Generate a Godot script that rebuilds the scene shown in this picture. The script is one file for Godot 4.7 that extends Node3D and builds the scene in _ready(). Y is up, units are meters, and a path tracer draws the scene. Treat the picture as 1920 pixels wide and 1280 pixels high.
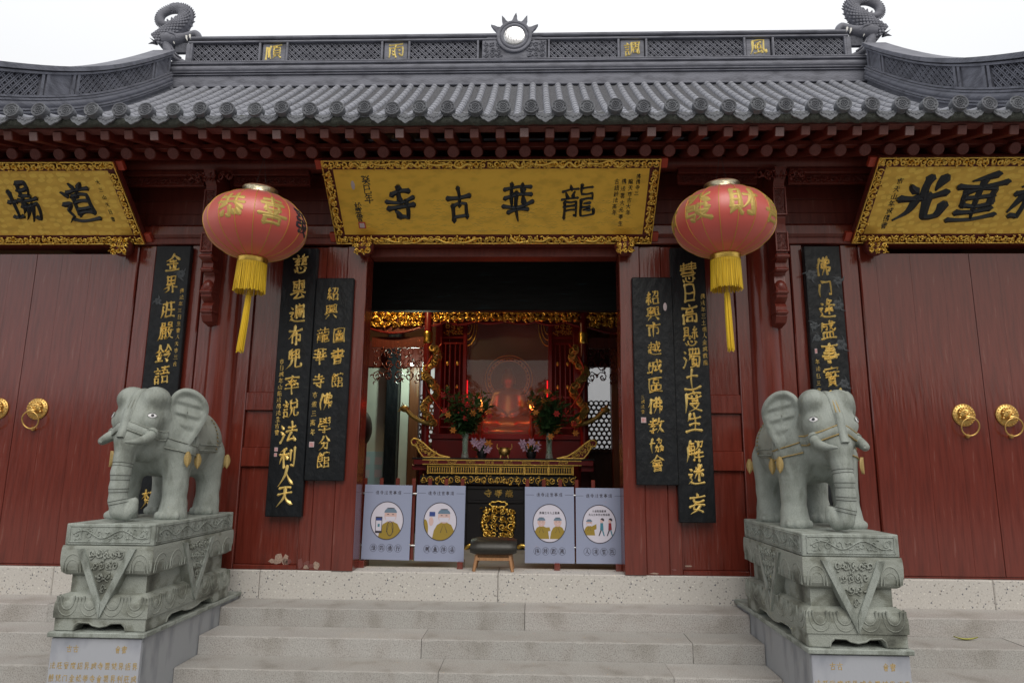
extends Node3D
# A temple front hall under an overcast sky. x right, y up, z towards the viewer; the door plane is z = 0, the hall floor y = 0.

var rng := RandomNumberGenerator.new()
var M := {}
var names := {}
var hall: Node3D


# ------------------------------------------------------------------ mesh builder
class B:
	var v := PackedVector3Array()
	var n := PackedVector3Array()
	var uv := PackedVector2Array()

	func tri(a: Vector3, b: Vector3, c: Vector3) -> void:
		var m := (c - a).cross(b - a).normalized()
		v.append(a); v.append(b); v.append(c)
		n.append(m); n.append(m); n.append(m)
		uv.append(Vector2(a.x, a.y)); uv.append(Vector2(b.x, b.y)); uv.append(Vector2(c.x, c.y))

	# a b c d run clockwise seen from outside
	func quad(a: Vector3, b: Vector3, c: Vector3, d: Vector3) -> void:
		tri(a, b, c)
		tri(a, c, d)

	func quv(a: Vector3, b: Vector3, c: Vector3, d: Vector3) -> void:
		var k := v.size()
		quad(a, b, c, d)
		var t := [Vector2(0, 1), Vector2(0, 0), Vector2(1, 0), Vector2(0, 1), Vector2(1, 0), Vector2(1, 1)]
		for i in 6:
			uv[k + i] = t[i]

	func smooth_tri(a: Vector3, b: Vector3, c: Vector3, na: Vector3, nb: Vector3, nc: Vector3) -> void:
		var g := (c - a).cross(b - a)
		if g.dot(na + nb + nc) < 0.0:
			v.append(a); v.append(c); v.append(b)
			n.append(na); n.append(nc); n.append(nb)
		else:
			v.append(a); v.append(b); v.append(c)
			n.append(na); n.append(nb); n.append(nc)
		for i in 3:
			uv.append(Vector2.ZERO)

	# box by centre and size, with chamfered edges when bevel > 0
	func box(c: Vector3, s: Vector3, bevel := 0.0, t := Transform3D.IDENTITY) -> void:
		var h := s * 0.5
		var e := minf(bevel, minf(h.x, minf(h.y, h.z)) * 0.9)
		if e <= 0.0:
			for ax in 3:
				for sg in [-1.0, 1.0]:
					var p := []
					for q in [[-1, -1], [-1, 1], [1, 1], [1, -1]]:
						var w := Vector3.ZERO
						w[ax] = sg * h[ax]
						w[(ax + 1) % 3] = q[0] * h[(ax + 1) % 3]
						w[(ax + 2) % 3] = q[1] * h[(ax + 2) % 3]
						p.append(t * (c + w))
					if sg > 0:
						quad(p[0], p[1], p[2], p[3])
					else:
						quad(p[3], p[2], p[1], p[0])
			return
		for ax in 3:
			var a1 := (ax + 1) % 3
			var a2 := (ax + 2) % 3
			for sg in [-1.0, 1.0]:
				var p := []
				for q in [[-1, -1], [-1, 1], [1, 1], [1, -1]]:
					var w := Vector3.ZERO
					w[ax] = sg * h[ax]
					w[a1] = q[0] * (h[a1] - e)
					w[a2] = q[1] * (h[a2] - e)
					p.append(t * (c + w))
				if sg > 0:
					quad(p[0], p[1], p[2], p[3])
				else:
					quad(p[3], p[2], p[1], p[0])
			# the edges along ax
			for s1 in [-1.0, 1.0]:
				for s2 in [-1.0, 1.0]:
					var p := []
					for q in [-1.0, 1.0]:
						for k in 2:
							var w := Vector3.ZERO
							w[ax] = q * (h[ax] - e)
							w[a1] = s1 * (h[a1] - (e if k == 1 else 0.0))
							w[a2] = s2 * (h[a2] - (e if k == 0 else 0.0))
							p.append(t * (c + w))
					out4(p[0], p[1], p[3], p[2], t * c)
		for s0 in [-1.0, 1.0]:
			for s1 in [-1.0, 1.0]:
				for s2 in [-1.0, 1.0]:
					var sgn := Vector3(s0, s1, s2)
					var p := []
					for k in 3:
						var w := sgn * (h - Vector3(e, e, e))
						w[k] = sgn[k] * h[k]
						p.append(t * (c + w))
					out3(p[0], p[1], p[2], t * c)

	func out3(a: Vector3, b: Vector3, c: Vector3, mid: Vector3) -> void:
		if (c - a).cross(b - a).dot((a + b + c) / 3.0 - mid) < 0:
			tri(a, c, b)
		else:
			tri(a, b, c)

	func out4(a: Vector3, b: Vector3, c: Vector3, d: Vector3, mid: Vector3) -> void:
		out3(a, b, c, mid)
		out3(a, c, d, mid)

	# box given by two corners
	func span(a: Vector3, b: Vector3, bevel := 0.0) -> void:
		box((a + b) * 0.5, (b - a).abs(), bevel)

	# flat polygon (counter-clockwise in xy) pushed along +z from z0 to z1
	func prism(poly: PackedVector2Array, z0: float, z1: float, t := Transform3D.IDENTITY, bevel := 0.0) -> void:
		if Geometry2D.is_polygon_clockwise(poly):
			poly = poly.duplicate()
			poly.reverse()
		var front := poly
		if bevel > 0.0:
			var o := Geometry2D.offset_polygon(poly, -bevel)
			if o.size() == 1 and o[0].size() == poly.size():
				front = o[0]
				# align the start of the two rings
				var best := 0
				for i in front.size():
					if front[i].distance_squared_to(poly[0]) < front[best].distance_squared_to(poly[0]):
						best = i
				var al := PackedVector2Array()
				for i in front.size():
					al.append(front[(best + i) % front.size()])
				front = al
				if Geometry2D.is_polygon_clockwise(front):
					bevel = 0.0
					front = poly
			else:
				bevel = 0.0
		var k := poly.size()
		for i in k:
			var a := poly[i]
			var b := poly[(i + 1) % k]
			quad(t * Vector3(a.x, a.y, z0), t * Vector3(a.x, a.y, z1 - bevel), t * Vector3(b.x, b.y, z1 - bevel), t * Vector3(b.x, b.y, z0))
			if bevel > 0.0:
				var fa := front[i]
				var fb := front[(i + 1) % k]
				quad(t * Vector3(a.x, a.y, z1 - bevel), t * Vector3(fa.x, fa.y, z1), t * Vector3(fb.x, fb.y, z1), t * Vector3(b.x, b.y, z1 - bevel))
		var ids := Geometry2D.triangulate_polygon(front)
		for i in range(0, ids.size(), 3):
			flat3(front[ids[i]], front[ids[i + 1]], front[ids[i + 2]], z1, 1.0, t)
		var idb := Geometry2D.triangulate_polygon(poly)
		for i in range(0, idb.size(), 3):
			flat3(poly[idb[i]], poly[idb[i + 1]], poly[idb[i + 2]], z0, -1.0, t)

	func flat3(a: Vector2, b: Vector2, c: Vector2, z: float, side: float, t: Transform3D) -> void:
		var area := (b - a).cross(c - a)
		var pa := t * Vector3(a.x, a.y, z)
		var pb := t * Vector3(b.x, b.y, z)
		var pc := t * Vector3(c.x, c.y, z)
		if area * side > 0:
			tri(pa, pc, pb)
		else:
			tri(pa, pb, pc)

	# turned shape: profile of (radius, height) from bottom to top, around y
	func lathe(p: PackedVector2Array, seg: int, t := Transform3D.IDENTITY, cap := true, round_off := true) -> void:
		var nr := []
		for i in p.size():
			var d := p[mini(i + 1, p.size() - 1)] - p[maxi(i - 1, 0)]
			nr.append(Vector2(d.y, -d.x).normalized())
		for i in p.size() - 1:
			var d := p[i + 1] - p[i]
			var fl := Vector2(d.y, -d.x).normalized()
			var n0: Vector2 = nr[i] if round_off and fl.dot(nr[i]) > 0.75 else fl
			var n1: Vector2 = nr[i + 1] if round_off and fl.dot(nr[i + 1]) > 0.75 else fl
			for j in seg:
				var a0 := TAU * j / seg
				var a1 := TAU * (j + 1) / seg
				var c0 := Vector3(cos(a0), 0, sin(a0))
				var c1 := Vector3(cos(a1), 0, sin(a1))
				var A := t * (c0 * p[i].x + Vector3(0, p[i].y, 0))
				var Bq := t * (c1 * p[i].x + Vector3(0, p[i].y, 0))
				var C := t * (c1 * p[i + 1].x + Vector3(0, p[i + 1].y, 0))
				var D := t * (c0 * p[i + 1].x + Vector3(0, p[i + 1].y, 0))
				var nA := t.basis * (c0 * n0.x + Vector3(0, n0.y, 0))
				var nB := t.basis * (c1 * n0.x + Vector3(0, n0.y, 0))
				var nC := t.basis * (c1 * n1.x + Vector3(0, n1.y, 0))
				var nD := t.basis * (c0 * n1.x + Vector3(0, n1.y, 0))
				if p[i].x > 0.0001:
					smooth_tri(A, Bq, C, nA.normalized(), nB.normalized(), nC.normalized())
				if p[i + 1].x > 0.0001:
					smooth_tri(A, C, D, nA.normalized(), nC.normalized(), nD.normalized())
		if cap:
			for e in [0, p.size() - 1]:
				if p[e].x > 0.001:
					var up := t.basis * Vector3(0, -1.0 if e == 0 else 1.0, 0)
					for j in seg:
						var a0 := TAU * j / seg
						var a1 := TAU * (j + 1) / seg
						smooth_tri(t * Vector3(0, p[e].y, 0), t * Vector3(cos(a0) * p[e].x, p[e].y, sin(a0) * p[e].x), t * Vector3(cos(a1) * p[e].x, p[e].y, sin(a1) * p[e].x), up, up, up)

	# a round tube along points, one radius for each point; sx squashes it sideways
	func tube(pts: PackedVector3Array, rad: PackedFloat32Array, seg := 8, caps := true, flat := 1.0, up_hint := Vector3.ZERO) -> void:
		var k := pts.size()
		var rings := []
		var norms := []
		var side := Vector3.ZERO
		for i in k:
			var d := (pts[mini(i + 1, k - 1)] - pts[maxi(i - 1, 0)]).normalized()
			if up_hint != Vector3.ZERO:
				side = d.cross(up_hint).normalized()
			elif i == 0 or side == Vector3.ZERO:
				var up := Vector3.UP if absf(d.y) < 0.9 else Vector3.RIGHT
				side = d.cross(up).normalized()
			else:
				side = (side - d * d.dot(side)).normalized()
			var w := side.cross(d).normalized()
			var ring := PackedVector3Array()
			var nn := PackedVector3Array()
			for j in seg:
				var a := TAU * j / seg
				var dir := side * cos(a) + w * sin(a) * flat
				ring.append(pts[i] + dir * rad[i])
				nn.append((side * cos(a) * flat + w * sin(a)).normalized())
			rings.append(ring)
			norms.append(nn)
		for i in k - 1:
			for j in seg:
				var q := (j + 1) % seg
				smooth_tri(rings[i][j], rings[i][q], rings[i + 1][q], norms[i][j], norms[i][q], norms[i + 1][q])
				smooth_tri(rings[i][j], rings[i + 1][q], rings[i + 1][j], norms[i][j], norms[i + 1][q], norms[i + 1][j])
		if caps:
			for e in [0, k - 1]:
				if rad[e] > 0.0005:
					var d := (pts[1] - pts[0]) if e == 0 else (pts[k - 2] - pts[k - 1])
					var nn := -d.normalized()
					for j in seg:
						smooth_tri(pts[e], rings[e][j], rings[e][(j + 1) % seg], nn, nn, nn)

	func ball(c: Vector3, r: Vector3, seg := 10, rows := 6) -> void:
		for i in rows:
			var p0 := PI * i / rows - PI / 2
			var p1 := PI * (i + 1) / rows - PI / 2
			for j in seg:
				var a0 := TAU * j / seg
				var a1 := TAU * (j + 1) / seg
				var d := [Vector3(cos(p0) * cos(a0), sin(p0), cos(p0) * sin(a0)), Vector3(cos(p0) * cos(a1), sin(p0), cos(p0) * sin(a1)), Vector3(cos(p1) * cos(a1), sin(p1), cos(p1) * sin(a1)), Vector3(cos(p1) * cos(a0), sin(p1), cos(p1) * sin(a0))]
				var q := []
				for k in 4:
					q.append((d[k] / r).normalized())
				if i > 0:
					smooth_tri(c + d[0] * r, c + d[1] * r, c + d[2] * r, q[0], q[1], q[2])
				if i < rows - 1:
					smooth_tri(c + d[0] * r, c + d[2] * r, c + d[3] * r, q[0], q[2], q[3])

	# a sheet given by rows of points, smooth; both sides are drawn
	func sheet(rows: Array, closed := false) -> void:
		var h := rows.size()
		var w: int = rows[0].size()
		var nm := []
		for i in h:
			var r := PackedVector3Array()
			for j in w:
				var a: Vector3 = rows[mini(i + 1, h - 1)][j] - rows[maxi(i - 1, 0)][j]
				var b: Vector3
				if closed:
					b = rows[i][(j + 1) % w] - rows[i][(j - 1 + w) % w]
				else:
					b = rows[i][mini(j + 1, w - 1)] - rows[i][maxi(j - 1, 0)]
				r.append(b.cross(a).normalized())
			nm.append(r)
		for i in h - 1:
			for j in (w if closed else w - 1):
				var q := (j + 1) % w
				smooth_tri(rows[i][j], rows[i][q], rows[i + 1][q], nm[i][j], nm[i][q], nm[i + 1][q])
				smooth_tri(rows[i][j], rows[i + 1][q], rows[i + 1][j], nm[i][j], nm[i + 1][q], nm[i + 1][j])

	func mesh() -> ArrayMesh:
		var arr := []
		arr.resize(Mesh.ARRAY_MAX)
		arr[Mesh.ARRAY_VERTEX] = v
		arr[Mesh.ARRAY_NORMAL] = n
		arr[Mesh.ARRAY_TEX_UV] = uv
		var m := ArrayMesh.new()
		m.add_surface_from_arrays(Mesh.PRIMITIVE_TRIANGLES, arr)
		return m


# ------------------------------------------------------------------ nodes
func numbered(called: String) -> String:
	names[called] = names.get(called, 0) + 1
	return called if names[called] == 1 else "%s_%03d" % [called, names[called] - 1]


func thing(called: String, label: String, category: String, at := Vector3.ZERO, group := "") -> Node3D:
	var o := Node3D.new()
	o.name = numbered(called)
	add_child(o, true)
	o.position = at
	o.set_meta("label", label)
	o.set_meta("category", category)
	if group != "":
		o.set_meta("group", group)
	return o


func obj(called: String, b: B, mat: Material, parent: Node = null, at := Vector3.ZERO, label := "") -> MeshInstance3D:
	return put(called, b.mesh(), mat, parent, at, label)


func put(called: String, mesh: Mesh, mat: Material, parent: Node = null, at := Vector3.ZERO, label := "") -> MeshInstance3D:
	var o := MeshInstance3D.new()
	o.mesh = mesh
	o.material_override = mat
	o.name = called if parent != null else numbered(called)
	if parent == null:
		parent = self
	parent.add_child(o, true)
	o.position = at
	if label != "":
		o.set_meta("label", label)
	return o


func struct(called: String, b: B, mat: Material) -> MeshInstance3D:
	var o := obj(called, b, mat)
	o.set_meta("kind", "structure")
	return o


func part(called: String, parent: Node, at := Vector3.ZERO) -> Node3D:
	var o := Node3D.new()
	o.name = called
	parent.add_child(o, true)
	o.position = at
	return o


func spline(p: PackedVector2Array, steps: int) -> PackedVector2Array:
	if p.size() < 3:
		return p
	var o := PackedVector2Array()
	for i in p.size() - 1:
		var a := p[maxi(i - 1, 0)]
		var d := p[mini(i + 2, p.size() - 1)]
		for k in steps:
			o.append(p[i].cubic_interpolate(p[i + 1], a, d, float(k) / steps))
	o.append(p[p.size() - 1])
	return o


func spline3(p: PackedVector3Array, steps: int) -> PackedVector3Array:
	var o := PackedVector3Array()
	for i in p.size() - 1:
		var a := p[maxi(i - 1, 0)]
		var d := p[mini(i + 2, p.size() - 1)]
		for k in steps:
			o.append(p[i].cubic_interpolate(p[i + 1], a, d, float(k) / steps))
	o.append(p[p.size() - 1])
	return o


func lerps(f: PackedFloat32Array, count: int) -> PackedFloat32Array:
	var o := PackedFloat32Array()
	for i in count:
		var t := float(i) / maxi(count - 1, 1) * (f.size() - 1)
		var k := mini(int(t), f.size() - 2)
		o.append(lerpf(f[k], f[k + 1], t - k))
	return o


func same(r: float, k: int) -> PackedFloat32Array:
	var o := PackedFloat32Array()
	o.resize(k)
	o.fill(r)
	return o


# ------------------------------------------------------------------ materials
func lin(r: float, g: float, b: float) -> Color:
	return Color(r, g, b).linear_to_srgb()


func ramp(offs: Array, cols: Array) -> Gradient:
	var g := Gradient.new()
	g.offsets = PackedFloat32Array(offs)
	g.colors = PackedColorArray(cols)
	return g


func noise_tex(size: int, freq: float, g: Gradient, seed_: int, octaves := 4, kind := FastNoiseLite.TYPE_SIMPLEX_SMOOTH) -> NoiseTexture2D:
	var f := FastNoiseLite.new()
	f.noise_type = kind
	f.seed = seed_
	f.frequency = freq
	f.fractal_octaves = octaves
	var t := NoiseTexture2D.new()
	t.width = size
	t.height = size
	t.seamless = true
	t.noise = f
	t.color_ramp = g
	return t


func mat(col: Color, rough: float, metal := 0.0) -> StandardMaterial3D:
	var m := StandardMaterial3D.new()
	m.albedo_color = col
	m.roughness = rough
	m.metallic = metal
	return m


# colour noise and relief laid on in three planes; scale is repeats per metre
func textured(col: Color, rough: float, tex: Texture2D, scale: Vector3, bump: Texture2D = null, depth := 0.0, metal := 0.0) -> StandardMaterial3D:
	var m := mat(col, rough, metal)
	m.albedo_texture = tex
	m.uv1_triplanar = true
	m.uv1_world_triplanar = true
	m.uv1_scale = scale
	if bump != null:
		m.heightmap_enabled = true
		m.heightmap_texture = bump
		m.heightmap_scale = depth
	return m


# ------------------------------------------------------------------ brush lettering
# Strokes on a 100 x 100 field, y down: points of a stroke, strokes parted by "/". A piece "name:x y w h" places another sign in a box.
const SIGNS := {
	"口": "15 15 15 90/15 15 85 15 85 90/15 82 85 82",
	"日": "22 5 22 95/22 5 80 5 80 95/22 48 80 48/22 90 80 90",
	"目": "20 3 20 97/20 3 80 3 80 97/20 34 80 34/20 64 80 64/20 94 80 94",
	"土": "20 38 80 38/50 5 50 92/5 92 95 92",
	"木": "5 30 95 30/50 2 50 98/50 30 30 60 5 80/50 30 70 60 97 80",
	"人": "52 5 42 50 5 95/50 38 70 72 97 93",
	"亻": "75 3 55 30 5 55/50 35 50 98",
	"氵": "20 10 60 22/5 38 50 50/15 95 35 82 70 55",
	"言": "45 2 60 12/5 22 95 22/22 38 80 38/22 53 80 53/22 68 22 97/22 68 80 68 80 97/22 93 80 93",
	"金": "50 2 35 25 3 42/50 2 70 25 97 40/30 42 72 42/15 60 85 60/50 42 50 92/28 68 36 82/74 66 64 82/5 94 95 94",
	"宀": "48 2 54 20/10 25 5 55/10 28 92 28 82 52",
	"艹": "5 50 95 50/32 10 32 90/68 10 68 90",
	"心": "10 45 20 75/30 30 35 80 55 92 78 88 82 65/48 20 58 42/75 25 92 50",
	"辶": "12 8 26 20/4 40 26 40 14 60 24 74 6 90/16 82 45 93 98 95",
	"糸": "55 2 25 25 55 30/75 18 15 50 82 48/50 52 50 98/25 65 10 88/75 62 92 85",
	"貝": "20 2 20 75/20 2 80 2 80 75/20 26 80 26/20 50 80 50/20 74 80 74/38 78 10 98/62 78 90 98",
	"門": "22 4 36 16/14 26 14 96/40 14 88 14 88 92 74 84",
	"雨": "8 8 92 8/12 30 12 96/12 30 90 30 90 92 78 86/50 8 50 95/25 45 36 54/25 68 36 77/64 45 76 54/64 68 76 77",
	"力": "10 30 88 30 78 90 60 85/48 5 40 60 8 95",
	"攵": "40 2 30 25 5 50/30 25 95 25/75 25 50 70 5 97/30 38 60 75 97 95",
	"頁": "5 5 95 5/45 5 38 20/20 20 20 75/20 20 80 20 80 75/20 38 80 38/20 56 80 56/20 74 80 74/38 78 10 98/62 78 92 98",
	"川": "15 10 12 60 2 95/50 12 50 85/88 5 88 98",
	"周": "15 8 12 60 2 97/15 8 88 8 88 92 76 88/30 25 72 25/50 12 50 42/25 42 76 42/32 56 32 85/32 56 70 56 70 82/32 80 70 80",
	"山": "50 5 50 85/12 35 12 88 88 88/88 35 88 90",
	"大": "5 35 95 35/50 5 46 50 5 97/50 36 70 72 97 95",
	"三": "15 15 85 15/22 50 78 50/5 90 95 90",
	"順": "川:0 5 34 92|頁:38 2 62 96",
	"調": "言:0 5 36 92|周:38 4 62 94",
	"風": "18 6 15 60 2 95/18 6 82 6 84 70 98 92 98 75/65 18 35 26/32 38 32 62/32 38 68 38 68 60/32 60 68 60/50 25 50 85/25 88 72 82/65 70 76 92",
	"龍": "25 2 28 12/5 16 48 16/15 22 20 35/40 20 34 35/2 38 50 38/10 48 8 96/10 48 44 48 44 95 36 90/10 62 44 62/10 76 44 76/58 3 58 30/58 14 90 14/58 30 92 30 92 48/58 48 92 48/58 48 58 88 65 95 95 95 97 80/64 60 86 60/64 70 86 70/64 80 86 80",
	"華": "艹:5 0 90 26|8 34 92 34/3 56 97 56/30 34 30 56/70 34 70 56/18 72 82 72/50 24 50 100",
	"古": "5 28 95 28/50 2 50 52/25 52 25 95/25 52 78 52 78 95/25 90 78 90",
	"寺": "22 18 78 18/50 2 50 36/5 37 95 37/10 58 92 58/68 42 68 95 52 86/30 68 42 82",
	"道": "辶:0 10 100 90|45 3 52 14/80 2 70 14/32 20 97 20/62 20 56 32/42 34 42 78/42 34 85 34 85 78/42 48 85 48/42 62 85 62/42 76 85 76",
	"場": "土:0 15 32 70|日:42 0 45 36|34 42 98 42/50 46 35 72/42 56 90 56 82 95 70 90/58 58 40 88/74 58 55 96",
	"光": "50 2 50 42/20 12 32 32/82 8 68 32/5 44 95 44/38 46 32 75 5 97/62 46 62 85 70 94 92 92 96 72",
	"重": "72 2 25 12/5 22 95 22/22 34 22 66/22 34 78 34 78 66/22 50 78 50/22 65 78 65/50 10 50 95/15 80 85 80/3 96 97 96",
	"剎": "50 3 12 18/4 30 58 30/30 12 30 92 14 84/30 34 5 72/32 36 56 64/70 18 70 68/92 2 92 95 80 88",
	"癸": "5 10 40 10 25 35 5 48/15 22 28 34/55 5 60 25 95 45/88 8 62 28/25 48 75 48/8 62 92 62/50 48 48 70 5 98/52 66 95 97",
	"巳": "20 10 80 10 80 50/20 50 80 50/20 10 20 85 30 94 90 94 92 75",
	"年": "30 2 22 22 5 38/25 20 88 20/28 45 82 45/28 45 28 70/3 70 97 70/55 20 55 100",
	"松": "木:0 2 46 96|66 8 60 32 46 50/80 6 86 30 99 46/66 52 50 88 90 84/80 70 94 96",
	"書": "15 12 82 12 82 40/3 26 97 26/15 40 82 40/8 54 92 54/50 2 50 60/27 66 27 98/27 66 75 66 75 98/27 82 75 82/27 95 75 95",
	"界": "22 3 22 48/22 3 78 3 78 48/22 25 78 25/22 47 78 47/50 3 50 47/48 48 30 65 3 75/52 48 70 65 98 74/35 70 32 85 15 98/66 68 66 98",
	"莊": "艹:5 0 90 26|12 34 12 60/12 60 35 60/35 30 35 98/12 60 5 96/48 52 95 52/70 32 70 92/42 93 98 93",
	"嚴": "口:12 0 30 22|口:58 0 30 22|8 28 92 28/12 28 10 70 2 98/20 38 50 38/20 50 50 50/24 38 24 90/46 38 46 96/15 92 55 84/24 64 46 64/70 30 58 56/60 48 97 48/86 48 75 78 52 98/64 58 80 84 98 96",
	"鈴": "金:0 5 45 90|72 5 62 28 46 45/72 8 86 28 99 42/62 42 82 42/54 56 90 56 74 78/62 76 78 96",
	"語": "言:0 5 38 92|48 8 96 8/66 8 60 45/52 26 88 26 86 45/42 46 99 46/55 60 55 96/55 60 90 60 90 96/55 92 90 92",
	"梵": "木:0 0 48 56|木:52 0 48 56|30 58 28 75 5 98/30 58 68 58 70 88 80 96 96 94 97 80/42 70 52 80",
	"佛": "亻:0 2 30 96|35 18 88 18 88 36 40 36 38 58 92 58 88 82 76 78/55 2 54 60 36 98/74 2 74 98",
	"逢": "辶:0 10 100 90|60 2 45 25/55 12 82 12 40 40/52 20 70 30 98 40/45 48 85 48/45 58 85 58/40 68 90 68/65 42 65 80",
	"盛": "12 12 92 12/15 12 12 40 3 55/20 28 45 28 42 48 34 46/60 2 66 35 90 55 97 45/84 18 60 50/75 2 82 8/20 62 20 92/20 62 80 62 80 92/40 62 40 92/60 62 60 92/3 94 97 94",
	"事": "5 12 95 12/28 22 28 36/28 22 72 22 72 36/28 36 72 36/15 46 82 46 82 70/3 58 97 58/15 70 82 70/50 2 50 95 35 88",
	"寶": "宀:0 0 100 40|15 30 45 30/15 40 45 40/12 52 48 52/30 30 30 52/70 26 55 34/55 34 92 34/72 34 72 52/58 52 90 52|貝:20 54 60 46",
	"慈": "28 2 36 14/72 2 62 14/5 17 95 17/40 20 20 38 42 42/44 32 18 56 45 54/82 20 60 38 84 42/86 32 60 56 88 54|心:5 58 90 42",
	"雲": "雨:8 0 84 46|22 54 78 54/5 66 95 66/50 66 20 92 78 88/70 76 88 96",
	"遍": "辶:0 10 100 90|58 2 64 10/42 14 90 14/42 14 42 40 36 76/90 14 90 30 42 30/50 40 50 78/50 40 92 40 92 78/50 56 92 56/64 40 64 76/78 40 78 76",
	"布": "8 22 92 22/48 2 38 35 8 62/30 48 30 86/30 48 80 48 80 82 70 78/55 34 55 100",
	"兜": "40 2 22 12/22 12 22 48/22 30 36 30/60 6 80 6 80 48/64 28 80 28/36 14 36 48/36 14 62 14 62 48/36 30 62 30/22 48 80 48/40 52 34 76 6 97/60 52 60 86 70 95 94 92 96 78",
	"率": "46 2 54 10/6 16 94 16/50 18 36 32 54 34/60 28 36 52 64 50/60 44 68 54/22 28 32 38/12 52 32 44/80 28 68 38/70 44 90 54/5 68 95 68/50 56 50 100",
	"說": "言:0 5 38 92|58 4 50 18/80 2 90 18/50 24 50 48/50 24 90 24 90 48/50 48 90 48/60 50 56 75 40 97/76 50 76 86 84 94 98 92 99 76",
	"法": "氵:0 5 30 92|45 22 90 22/66 2 66 46/36 46 98 46/62 48 42 86 86 82/76 66 94 95",
	"利": "42 3 10 14/3 30 58 30/30 10 30 98/30 32 5 75/32 34 55 62/70 18 70 68/92 2 92 95 78 88",
	"天": "18 12 82 12/8 40 92 40/50 12 46 55 6 97/50 42 68 75 97 95",
	"紹": "糸:0 5 42 92|50 10 90 10 86 46 76 42/68 10 64 32 48 50/54 58 54 96/54 58 92 58 92 96/54 92 92 92",
	"興": "30 5 12 12/12 12 12 58/12 28 26 28/12 44 26 44/72 8 88 8 88 58/74 26 88 26/74 42 88 42/36 8 36 58/36 8 66 8 66 58/44 20 58 20/44 30 44 48/44 30 58 30 58 48/44 46 58 46/3 62 97 62/34 70 10 98/66 70 92 98",
	"圖": "8 4 8 98/8 4 92 4 92 98/8 94 92 94/38 14 38 28/38 14 62 14 62 28/38 28 62 28/20 38 80 38/50 28 50 46/24 46 24 84/24 46 76 46 76 84/24 82 76 82/38 56 38 74/38 56 62 56 62 74/38 72 62 72",
	"館": "22 2 4 24/22 2 42 22/20 14 28 20/10 28 10 95 30 88/10 28 38 28 38 56/10 42 38 42/10 56 38 56/24 62 44 92|宀:44 0 56 36|56 36 56 98/56 38 88 38 88 58/56 58 88 58/56 72 90 72 90 96/56 96 90 96",
	"學": "12 5 12 38/12 8 28 6/12 22 26 22/88 5 88 38/72 6 88 6/74 22 88 22/36 4 62 20/62 4 38 20/36 22 64 38/62 22 38 38/5 55 8 42 92 42 88 56/28 56 72 56 52 70/52 68 52 96 38 90/8 76 94 76",
	"分": "40 4 30 28 4 50/60 4 75 28 97 46/25 50 76 50 70 92 56 86/46 50 40 74 10 98",
	"市": "46 0 54 12/5 20 95 20/20 38 20 84/20 38 80 38 80 80 70 76/50 20 50 100",
	"越": "12 18 46 18/28 2 28 36/4 36 50 36/28 36 28 80/28 56 48 56/14 52 4 84/10 74 40 90 98 95/54 22 94 22/58 22 54 70 66 62/72 2 78 48 92 76 98 64/92 36 66 76/84 4 92 12",
	"城": "土:0 12 30 76|36 20 98 20/40 20 38 62 28 97/42 42 60 42 58 72 50 68/68 2 74 50 92 92 98 76/92 36 66 78/82 4 92 12",
	"區": "8 6 95 6/12 6 12 94/12 94 98 94/40 14 40 36/40 14 74 14 74 36/40 36 74 36/24 48 24 80/24 48 48 48 48 80/24 78 48 78/62 48 62 80/62 48 88 48 88 80/62 78 88 78",
	"教": "8 18 48 18/28 2 28 36/2 36 54 36/50 8 4 58/14 50 44 50 28 64/28 62 28 96 16 90/4 76 52 70|攵:50 2 50 96",
	"協": "2 34 32 34/17 4 17 98|力:48 0 40 44|力:34 48 32 50|力:68 48 32 50",
	"會": "50 2 36 22 3 40/50 2 70 22 97 38/34 36 66 36/22 44 22 66/22 44 78 44 78 66/22 66 78 66/50 44 50 66/36 50 40 60/64 50 60 60/30 72 30 99/30 72 70 72 70 99/30 85 70 85/30 97 70 97",
	"慧": "6 8 46 8/6 20 46 20/3 32 48 32/26 2 26 46/54 8 94 8/54 20 94 20/52 32 97 32/74 2 74 44/15 44 82 44 82 64/8 54 90 54/15 64 82 64|心:8 64 86 36",
	"高": "46 0 54 10/5 16 95 16/32 26 32 42/32 26 68 26 68 42/32 42 68 42/12 52 12 98/12 52 88 52 88 94 76 90/34 66 34 86/34 66 66 66 66 86/34 84 66 84",
	"懸": "目:2 0 44 42|4 46 50 46/14 50 6 62/40 50 46 62|糸:52 0 46 64|心:5 64 90 36",
	"濁": "氵:0 5 28 92|40 8 40 34/40 8 94 8 94 34/58 8 58 34/76 8 76 34/40 34 94 34/50 38 34 60/42 46 94 46 88 95 76 90/52 58 52 80/52 58 78 58 78 80/52 80 78 80/65 46 65 92/44 94 78 88",
	"度": "50 0 56 10/12 14 94 14/14 14 12 60 2 98/24 30 94 30/44 22 44 50/72 22 72 50/44 50 72 50/30 62 84 62 60 84 22 99/38 64 60 84 97 98",
	"生": "30 5 10 40/22 26 88 26/22 58 82 58/52 2 52 94/3 94 97 94",
	"解": "26 2 6 30/20 14 44 14 38 28/12 30 10 72 2 98/12 30 46 30 46 96 38 92/28 30 28 70/12 48 46 48/12 66 46 66/54 8 94 8 90 38 82 34/72 8 66 30 52 46/64 50 56 66/58 62 94 62/50 80 98 80/76 48 76 100",
	"迷": "辶:0 10 100 90|48 10 58 26/84 6 74 26/38 34 98 34/68 2 68 80/66 36 42 68/70 36 96 66",
	"妄": "48 0 54 12/5 20 95 20/30 24 30 44 90 44/5 64 95 64/46 48 28 76 60 84 82 98/70 64 50 88 12 99",
	"恭": "10 18 90 18/34 4 34 40/66 4 66 40/3 40 97 40/34 44 8 68/66 44 94 66/50 58 50 92 40 88/30 70 22 86/62 68 68 80/76 64 86 80",
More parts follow.
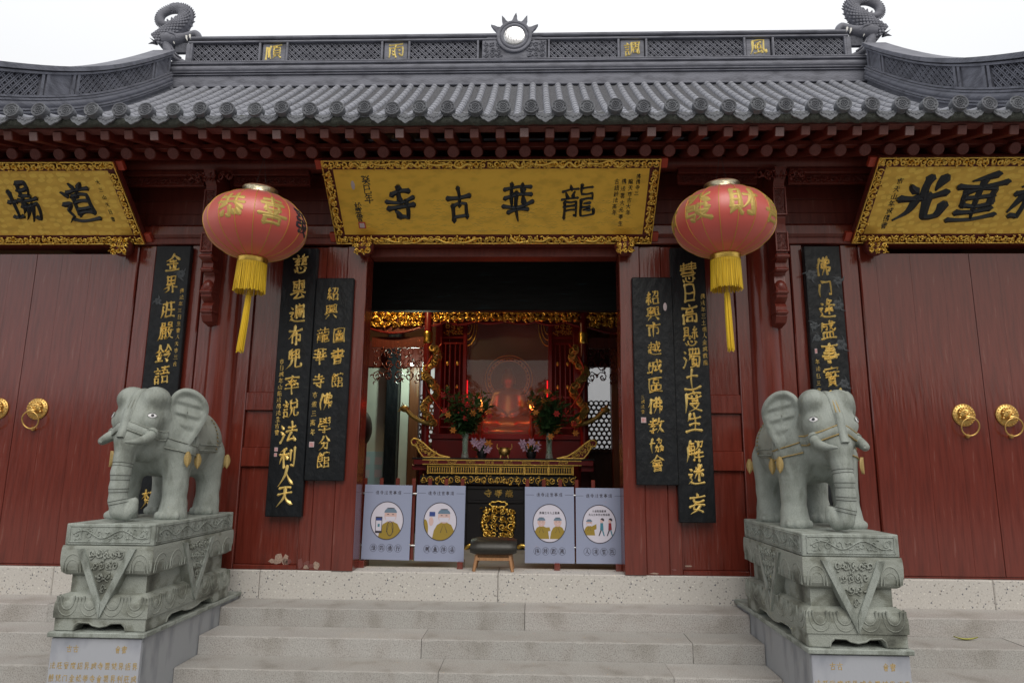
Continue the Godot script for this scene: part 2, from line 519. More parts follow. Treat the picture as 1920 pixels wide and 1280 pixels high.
	"喜": "20 10 80 10/50 0 50 26/12 26 88 26/28 36 28 52/28 36 72 36 72 52/28 52 72 52/34 56 40 66/66 56 60 66/3 70 97 70/24 78 24 99/24 78 76 78 76 99/24 97 76 97",
	"發": "8 8 42 8 28 30 4 44/14 20 28 30/56 2 62 22 96 42/88 8 64 24/12 50 40 50 40 64 12 64 10 80 42 80 36 98 26 94/54 50 50 64 44 68/54 50 82 50 82 64 92 64/50 72 86 72 68 88 46 99/56 76 74 90 97 99",
	"財": "貝:0 4 46 92|50 28 99 28/80 2 80 95 64 88/78 30 66 56 46 76",
	"進": "辶:0 10 100 90|56 2 40 30/50 20 50 80/72 4 78 14/50 20 96 20/50 38 92 38/50 56 92 56/50 74 98 74/72 20 72 74",
	"注": "氵:0 5 30 92|64 2 72 12/42 24 94 24/48 56 90 56/68 24 68 92/36 92 99 92",
	"意": "48 0 54 8/14 12 86 12/34 16 38 26/66 16 62 26/5 30 95 30/28 36 28 62/28 36 72 36 72 62/28 49 72 49/28 62 72 62|心:8 62 86 38",
	"項": "4 22 36 22/20 22 20 76/2 80 40 72|頁:42 2 58 96",
	"绿": "28 4 8 30 30 32/34 22 6 56 36 52/4 90 38 78/52 8 86 8 82 36/54 22 84 22/44 38 98 38/70 38 70 96 60 90/50 52 60 62/46 86 64 72/90 50 76 62/74 66 96 88",
	"码": "4 12 40 12/22 12 6 50/14 46 14 84/14 46 36 46 36 84/14 82 36 82/48 10 84 10 80 46/54 10 50 46 94 46 88 92 76 88/44 68 84 68",
	"通": "辶:0 10 100 90|46 4 84 4 64 18/56 12 70 22/46 26 46 80/46 26 90 26 90 76 80 74/46 42 90 42/46 58 90 58/68 26 68 78",
	"行": "34 4 6 30/36 28 4 58/22 44 22 98/50 16 92 16/44 42 98 42/74 42 74 95 60 88",
	"测": "氵:0 5 26 92|34 10 34 70/34 10 58 10 58 70/46 20 46 60 30 92/48 66 60 88/70 16 70 66/90 2 90 95 80 88",
	"量": "日:24 0 52 32|4 38 96 38/24 46 24 70/24 46 76 46 76 70/24 58 76 58/24 70 76 70/50 46 50 94/14 82 86 82/3 96 97 96",
	"体": "亻:0 2 30 96|36 26 98 26/66 2 66 98/64 28 34 74/68 28 98 72/52 74 82 74",
	"温": "氵:0 5 28 92|日:44 2 46 42|40 54 40 90/40 54 92 54 92 90/57 54 57 90/75 54 75 90/32 93 99 93",
	"保": "亻:0 2 30 96|口:42 0 48 36|36 52 98 52/67 38 67 98/65 54 38 84/69 54 98 82",
	"持": "3 24 36 24/20 2 20 94 8 88/2 66 38 50/46 20 92 20/68 2 68 38/38 38 98 38/40 60 96 60/78 46 78 95 64 88/50 68 58 80",
	"距": "8 8 8 36/8 8 38 8 38 36/8 36 38 36/24 36 24 88/24 58 40 58/10 52 10 90/2 92 44 84/50 8 96 8/52 8 52 94/52 34 90 34 90 62 52 62/52 94 98 94",
	"离": "48 0 54 10/5 14 95 14/36 20 62 36/62 20 38 38/24 22 24 44/24 44 76 44/76 22 76 44/10 56 10 98/10 56 90 56 90 92 80 88/46 56 34 82 66 78/58 68 72 86",
	"流": "氵:0 5 28 92|62 0 68 10/36 16 98 16/64 18 46 40 86 38/76 28 92 46/46 52 44 76 32 97/64 52 64 92/82 52 82 88 88 94 98 90",
	"管": "22 2 8 22/16 12 46 12/28 12 34 22/62 2 52 20/58 12 96 12/72 12 78 22|宀:4 22 92 30|30 50 30 99/30 50 74 50 74 68/30 68 74 68/30 80 78 80 78 98/30 98 78 98",
	"控": "3 24 36 24/20 2 20 94 8 88/2 66 38 50|宀:40 0 58 34|58 32 42 54/78 32 96 52/48 60 92 60/70 60 70 94/38 94 99 94",
}
var stroke_cache := {}


# the strokes of a sign as polylines on the unit square, y up
func strokes(ch: String) -> Array:
	if stroke_cache.has(ch):
		return stroke_cache[ch]
	var out := []
	for piece in String(SIGNS[ch]).split("|"):
		if ":" in piece:
			var q := piece.split(":")
			var f := q[1].split_floats(" ")
			for s in strokes(q[0]):
				var o := PackedVector2Array()
				for p in s:
					o.append(Vector2(f[0] / 100.0 + p.x * f[2] / 100.0, 1.0 - f[1] / 100.0 - (1.0 - p.y) * f[3] / 100.0))
				out.append(o)
		else:
			for s in piece.split("/"):
				var f := s.split_floats(" ")
				var o := PackedVector2Array()
				for i in range(0, f.size(), 2):
					o.append(Vector2(f[i] / 100.0, 1.0 - f[i + 1] / 100.0))
				out.append(o)
	stroke_cache[ch] = out
	return out


# one brushed sign as a raised ribbon: place(x, y, height) turns sign coordinates (-0.5 .. 0.5) into a point
func brush(b: B, ch: String, place: Callable, weight := 0.085, height := 0.02, fine := true, slant := 0.07, lively := 1.0) -> void:
	# crowded signs are written with a finer, steadier brush
	var crowd := clampf(1.3 - strokes(ch).size() * 0.026, 0.62, 1.15)
	weight *= crowd
	lively *= crowd
	for s in strokes(ch):
		var src := PackedVector2Array()
		for p in s:
			var q: Vector2 = p - Vector2(0.5, 0.5)
			q.y += q.x * slant
			q += Vector2(rng.randf_range(-1, 1), rng.randf_range(-1, 1)) * 0.016 * lively
			src.append(q)
		var pts := PackedVector2Array()
		var wid := PackedFloat32Array()
		var total := 0.0
		for i in src.size() - 1:
			total += src[i].distance_to(src[i + 1])
		if total < 0.01:
			continue
		# split at sharp corners, bend each run into one sweep
		var steps := 5 if fine else 2
		var run := PackedVector2Array([src[0]])
		for i in range(1, src.size()):
			run.append(src[i])
			var corner := i == src.size() - 1
			if not corner:
				corner = absf((src[i] - src[i - 1]).angle_to(src[i + 1] - src[i])) > 1.05
			if corner:
				if run.size() == 2:
					var d := run[1] - run[0]
					run.insert(1, (run[0] + run[1]) * 0.5 + Vector2(-d.y, d.x) * rng.randf_range(-0.06, 0.06) * lively)
				var bent := spline(run, steps)
				for k in bent.size() - (0 if i == src.size() - 1 else 1):
					pts.append(bent[k])
				run = PackedVector2Array([src[i]])
		var w0 := weight * rng.randf_range(0.88, 1.16)
		var last := src[src.size() - 1] - src[src.size() - 2]
		var left_fall := last.y < -0.04 and last.x < -0.03
		var right_fall := last.y < -0.12 and last.x > 0.14
		var needle := rng.randf() < 0.3
		var gone := 0.0
		for i in pts.size():
			if i > 0:
				gone += pts[i].distance_to(pts[i - 1])
			var u := clampf(gone / total, 0.0, 1.0)
			var dd := pts[mini(i + 1, pts.size() - 1)] - pts[maxi(i - 1, 0)]
			var flatness := absf(dd.x) / maxf(dd.length(), 0.001)
			var w := w0 * lerpf(1.12, 0.84, flatness)
			if total < 0.22:
				w *= lerpf(0.45, 1.3, pow(u, 0.7))
			elif left_fall:
				w *= lerpf(1.25, 0.25, pow(u, 1.4))
			elif right_fall:
				w *= lerpf(0.55, 1.5, smoothstep(0.0, 0.8, u)) * lerpf(1.0, 0.3, smoothstep(0.82, 1.0, u))
			else:
				w *= 0.8 + 0.42 * exp(-u * 9.0) + (0.36 * exp(-(1.0 - u) * 9.0) if not needle or flatness > 0.6 else -0.45 * exp(-(1.0 - u) * 5.0))
			wid.append(w * 0.5)
		# rounded ends
		var e0 := (pts[0] - pts[1]).normalized()
		var e1 := (pts[pts.size() - 1] - pts[pts.size() - 2]).normalized()
		pts.insert(0, pts[0] + e0 * wid[0] * 0.75)
		wid.insert(0, wid[0] * 0.35)
		pts.append(pts[pts.size() - 1] + e1 * wid[wid.size() - 1] * 0.75)
		wid.append(wid[wid.size() - 1] * 0.35)
		var L := PackedVector3Array()
		var R := PackedVector3Array()
		var C := PackedVector3Array()
		for i in pts.size():
			var d := (pts[mini(i + 1, pts.size() - 1)] - pts[maxi(i - 1, 0)]).normalized()
			var nn := Vector2(-d.y, d.x) * wid[i]
			L.append(place.call(pts[i].x + nn.x, pts[i].y + nn.y, 0.0))
			R.append(place.call(pts[i].x - nn.x, pts[i].y - nn.y, 0.0))
			C.append(place.call(pts[i].x, pts[i].y, height))
		for i in pts.size() - 1:
			b.quad(L[i], L[i + 1], C[i + 1], C[i])
			b.quad(C[i], C[i + 1], R[i + 1], R[i])


# a sign as one part of its board; the frame t puts sign coordinates (metres, z out of the board) into the board's own
func sign_part(ch: String, parent: Node, m: Material, t: Transform3D, size: float, weight := 0.085, height := 0.012, wide := 0.86, called := "character") -> void:
	var b := B.new()
	var f := func(x: float, y: float, h: float) -> Vector3: return t * Vector3(x * size * wide, y * size, h)
	brush(b, ch, f, weight, height, true, 0.13, 1.5)
	obj(called, b, m, parent)


# a column of small signs as one part
func small_column(text: String, parent: Node, m: Material, t: Transform3D, size: float, pitch: float, called := "inscription", weight := 0.1, height := 0.004, along := Vector3.DOWN) -> void:
	var b := B.new()
	for i in text.length():
		var o := along * pitch * i + Vector3(rng.randf_range(-1, 1), 0, 0) * size * 0.06
		var f := func(x: float, y: float, h: float) -> Vector3: return t * (o + Vector3(x * size * 0.85, y * size, h))
		brush(b, text[i], f, weight, height, false)
	obj(called, b, m, parent)


# ------------------------------------------------------------------ camera, sky, light, materials
func make_world() -> void:
	var cam := Camera3D.new()
	cam.name = "camera"
	add_child(cam)
	cam.position = Vector3(0.443, 1.07, 7.0)
	cam.rotation_degrees = Vector3(10.33, 1.85, 0.527)
	cam.fov = 53.86
	cam.near = 0.05
	cam.far = 400.0
	cam.current = true

	var sky_mat := ProceduralSkyMaterial.new()
	sky_mat.sky_top_color = lin(1.02, 1.04, 1.07)
	sky_mat.sky_horizon_color = lin(0.5, 0.5, 0.505)
	sky_mat.sky_curve = 0.6
	sky_mat.ground_horizon_color = lin(0.4, 0.39, 0.38)
	sky_mat.ground_bottom_color = lin(0.2, 0.2, 0.19)
	sky_mat.sun_angle_max = 1.0
	var sky := Sky.new()
	sky.sky_material = sky_mat
	var env := Environment.new()
	env.background_mode = Environment.BG_SKY
	env.sky = sky
	env.tonemap_mode = Environment.TONE_MAPPER_LINEAR
	env.tonemap_exposure = 1.3
	env.sdfgi_enabled = true
	env.ssao_enabled = true
	env.ssil_enabled = true
	var we := WorldEnvironment.new()
	we.name = "world_environment"
	we.environment = env
	add_child(we)

	var sun := DirectionalLight3D.new()
	sun.name = "sun"
	sun.light_energy = 0.5
	sun.light_angular_distance = 50.0
	sun.light_color = Color(1.0, 0.98, 0.95)
	sun.shadow_enabled = true
	sun.rotation_degrees = Vector3(-48, 12, 0)
	add_child(sun)


func make_materials() -> void:
	var grey := ramp([0.0, 0.5, 1.0], [lin(0.5, 0.5, 0.5), lin(0.8, 0.8, 0.8), lin(1, 1, 1)])
	var height := ramp([0.0, 1.0], [Color.BLACK, Color.WHITE])
	var n_soft := noise_tex(512, 0.012, height, 3, 5)
	var n_fine := noise_tex(512, 0.06, height, 5, 3)
	var n_grain := noise_tex(512, 0.02, height, 9, 5)
	# lacquered wood: brush streaks and a few worn lighter flecks
	var red_t := noise_tex(512, 0.012, ramp([0.0, 0.35, 0.55, 0.8, 0.86, 1.0], [lin(0.56, 0.31, 0.25), lin(0.72, 0.4, 0.33), lin(0.82, 0.46, 0.38), lin(0.84, 0.48, 0.4), lin(0.95, 0.85, 0.8), lin(1, 1, 1)]), 21, 5)
	var wood := func(c: Color, rough: float, depth: float) -> StandardMaterial3D:
		var m := textured(c, rough, red_t, Vector3(2.6, 0.22, 2.6), n_grain, depth)
		return m
	M.red = wood.call(lin(0.185, 0.056, 0.043), 0.2, 0.12)
	M.red.roughness_texture = noise_tex(512, 0.02, ramp([0.0, 1.0], [Color(0.55, 0.55, 0.55), Color(1, 1, 1)]), 33, 4)
	M.red.metallic_specular = 0.7
	M.red_matte = wood.call(lin(0.185, 0.056, 0.043), 0.45, 0.2)
	M.red_gloss = wood.call(lin(0.185, 0.056, 0.043), 0.16, 0.1)
	M.red_raw = textured(lin(0.19, 0.062, 0.055), 0.7, noise_tex(256, 0.05, ramp([0.0, 0.55, 0.62, 1.0], [lin(0.6, 0.55, 0.55), lin(1, 1, 1), lin(1, 1, 1), lin(1, 1, 1)]), 41, 4), Vector3(3, 3, 3), n_fine, 0.3)
	M.red_bright = mat(lin(0.4, 0.05, 0.025), 0.45)
	M.shrine_red = mat(lin(0.16, 0.012, 0.014), 0.3)
	M.brown = wood.call(lin(0.2, 0.13, 0.065), 0.35, 0.2)
	M.bare_wood = textured(lin(0.5, 0.46, 0.26), 0.5, red_t, Vector3(6, 0.8, 6), n_grain, 0.2)
	M.flaked = textured(lin(0.42, 0.3, 0.24), 0.9, n_tint(51, 0.05, 0.5), Vector3(4, 4, 4), n_fine, 0.4)
	# roof clay
	M.tile = textured(lin(0.262, 0.274, 0.318), 0.75, n_tint(61, 0.02, 0.55), Vector3(0.9, 0.9, 0.9), n_fine, 0.5)
	M.tile_dark = textured(lin(0.115, 0.122, 0.15), 0.8, n_tint(62, 0.03, 0.5), Vector3(1.3, 1.3, 1.3), n_fine, 0.5)
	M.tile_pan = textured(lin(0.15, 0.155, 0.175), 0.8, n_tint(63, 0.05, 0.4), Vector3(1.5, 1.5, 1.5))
	M.ridge = textured(lin(0.19, 0.198, 0.24), 0.75, noise_tex(512, 0.01, ramp([0.0, 0.4, 0.6, 0.78, 0.86, 1.0], [lin(0.5, 0.5, 0.52), lin(0.85, 0.85, 0.85), lin(1, 1, 1), lin(1.0, 1.0, 1.0), lin(1.0, 1.0, 1.0), lin(1, 1, 1)]), 64, 6), Vector3(0.35, 0.9, 0.35), n_fine, 0.5)
	M.mortar = textured(lin(0.085, 0.092, 0.08), 0.95, n_tint(65, 0.04, 0.4), Vector3(2, 2, 2), n_fine, 1.0)
	# gold
	M.gold = textured(lin(0.95, 0.64, 0.15), 0.3, n_tint(71, 0.02, 0.7), Vector3(3, 3, 3), n_fine, 0.12, 1.0)
	M.gold_dull = textured(lin(0.85, 0.56, 0.14), 0.42, n_tint(72, 0.03, 0.6), Vector3(3, 3, 3), n_fine, 0.15, 0.85)
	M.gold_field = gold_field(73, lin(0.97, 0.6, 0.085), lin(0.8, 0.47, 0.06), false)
	M.gold_cloud = gold_field(74, lin(1.0, 0.72, 0.15), lin(0.8, 0.5, 0.09), true)
	M.gold_paint = mat(lin(0.86, 0.64, 0.22), 0.32, 0.35)
	M.gold_lantern = mat(lin(0.5, 0.36, 0.1), 0.5, 0.35)
	M.brass = textured(lin(0.8, 0.53, 0.18), 0.42, n_tint(75, 0.03, 0.6), Vector3(4, 4, 4), null, 0.0, 1.0)
	M.carve_back = mat(lin(0.11, 0.014, 0.01), 0.6)
	# black lacquer and ink
	M.black = textured(lin(0.0065, 0.0085, 0.0115), 0.45, n_tint(81, 0.012, 0.45), Vector3(1.6, 1.0, 1.6), n_soft, 0.5)
	M.black_motif = mat(lin(0.035, 0.042, 0.05), 0.5)
	M.black.metallic_specular = 0.4
	M.ink = mat(lin(0.012, 0.017, 0.024), 0.45)
	M.dark_green = textured(lin(0.016, 0.03, 0.035), 0.6, red_t, Vector3(0.3, 2.4, 1.0), n_grain, 0.1)
	M.dark_green.metallic_specular = 0.25
	M.seal_white = mat(lin(0.55, 0.45, 0.47), 0.6)
	M.seal_red = mat(lin(0.5, 0.06, 0.04), 0.6)
	# stone
	var stain := noise_tex(512, 0.008, ramp([0.0, 0.3, 0.5, 0.7, 1.0], [lin(0.74, 0.72, 0.69), lin(0.9, 0.89, 0.87), lin(0.98, 0.98, 0.97), lin(1, 1, 1), lin(1, 1, 1)]), 91, 7)
	var speck := noise_tex(512, 0.22, ramp([0.0, 0.3, 0.5, 0.7, 1.0], [lin(0.45, 0.44, 0.42), lin(0.72, 0.71, 0.7), lin(0.86, 0.85, 0.85), lin(0.97, 0.97, 0.97), lin(1, 1, 1)]), 92, 3)
	var stone_t := noise_tex(512, 0.01, ramp([0.0, 0.36, 0.5, 0.7, 1.0], [lin(0.38, 0.38, 0.36), lin(0.78, 0.78, 0.76), lin(0.96, 0.96, 0.96), lin(1, 1, 1), lin(1, 1, 1)]), 99, 7)
	var step_t := noise_tex(512, 0.006, ramp([0.0, 0.25, 0.36, 0.55, 1.0], [lin(0.72, 0.7, 0.67), lin(0.87, 0.855, 0.84), lin(0.94, 0.925, 0.92), lin(0.97, 0.97, 0.97), lin(1, 1, 1)]), 100, 6)
	var grit := noise_tex(1024, 0.16, ramp([0.0, 0.28, 0.42, 0.58, 0.75, 1.0], [lin(0.42, 0.41, 0.4), lin(0.7, 0.69, 0.68), lin(0.86, 0.855, 0.85), lin(0.94, 0.94, 0.935), lin(1, 1, 1), lin(1, 1, 1)]), 101, 3)
	M.granite = textured(lin(0.475, 0.467, 0.455), 0.85, step_t, Vector3(0.55, 0.4, 0.5), n_fine, 0.25)
	lay(M.granite, grit, 0.42)
	M.granite_pink = textured(lin(0.475, 0.46, 0.447), 0.85, step_t, Vector3(0.45, 0.5, 0.6), n_fine, 0.25)
	lay(M.granite_pink, grit, 0.42)
	M.granite_dark = textured(lin(0.43, 0.423, 0.41), 0.88, step_t, Vector3(0.7, 0.4, 0.6), n_fine, 0.3)
	lay(M.granite_dark, grit, 0.45)
	M.terrazzo = terrazzo()
	M.green_stone = textured(lin(0.36, 0.4, 0.375), 0.7, stone_t, Vector3(1.3, 0.55, 1.3), n_fine, 0.4)
	lay(M.green_stone, grit, 0.8)
	M.green_stone_worn = textured(lin(0.34, 0.37, 0.34), 0.8, noise_tex(512, 0.006, ramp([0.0, 0.34, 0.47, 0.62, 1.0], [lin(0.22, 0.215, 0.2), lin(0.62, 0.61, 0.57), lin(0.95, 0.95, 0.94), lin(1, 1, 1), lin(1, 1, 1)]), 93, 7), Vector3(0.8, 1.0, 0.8), n_fine, 0.2)
	lay(M.green_stone_worn, grit, 0.8)
	M.marble = textured(lin(0.34, 0.36, 0.39), 0.4, noise_tex(512, 0.008, ramp([0.0, 0.3, 0.5, 0.7, 1.0], [lin(0.5, 0.52, 0.55), lin(0.8, 0.8, 0.82), lin(1, 1, 1), lin(1.0, 1.0, 1.0), lin(1, 1, 1)]), 94, 6), Vector3(0.9, 0.35, 0.9), n_fine, 0.06)
	M.marble_face = textured(lin(0.4, 0.42, 0.47), 0.4, noise_tex(512, 0.008, ramp([0.0, 0.3, 0.5, 0.7, 1.0], [lin(0.7, 0.72, 0.75), lin(0.88, 0.88, 0.9), lin(1, 1, 1), lin(1.0, 1.0, 1.0), lin(1, 1, 1)]), 95, 6), Vector3(0.9, 0.5, 0.9), n_fine, 0.06)
	M.groove = mat(lin(0.05, 0.052, 0.05), 0.9)
	M.leaf_gold = textured(lin(0.46, 0.33, 0.13), 0.55, n_tint(76, 0.05, 0.45), Vector3(7, 7, 7), null, 0.0, 0.2)
	M.eye_white = mat(lin(0.75, 0.75, 0.78), 0.3)
	M.eye_dark = mat(lin(0.02, 0.022, 0.03), 0.25)
	M.floor_stone = textured(lin(0.3, 0.29, 0.27), 0.6, stain, Vector3(0.5, 0.5, 0.5), n_fine, 0.1)
	M.ground = textured(lin(0.2, 0.195, 0.185), 0.9, stain, Vector3(0.2, 0.2, 0.2), n_fine, 0.3)
	# lantern, silk, paper
	M.lantern = mat(lin(0.68, 0.085, 0.06), 0.45)
	M.lantern.metallic_specular = 0.85
	M.lantern.clearcoat_enabled = true
	M.lantern.clearcoat = 0.7
	M.lantern.clearcoat_roughness = 0.4
	M.lantern.backlight_enabled = true
	M.lantern.backlight = lin(0.3, 0.035, 0.03)
	M.lantern.rim_enabled = true
	M.lantern.rim = 1.0
	M.lantern.rim_tint = 0.15
	M.lantern_cap = textured(lin(0.75, 0.68, 0.48), 0.3, n_tint(96, 0.02, 0.6), Vector3(4, 4, 4), n_soft, 0.3, 0.9)
	M.silk = mat(lin(0.8, 0.53, 0.014), 0.5)
	M.silk.rim_enabled = true
	M.silk.rim = 0.4
	M.silk_dark = mat(lin(0.52, 0.33, 0.01), 0.55)
	M.wire = mat(lin(0.06, 0.05, 0.05), 0.5, 0.5)
	M.paper = mat(lin(0.28, 0.315, 0.45), 0.5)
	M.print_white = mat(lin(0.6, 0.58, 0.68), 0.6)
	M.print_ink = mat(lin(0.035, 0.03, 0.045), 0.6)
	M.print_robe = mat(lin(0.3, 0.21, 0.03), 0.6)
	M.print_skin = mat(lin(0.6, 0.42, 0.4), 0.6)
	M.print_hair = mat(lin(0.13, 0.2, 0.28), 0.6)
	M.print_blue = mat(lin(0.03, 0.06, 0.24), 0.6)
	M.print_teal = mat(lin(0.05, 0.2, 0.28), 0.6)
	M.print_red = mat(lin(0.25, 0.02, 0.03), 0.6)
	M.leather = textured(lin(0.022, 0.02, 0.016), 0.36, n_tint(97, 0.02, 0.6), Vector3(4, 4, 4), n_fine, 0.15)
	M.steel = mat(lin(0.6, 0.6, 0.6), 0.3, 1.0)
	M.plaster = textured(lin(0.62, 0.63, 0.55), 0.9, n_tint(98, 0.01, 0.85), Vector3(0.5, 0.5, 0.5))
	M.notice = mat(lin(0.42, 0.6, 0.68), 0.5)
	M.plaster_brown = mat(lin(0.2, 0.12, 0.085), 0.9)
	# leaves and flowers
	M.leaf = mat(lin(0.03, 0.075, 0.025), 0.5)
	M.leaf.backlight_enabled = true
	M.leaf.backlight = lin(0.03, 0.08, 0.02)
	M.leaf_light = mat(lin(0.07, 0.13, 0.04), 0.5)
	M.petal_lilac = mat(lin(0.5, 0.33, 0.46), 0.6)
	M.petal_red = mat(lin(0.5, 0.035, 0.03), 0.6)
	M.petal_orange = mat(lin(0.55, 0.2, 0.03), 0.6)
	M.dry_leaf = mat(lin(0.42, 0.42, 0.09), 0.6)
	M.bark = mat(lin(0.09, 0.065, 0.045), 0.9)
	M.crown = mat(lin(0.05, 0.085, 0.035), 0.7)
	var glass := mat(Color(0.9, 0.95, 0.95, 0.06), 0.02)
	glass.transparency = BaseMaterial3D.TRANSPARENCY_ALPHA
	glass.metallic_specular = 0.4
	M.glass = glass
	M.mirror = textured(lin(0.62, 0.63, 0.66), 0.25, n_tint(102, 0.02, 0.7), Vector3(3, 0.6, 3), n_soft, 0.5, 1.0)
	M.bronze = mat(lin(0.55, 0.28, 0.09), 0.35, 0.8)
	M.bulb = glow(lin(1.0, 0.3, 0.05), 4.0)
	M.bulb_core = glow(lin(1.0, 0.8, 0.4), 9.0)
	M.lamp_white = glow(lin(0.85, 1.0, 0.92), 9.0)
	M.tube_red = glow(lin(1.0, 0.02, 0.03), 0.6)


func n_tint(seed_: int, freq: float, low: float) -> NoiseTexture2D:
	return noise_tex(256, freq, ramp([0.0, 0.25, 0.6, 1.0], [lin(low, low, low), lin(lerpf(low, 1, 0.5), lerpf(low, 1, 0.5), lerpf(low, 1, 0.5)), lin(1, 1, 1), lin(1, 1, 1)]), seed_, 4)


func glow(c: Color, e: float) -> StandardMaterial3D:
	var m := mat(c, 0.5)
	m.emission_enabled = true
	m.emission = c
	m.emission_energy_multiplier = e
	return m


# fine speckle multiplied over a stone's broad tones
func lay(m: StandardMaterial3D, tex: Texture2D, scale: float) -> void:
	m.detail_enabled = true
	m.detail_blend_mode = BaseMaterial3D.BLEND_MODE_MUL
	m.detail_albedo = tex
	m.detail_uv_layer = BaseMaterial3D.DETAIL_UV_2
	m.uv2_triplanar = true
	m.uv2_world_triplanar = true
	m.uv2_scale = Vector3(scale, scale, scale)


# gold leaf, beaten flat, plain or with brushed clouds; one print across the board
func gold_field(seed_: int, c1: Color, c2: Color, clouds: bool) -> StandardMaterial3D:
	rng.seed = seed_
	var w := 1024
	var h := 300
	var im := Image.create(w, h, false, Image.FORMAT_RGB8)
	var f := FastNoiseLite.new()
	f.seed = seed_
	f.frequency = 0.012
	f.fractal_octaves = 4
	var base := c2.lerp(c1, 0.55) if not clouds else c2
	for y in h:
		for x in w:
			var k := f.get_noise_2d(x, y * 1.4)
			im.set_pixel(x, y, base.lerp(c1 if k > 0 else c2.darkened(0.2), absf(k) * 0.55))
	if clouds:
		for i in 330:
			var c := Vector2((i % 33 + 0.5) * 31.0 + rng.randf_range(-9, 9), (int(i / 33) + 0.5) * 30.0 + rng.randf_range(-8, 8))
			var L := rng.randf_range(8, 15)
			var t := rng.randf_range(7, 10)
			var a := rng.randf_range(-0.8, 0.1)
			var d := Vector2(cos(a), sin(a))
			var tone := c1.lerp(c2, rng.randf() * 0.45)
			for y in range(maxi(0, int(c.y - L - t)), mini(h, int(c.y + L + t))):
				for x in range(maxi(0, int(c.x - L - t)), mini(w, int(c.x + L + t))):
					var q := Vector2(x, y) - c
					var e := absf(q.dot(d)) / L
					var g := absf(q.cross(d)) / t
					if pow(e, 3.0) + pow(g, 3.0) < 1.0:
						im.set_pixel(x, y, tone.lerp(im.get_pixel(x, y), 0.3 + 0.2 * sin(q.cross(d) * 1.3)))
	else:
		# a faint landscape, relief painted as highlight over shade: hills, trees and water lines
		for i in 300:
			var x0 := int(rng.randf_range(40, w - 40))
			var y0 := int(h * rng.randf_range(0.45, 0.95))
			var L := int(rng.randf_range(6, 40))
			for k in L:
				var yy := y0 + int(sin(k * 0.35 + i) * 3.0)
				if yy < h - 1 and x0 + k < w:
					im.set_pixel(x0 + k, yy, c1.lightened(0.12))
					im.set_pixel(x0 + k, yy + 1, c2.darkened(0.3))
	var m := mat(Color.WHITE, 0.4, 0.45)
	m.albedo_texture = ImageTexture.create_from_image(im)
	return m


# pale terrazzo-like stone with dark pits and chips
func terrazzo() -> StandardMaterial3D:
	rng.seed = 7
	var s := 1024
	var im := Image.create(s, s, false, Image.FORMAT_RGB8)
	var f := FastNoiseLite.new()
	f.seed = 4
	f.frequency = 0.05
	for y in s:
		for x in s:
			var k := 0.5 + 0.5 * f.get_noise_2d(x, y)
			im.set_pixel(x, y, lin(0.46, 0.44, 0.415).lerp(lin(0.6, 0.58, 0.55), k))
	for i in 3400:
		var r := pow(rng.randf(), 4.5) * 9.0 + 0.9
		var c := Vector2(rng.randf() * s, rng.randf() * s)
		var pick := rng.randf()
		var col: Color = lin(0.09, 0.095, 0.12) if pick < 0.3 else (lin(0.2, 0.19, 0.18) if pick < 0.58 else (lin(0.34, 0.3, 0.26) if pick < 0.82 else lin(0.7, 0.68, 0.63)))
		var ang := rng.randf() * PI
		var sq := rng.randf_range(0.45, 1.0)
		for y in range(int(c.y - r), int(c.y + r) + 1):
			for x in range(int(c.x - r), int(c.x + r) + 1):
				var q := (Vector2(x, y) - c).rotated(ang)
				if absf(q.x) + absf(q.y / sq) * 0.8 < r * (0.85 + 0.25 * sin(q.angle() * 3.0 + i)):
					im.set_pixel(posmod(x, s), posmod(y, s), col)
	var m := mat(Color.WHITE, 0.75)
	m.albedo_texture = ImageTexture.create_from_image(im)
	m.uv1_triplanar = true
	m.uv1_world_triplanar = true
	m.uv1_scale = Vector3(0.83, 0.83, 0.83)
	return m


# ------------------------------------------------------------------ ground and steps
const NOSING := [0.463, 0.841, 1.227, 1.61]
const STEP_TOP := [-0.266, -0.428, -0.587, -0.746]
const PED_L := Vector3(-2.825, 0.585, 1.03)
const PED_R := Vector3(2.775, 0.585, 1.12)


# a step slab with a nosing that is rounded and chipped along its length
func worn_slab(b: B, x0: float, x1: float, z0: float, z1: float, top: float) -> void:
	var n := maxi(2, int((x1 - x0) / 0.05))
	var prev := []
	for i in n + 1:
		var x := lerpf(x0, x1, float(i) / n)
		var r := 0.007 + 0.004 * absf(sin(x * 7.0 + z1 * 31.0))
		if rng.randf() < 0.07:
			r += rng.randf_range(0.004, 0.016)
		var ring := [Vector3(x, -0.93, z0), Vector3(x, top, z0), Vector3(x, top - rng.randf() * 0.0012, z1 - r), Vector3(x, top - r * 0.35, z1 - r * 0.3), Vector3(x, top - r, z1), Vector3(x, -0.93, z1)]
		if prev.size():
			for k in 5:
				b.out4(prev[k], prev[k + 1], ring[k + 1], ring[k], Vector3(x, top - 0.2, (z0 + z1) * 0.5))
		if i == 0 or i == n:
			for k in range(1, 5):
				b.out3(ring[0], ring[k], ring[k + 1], Vector3((x0 + x1) * 0.5, top - 0.2, (z0 + z1) * 0.5))
		prev = ring


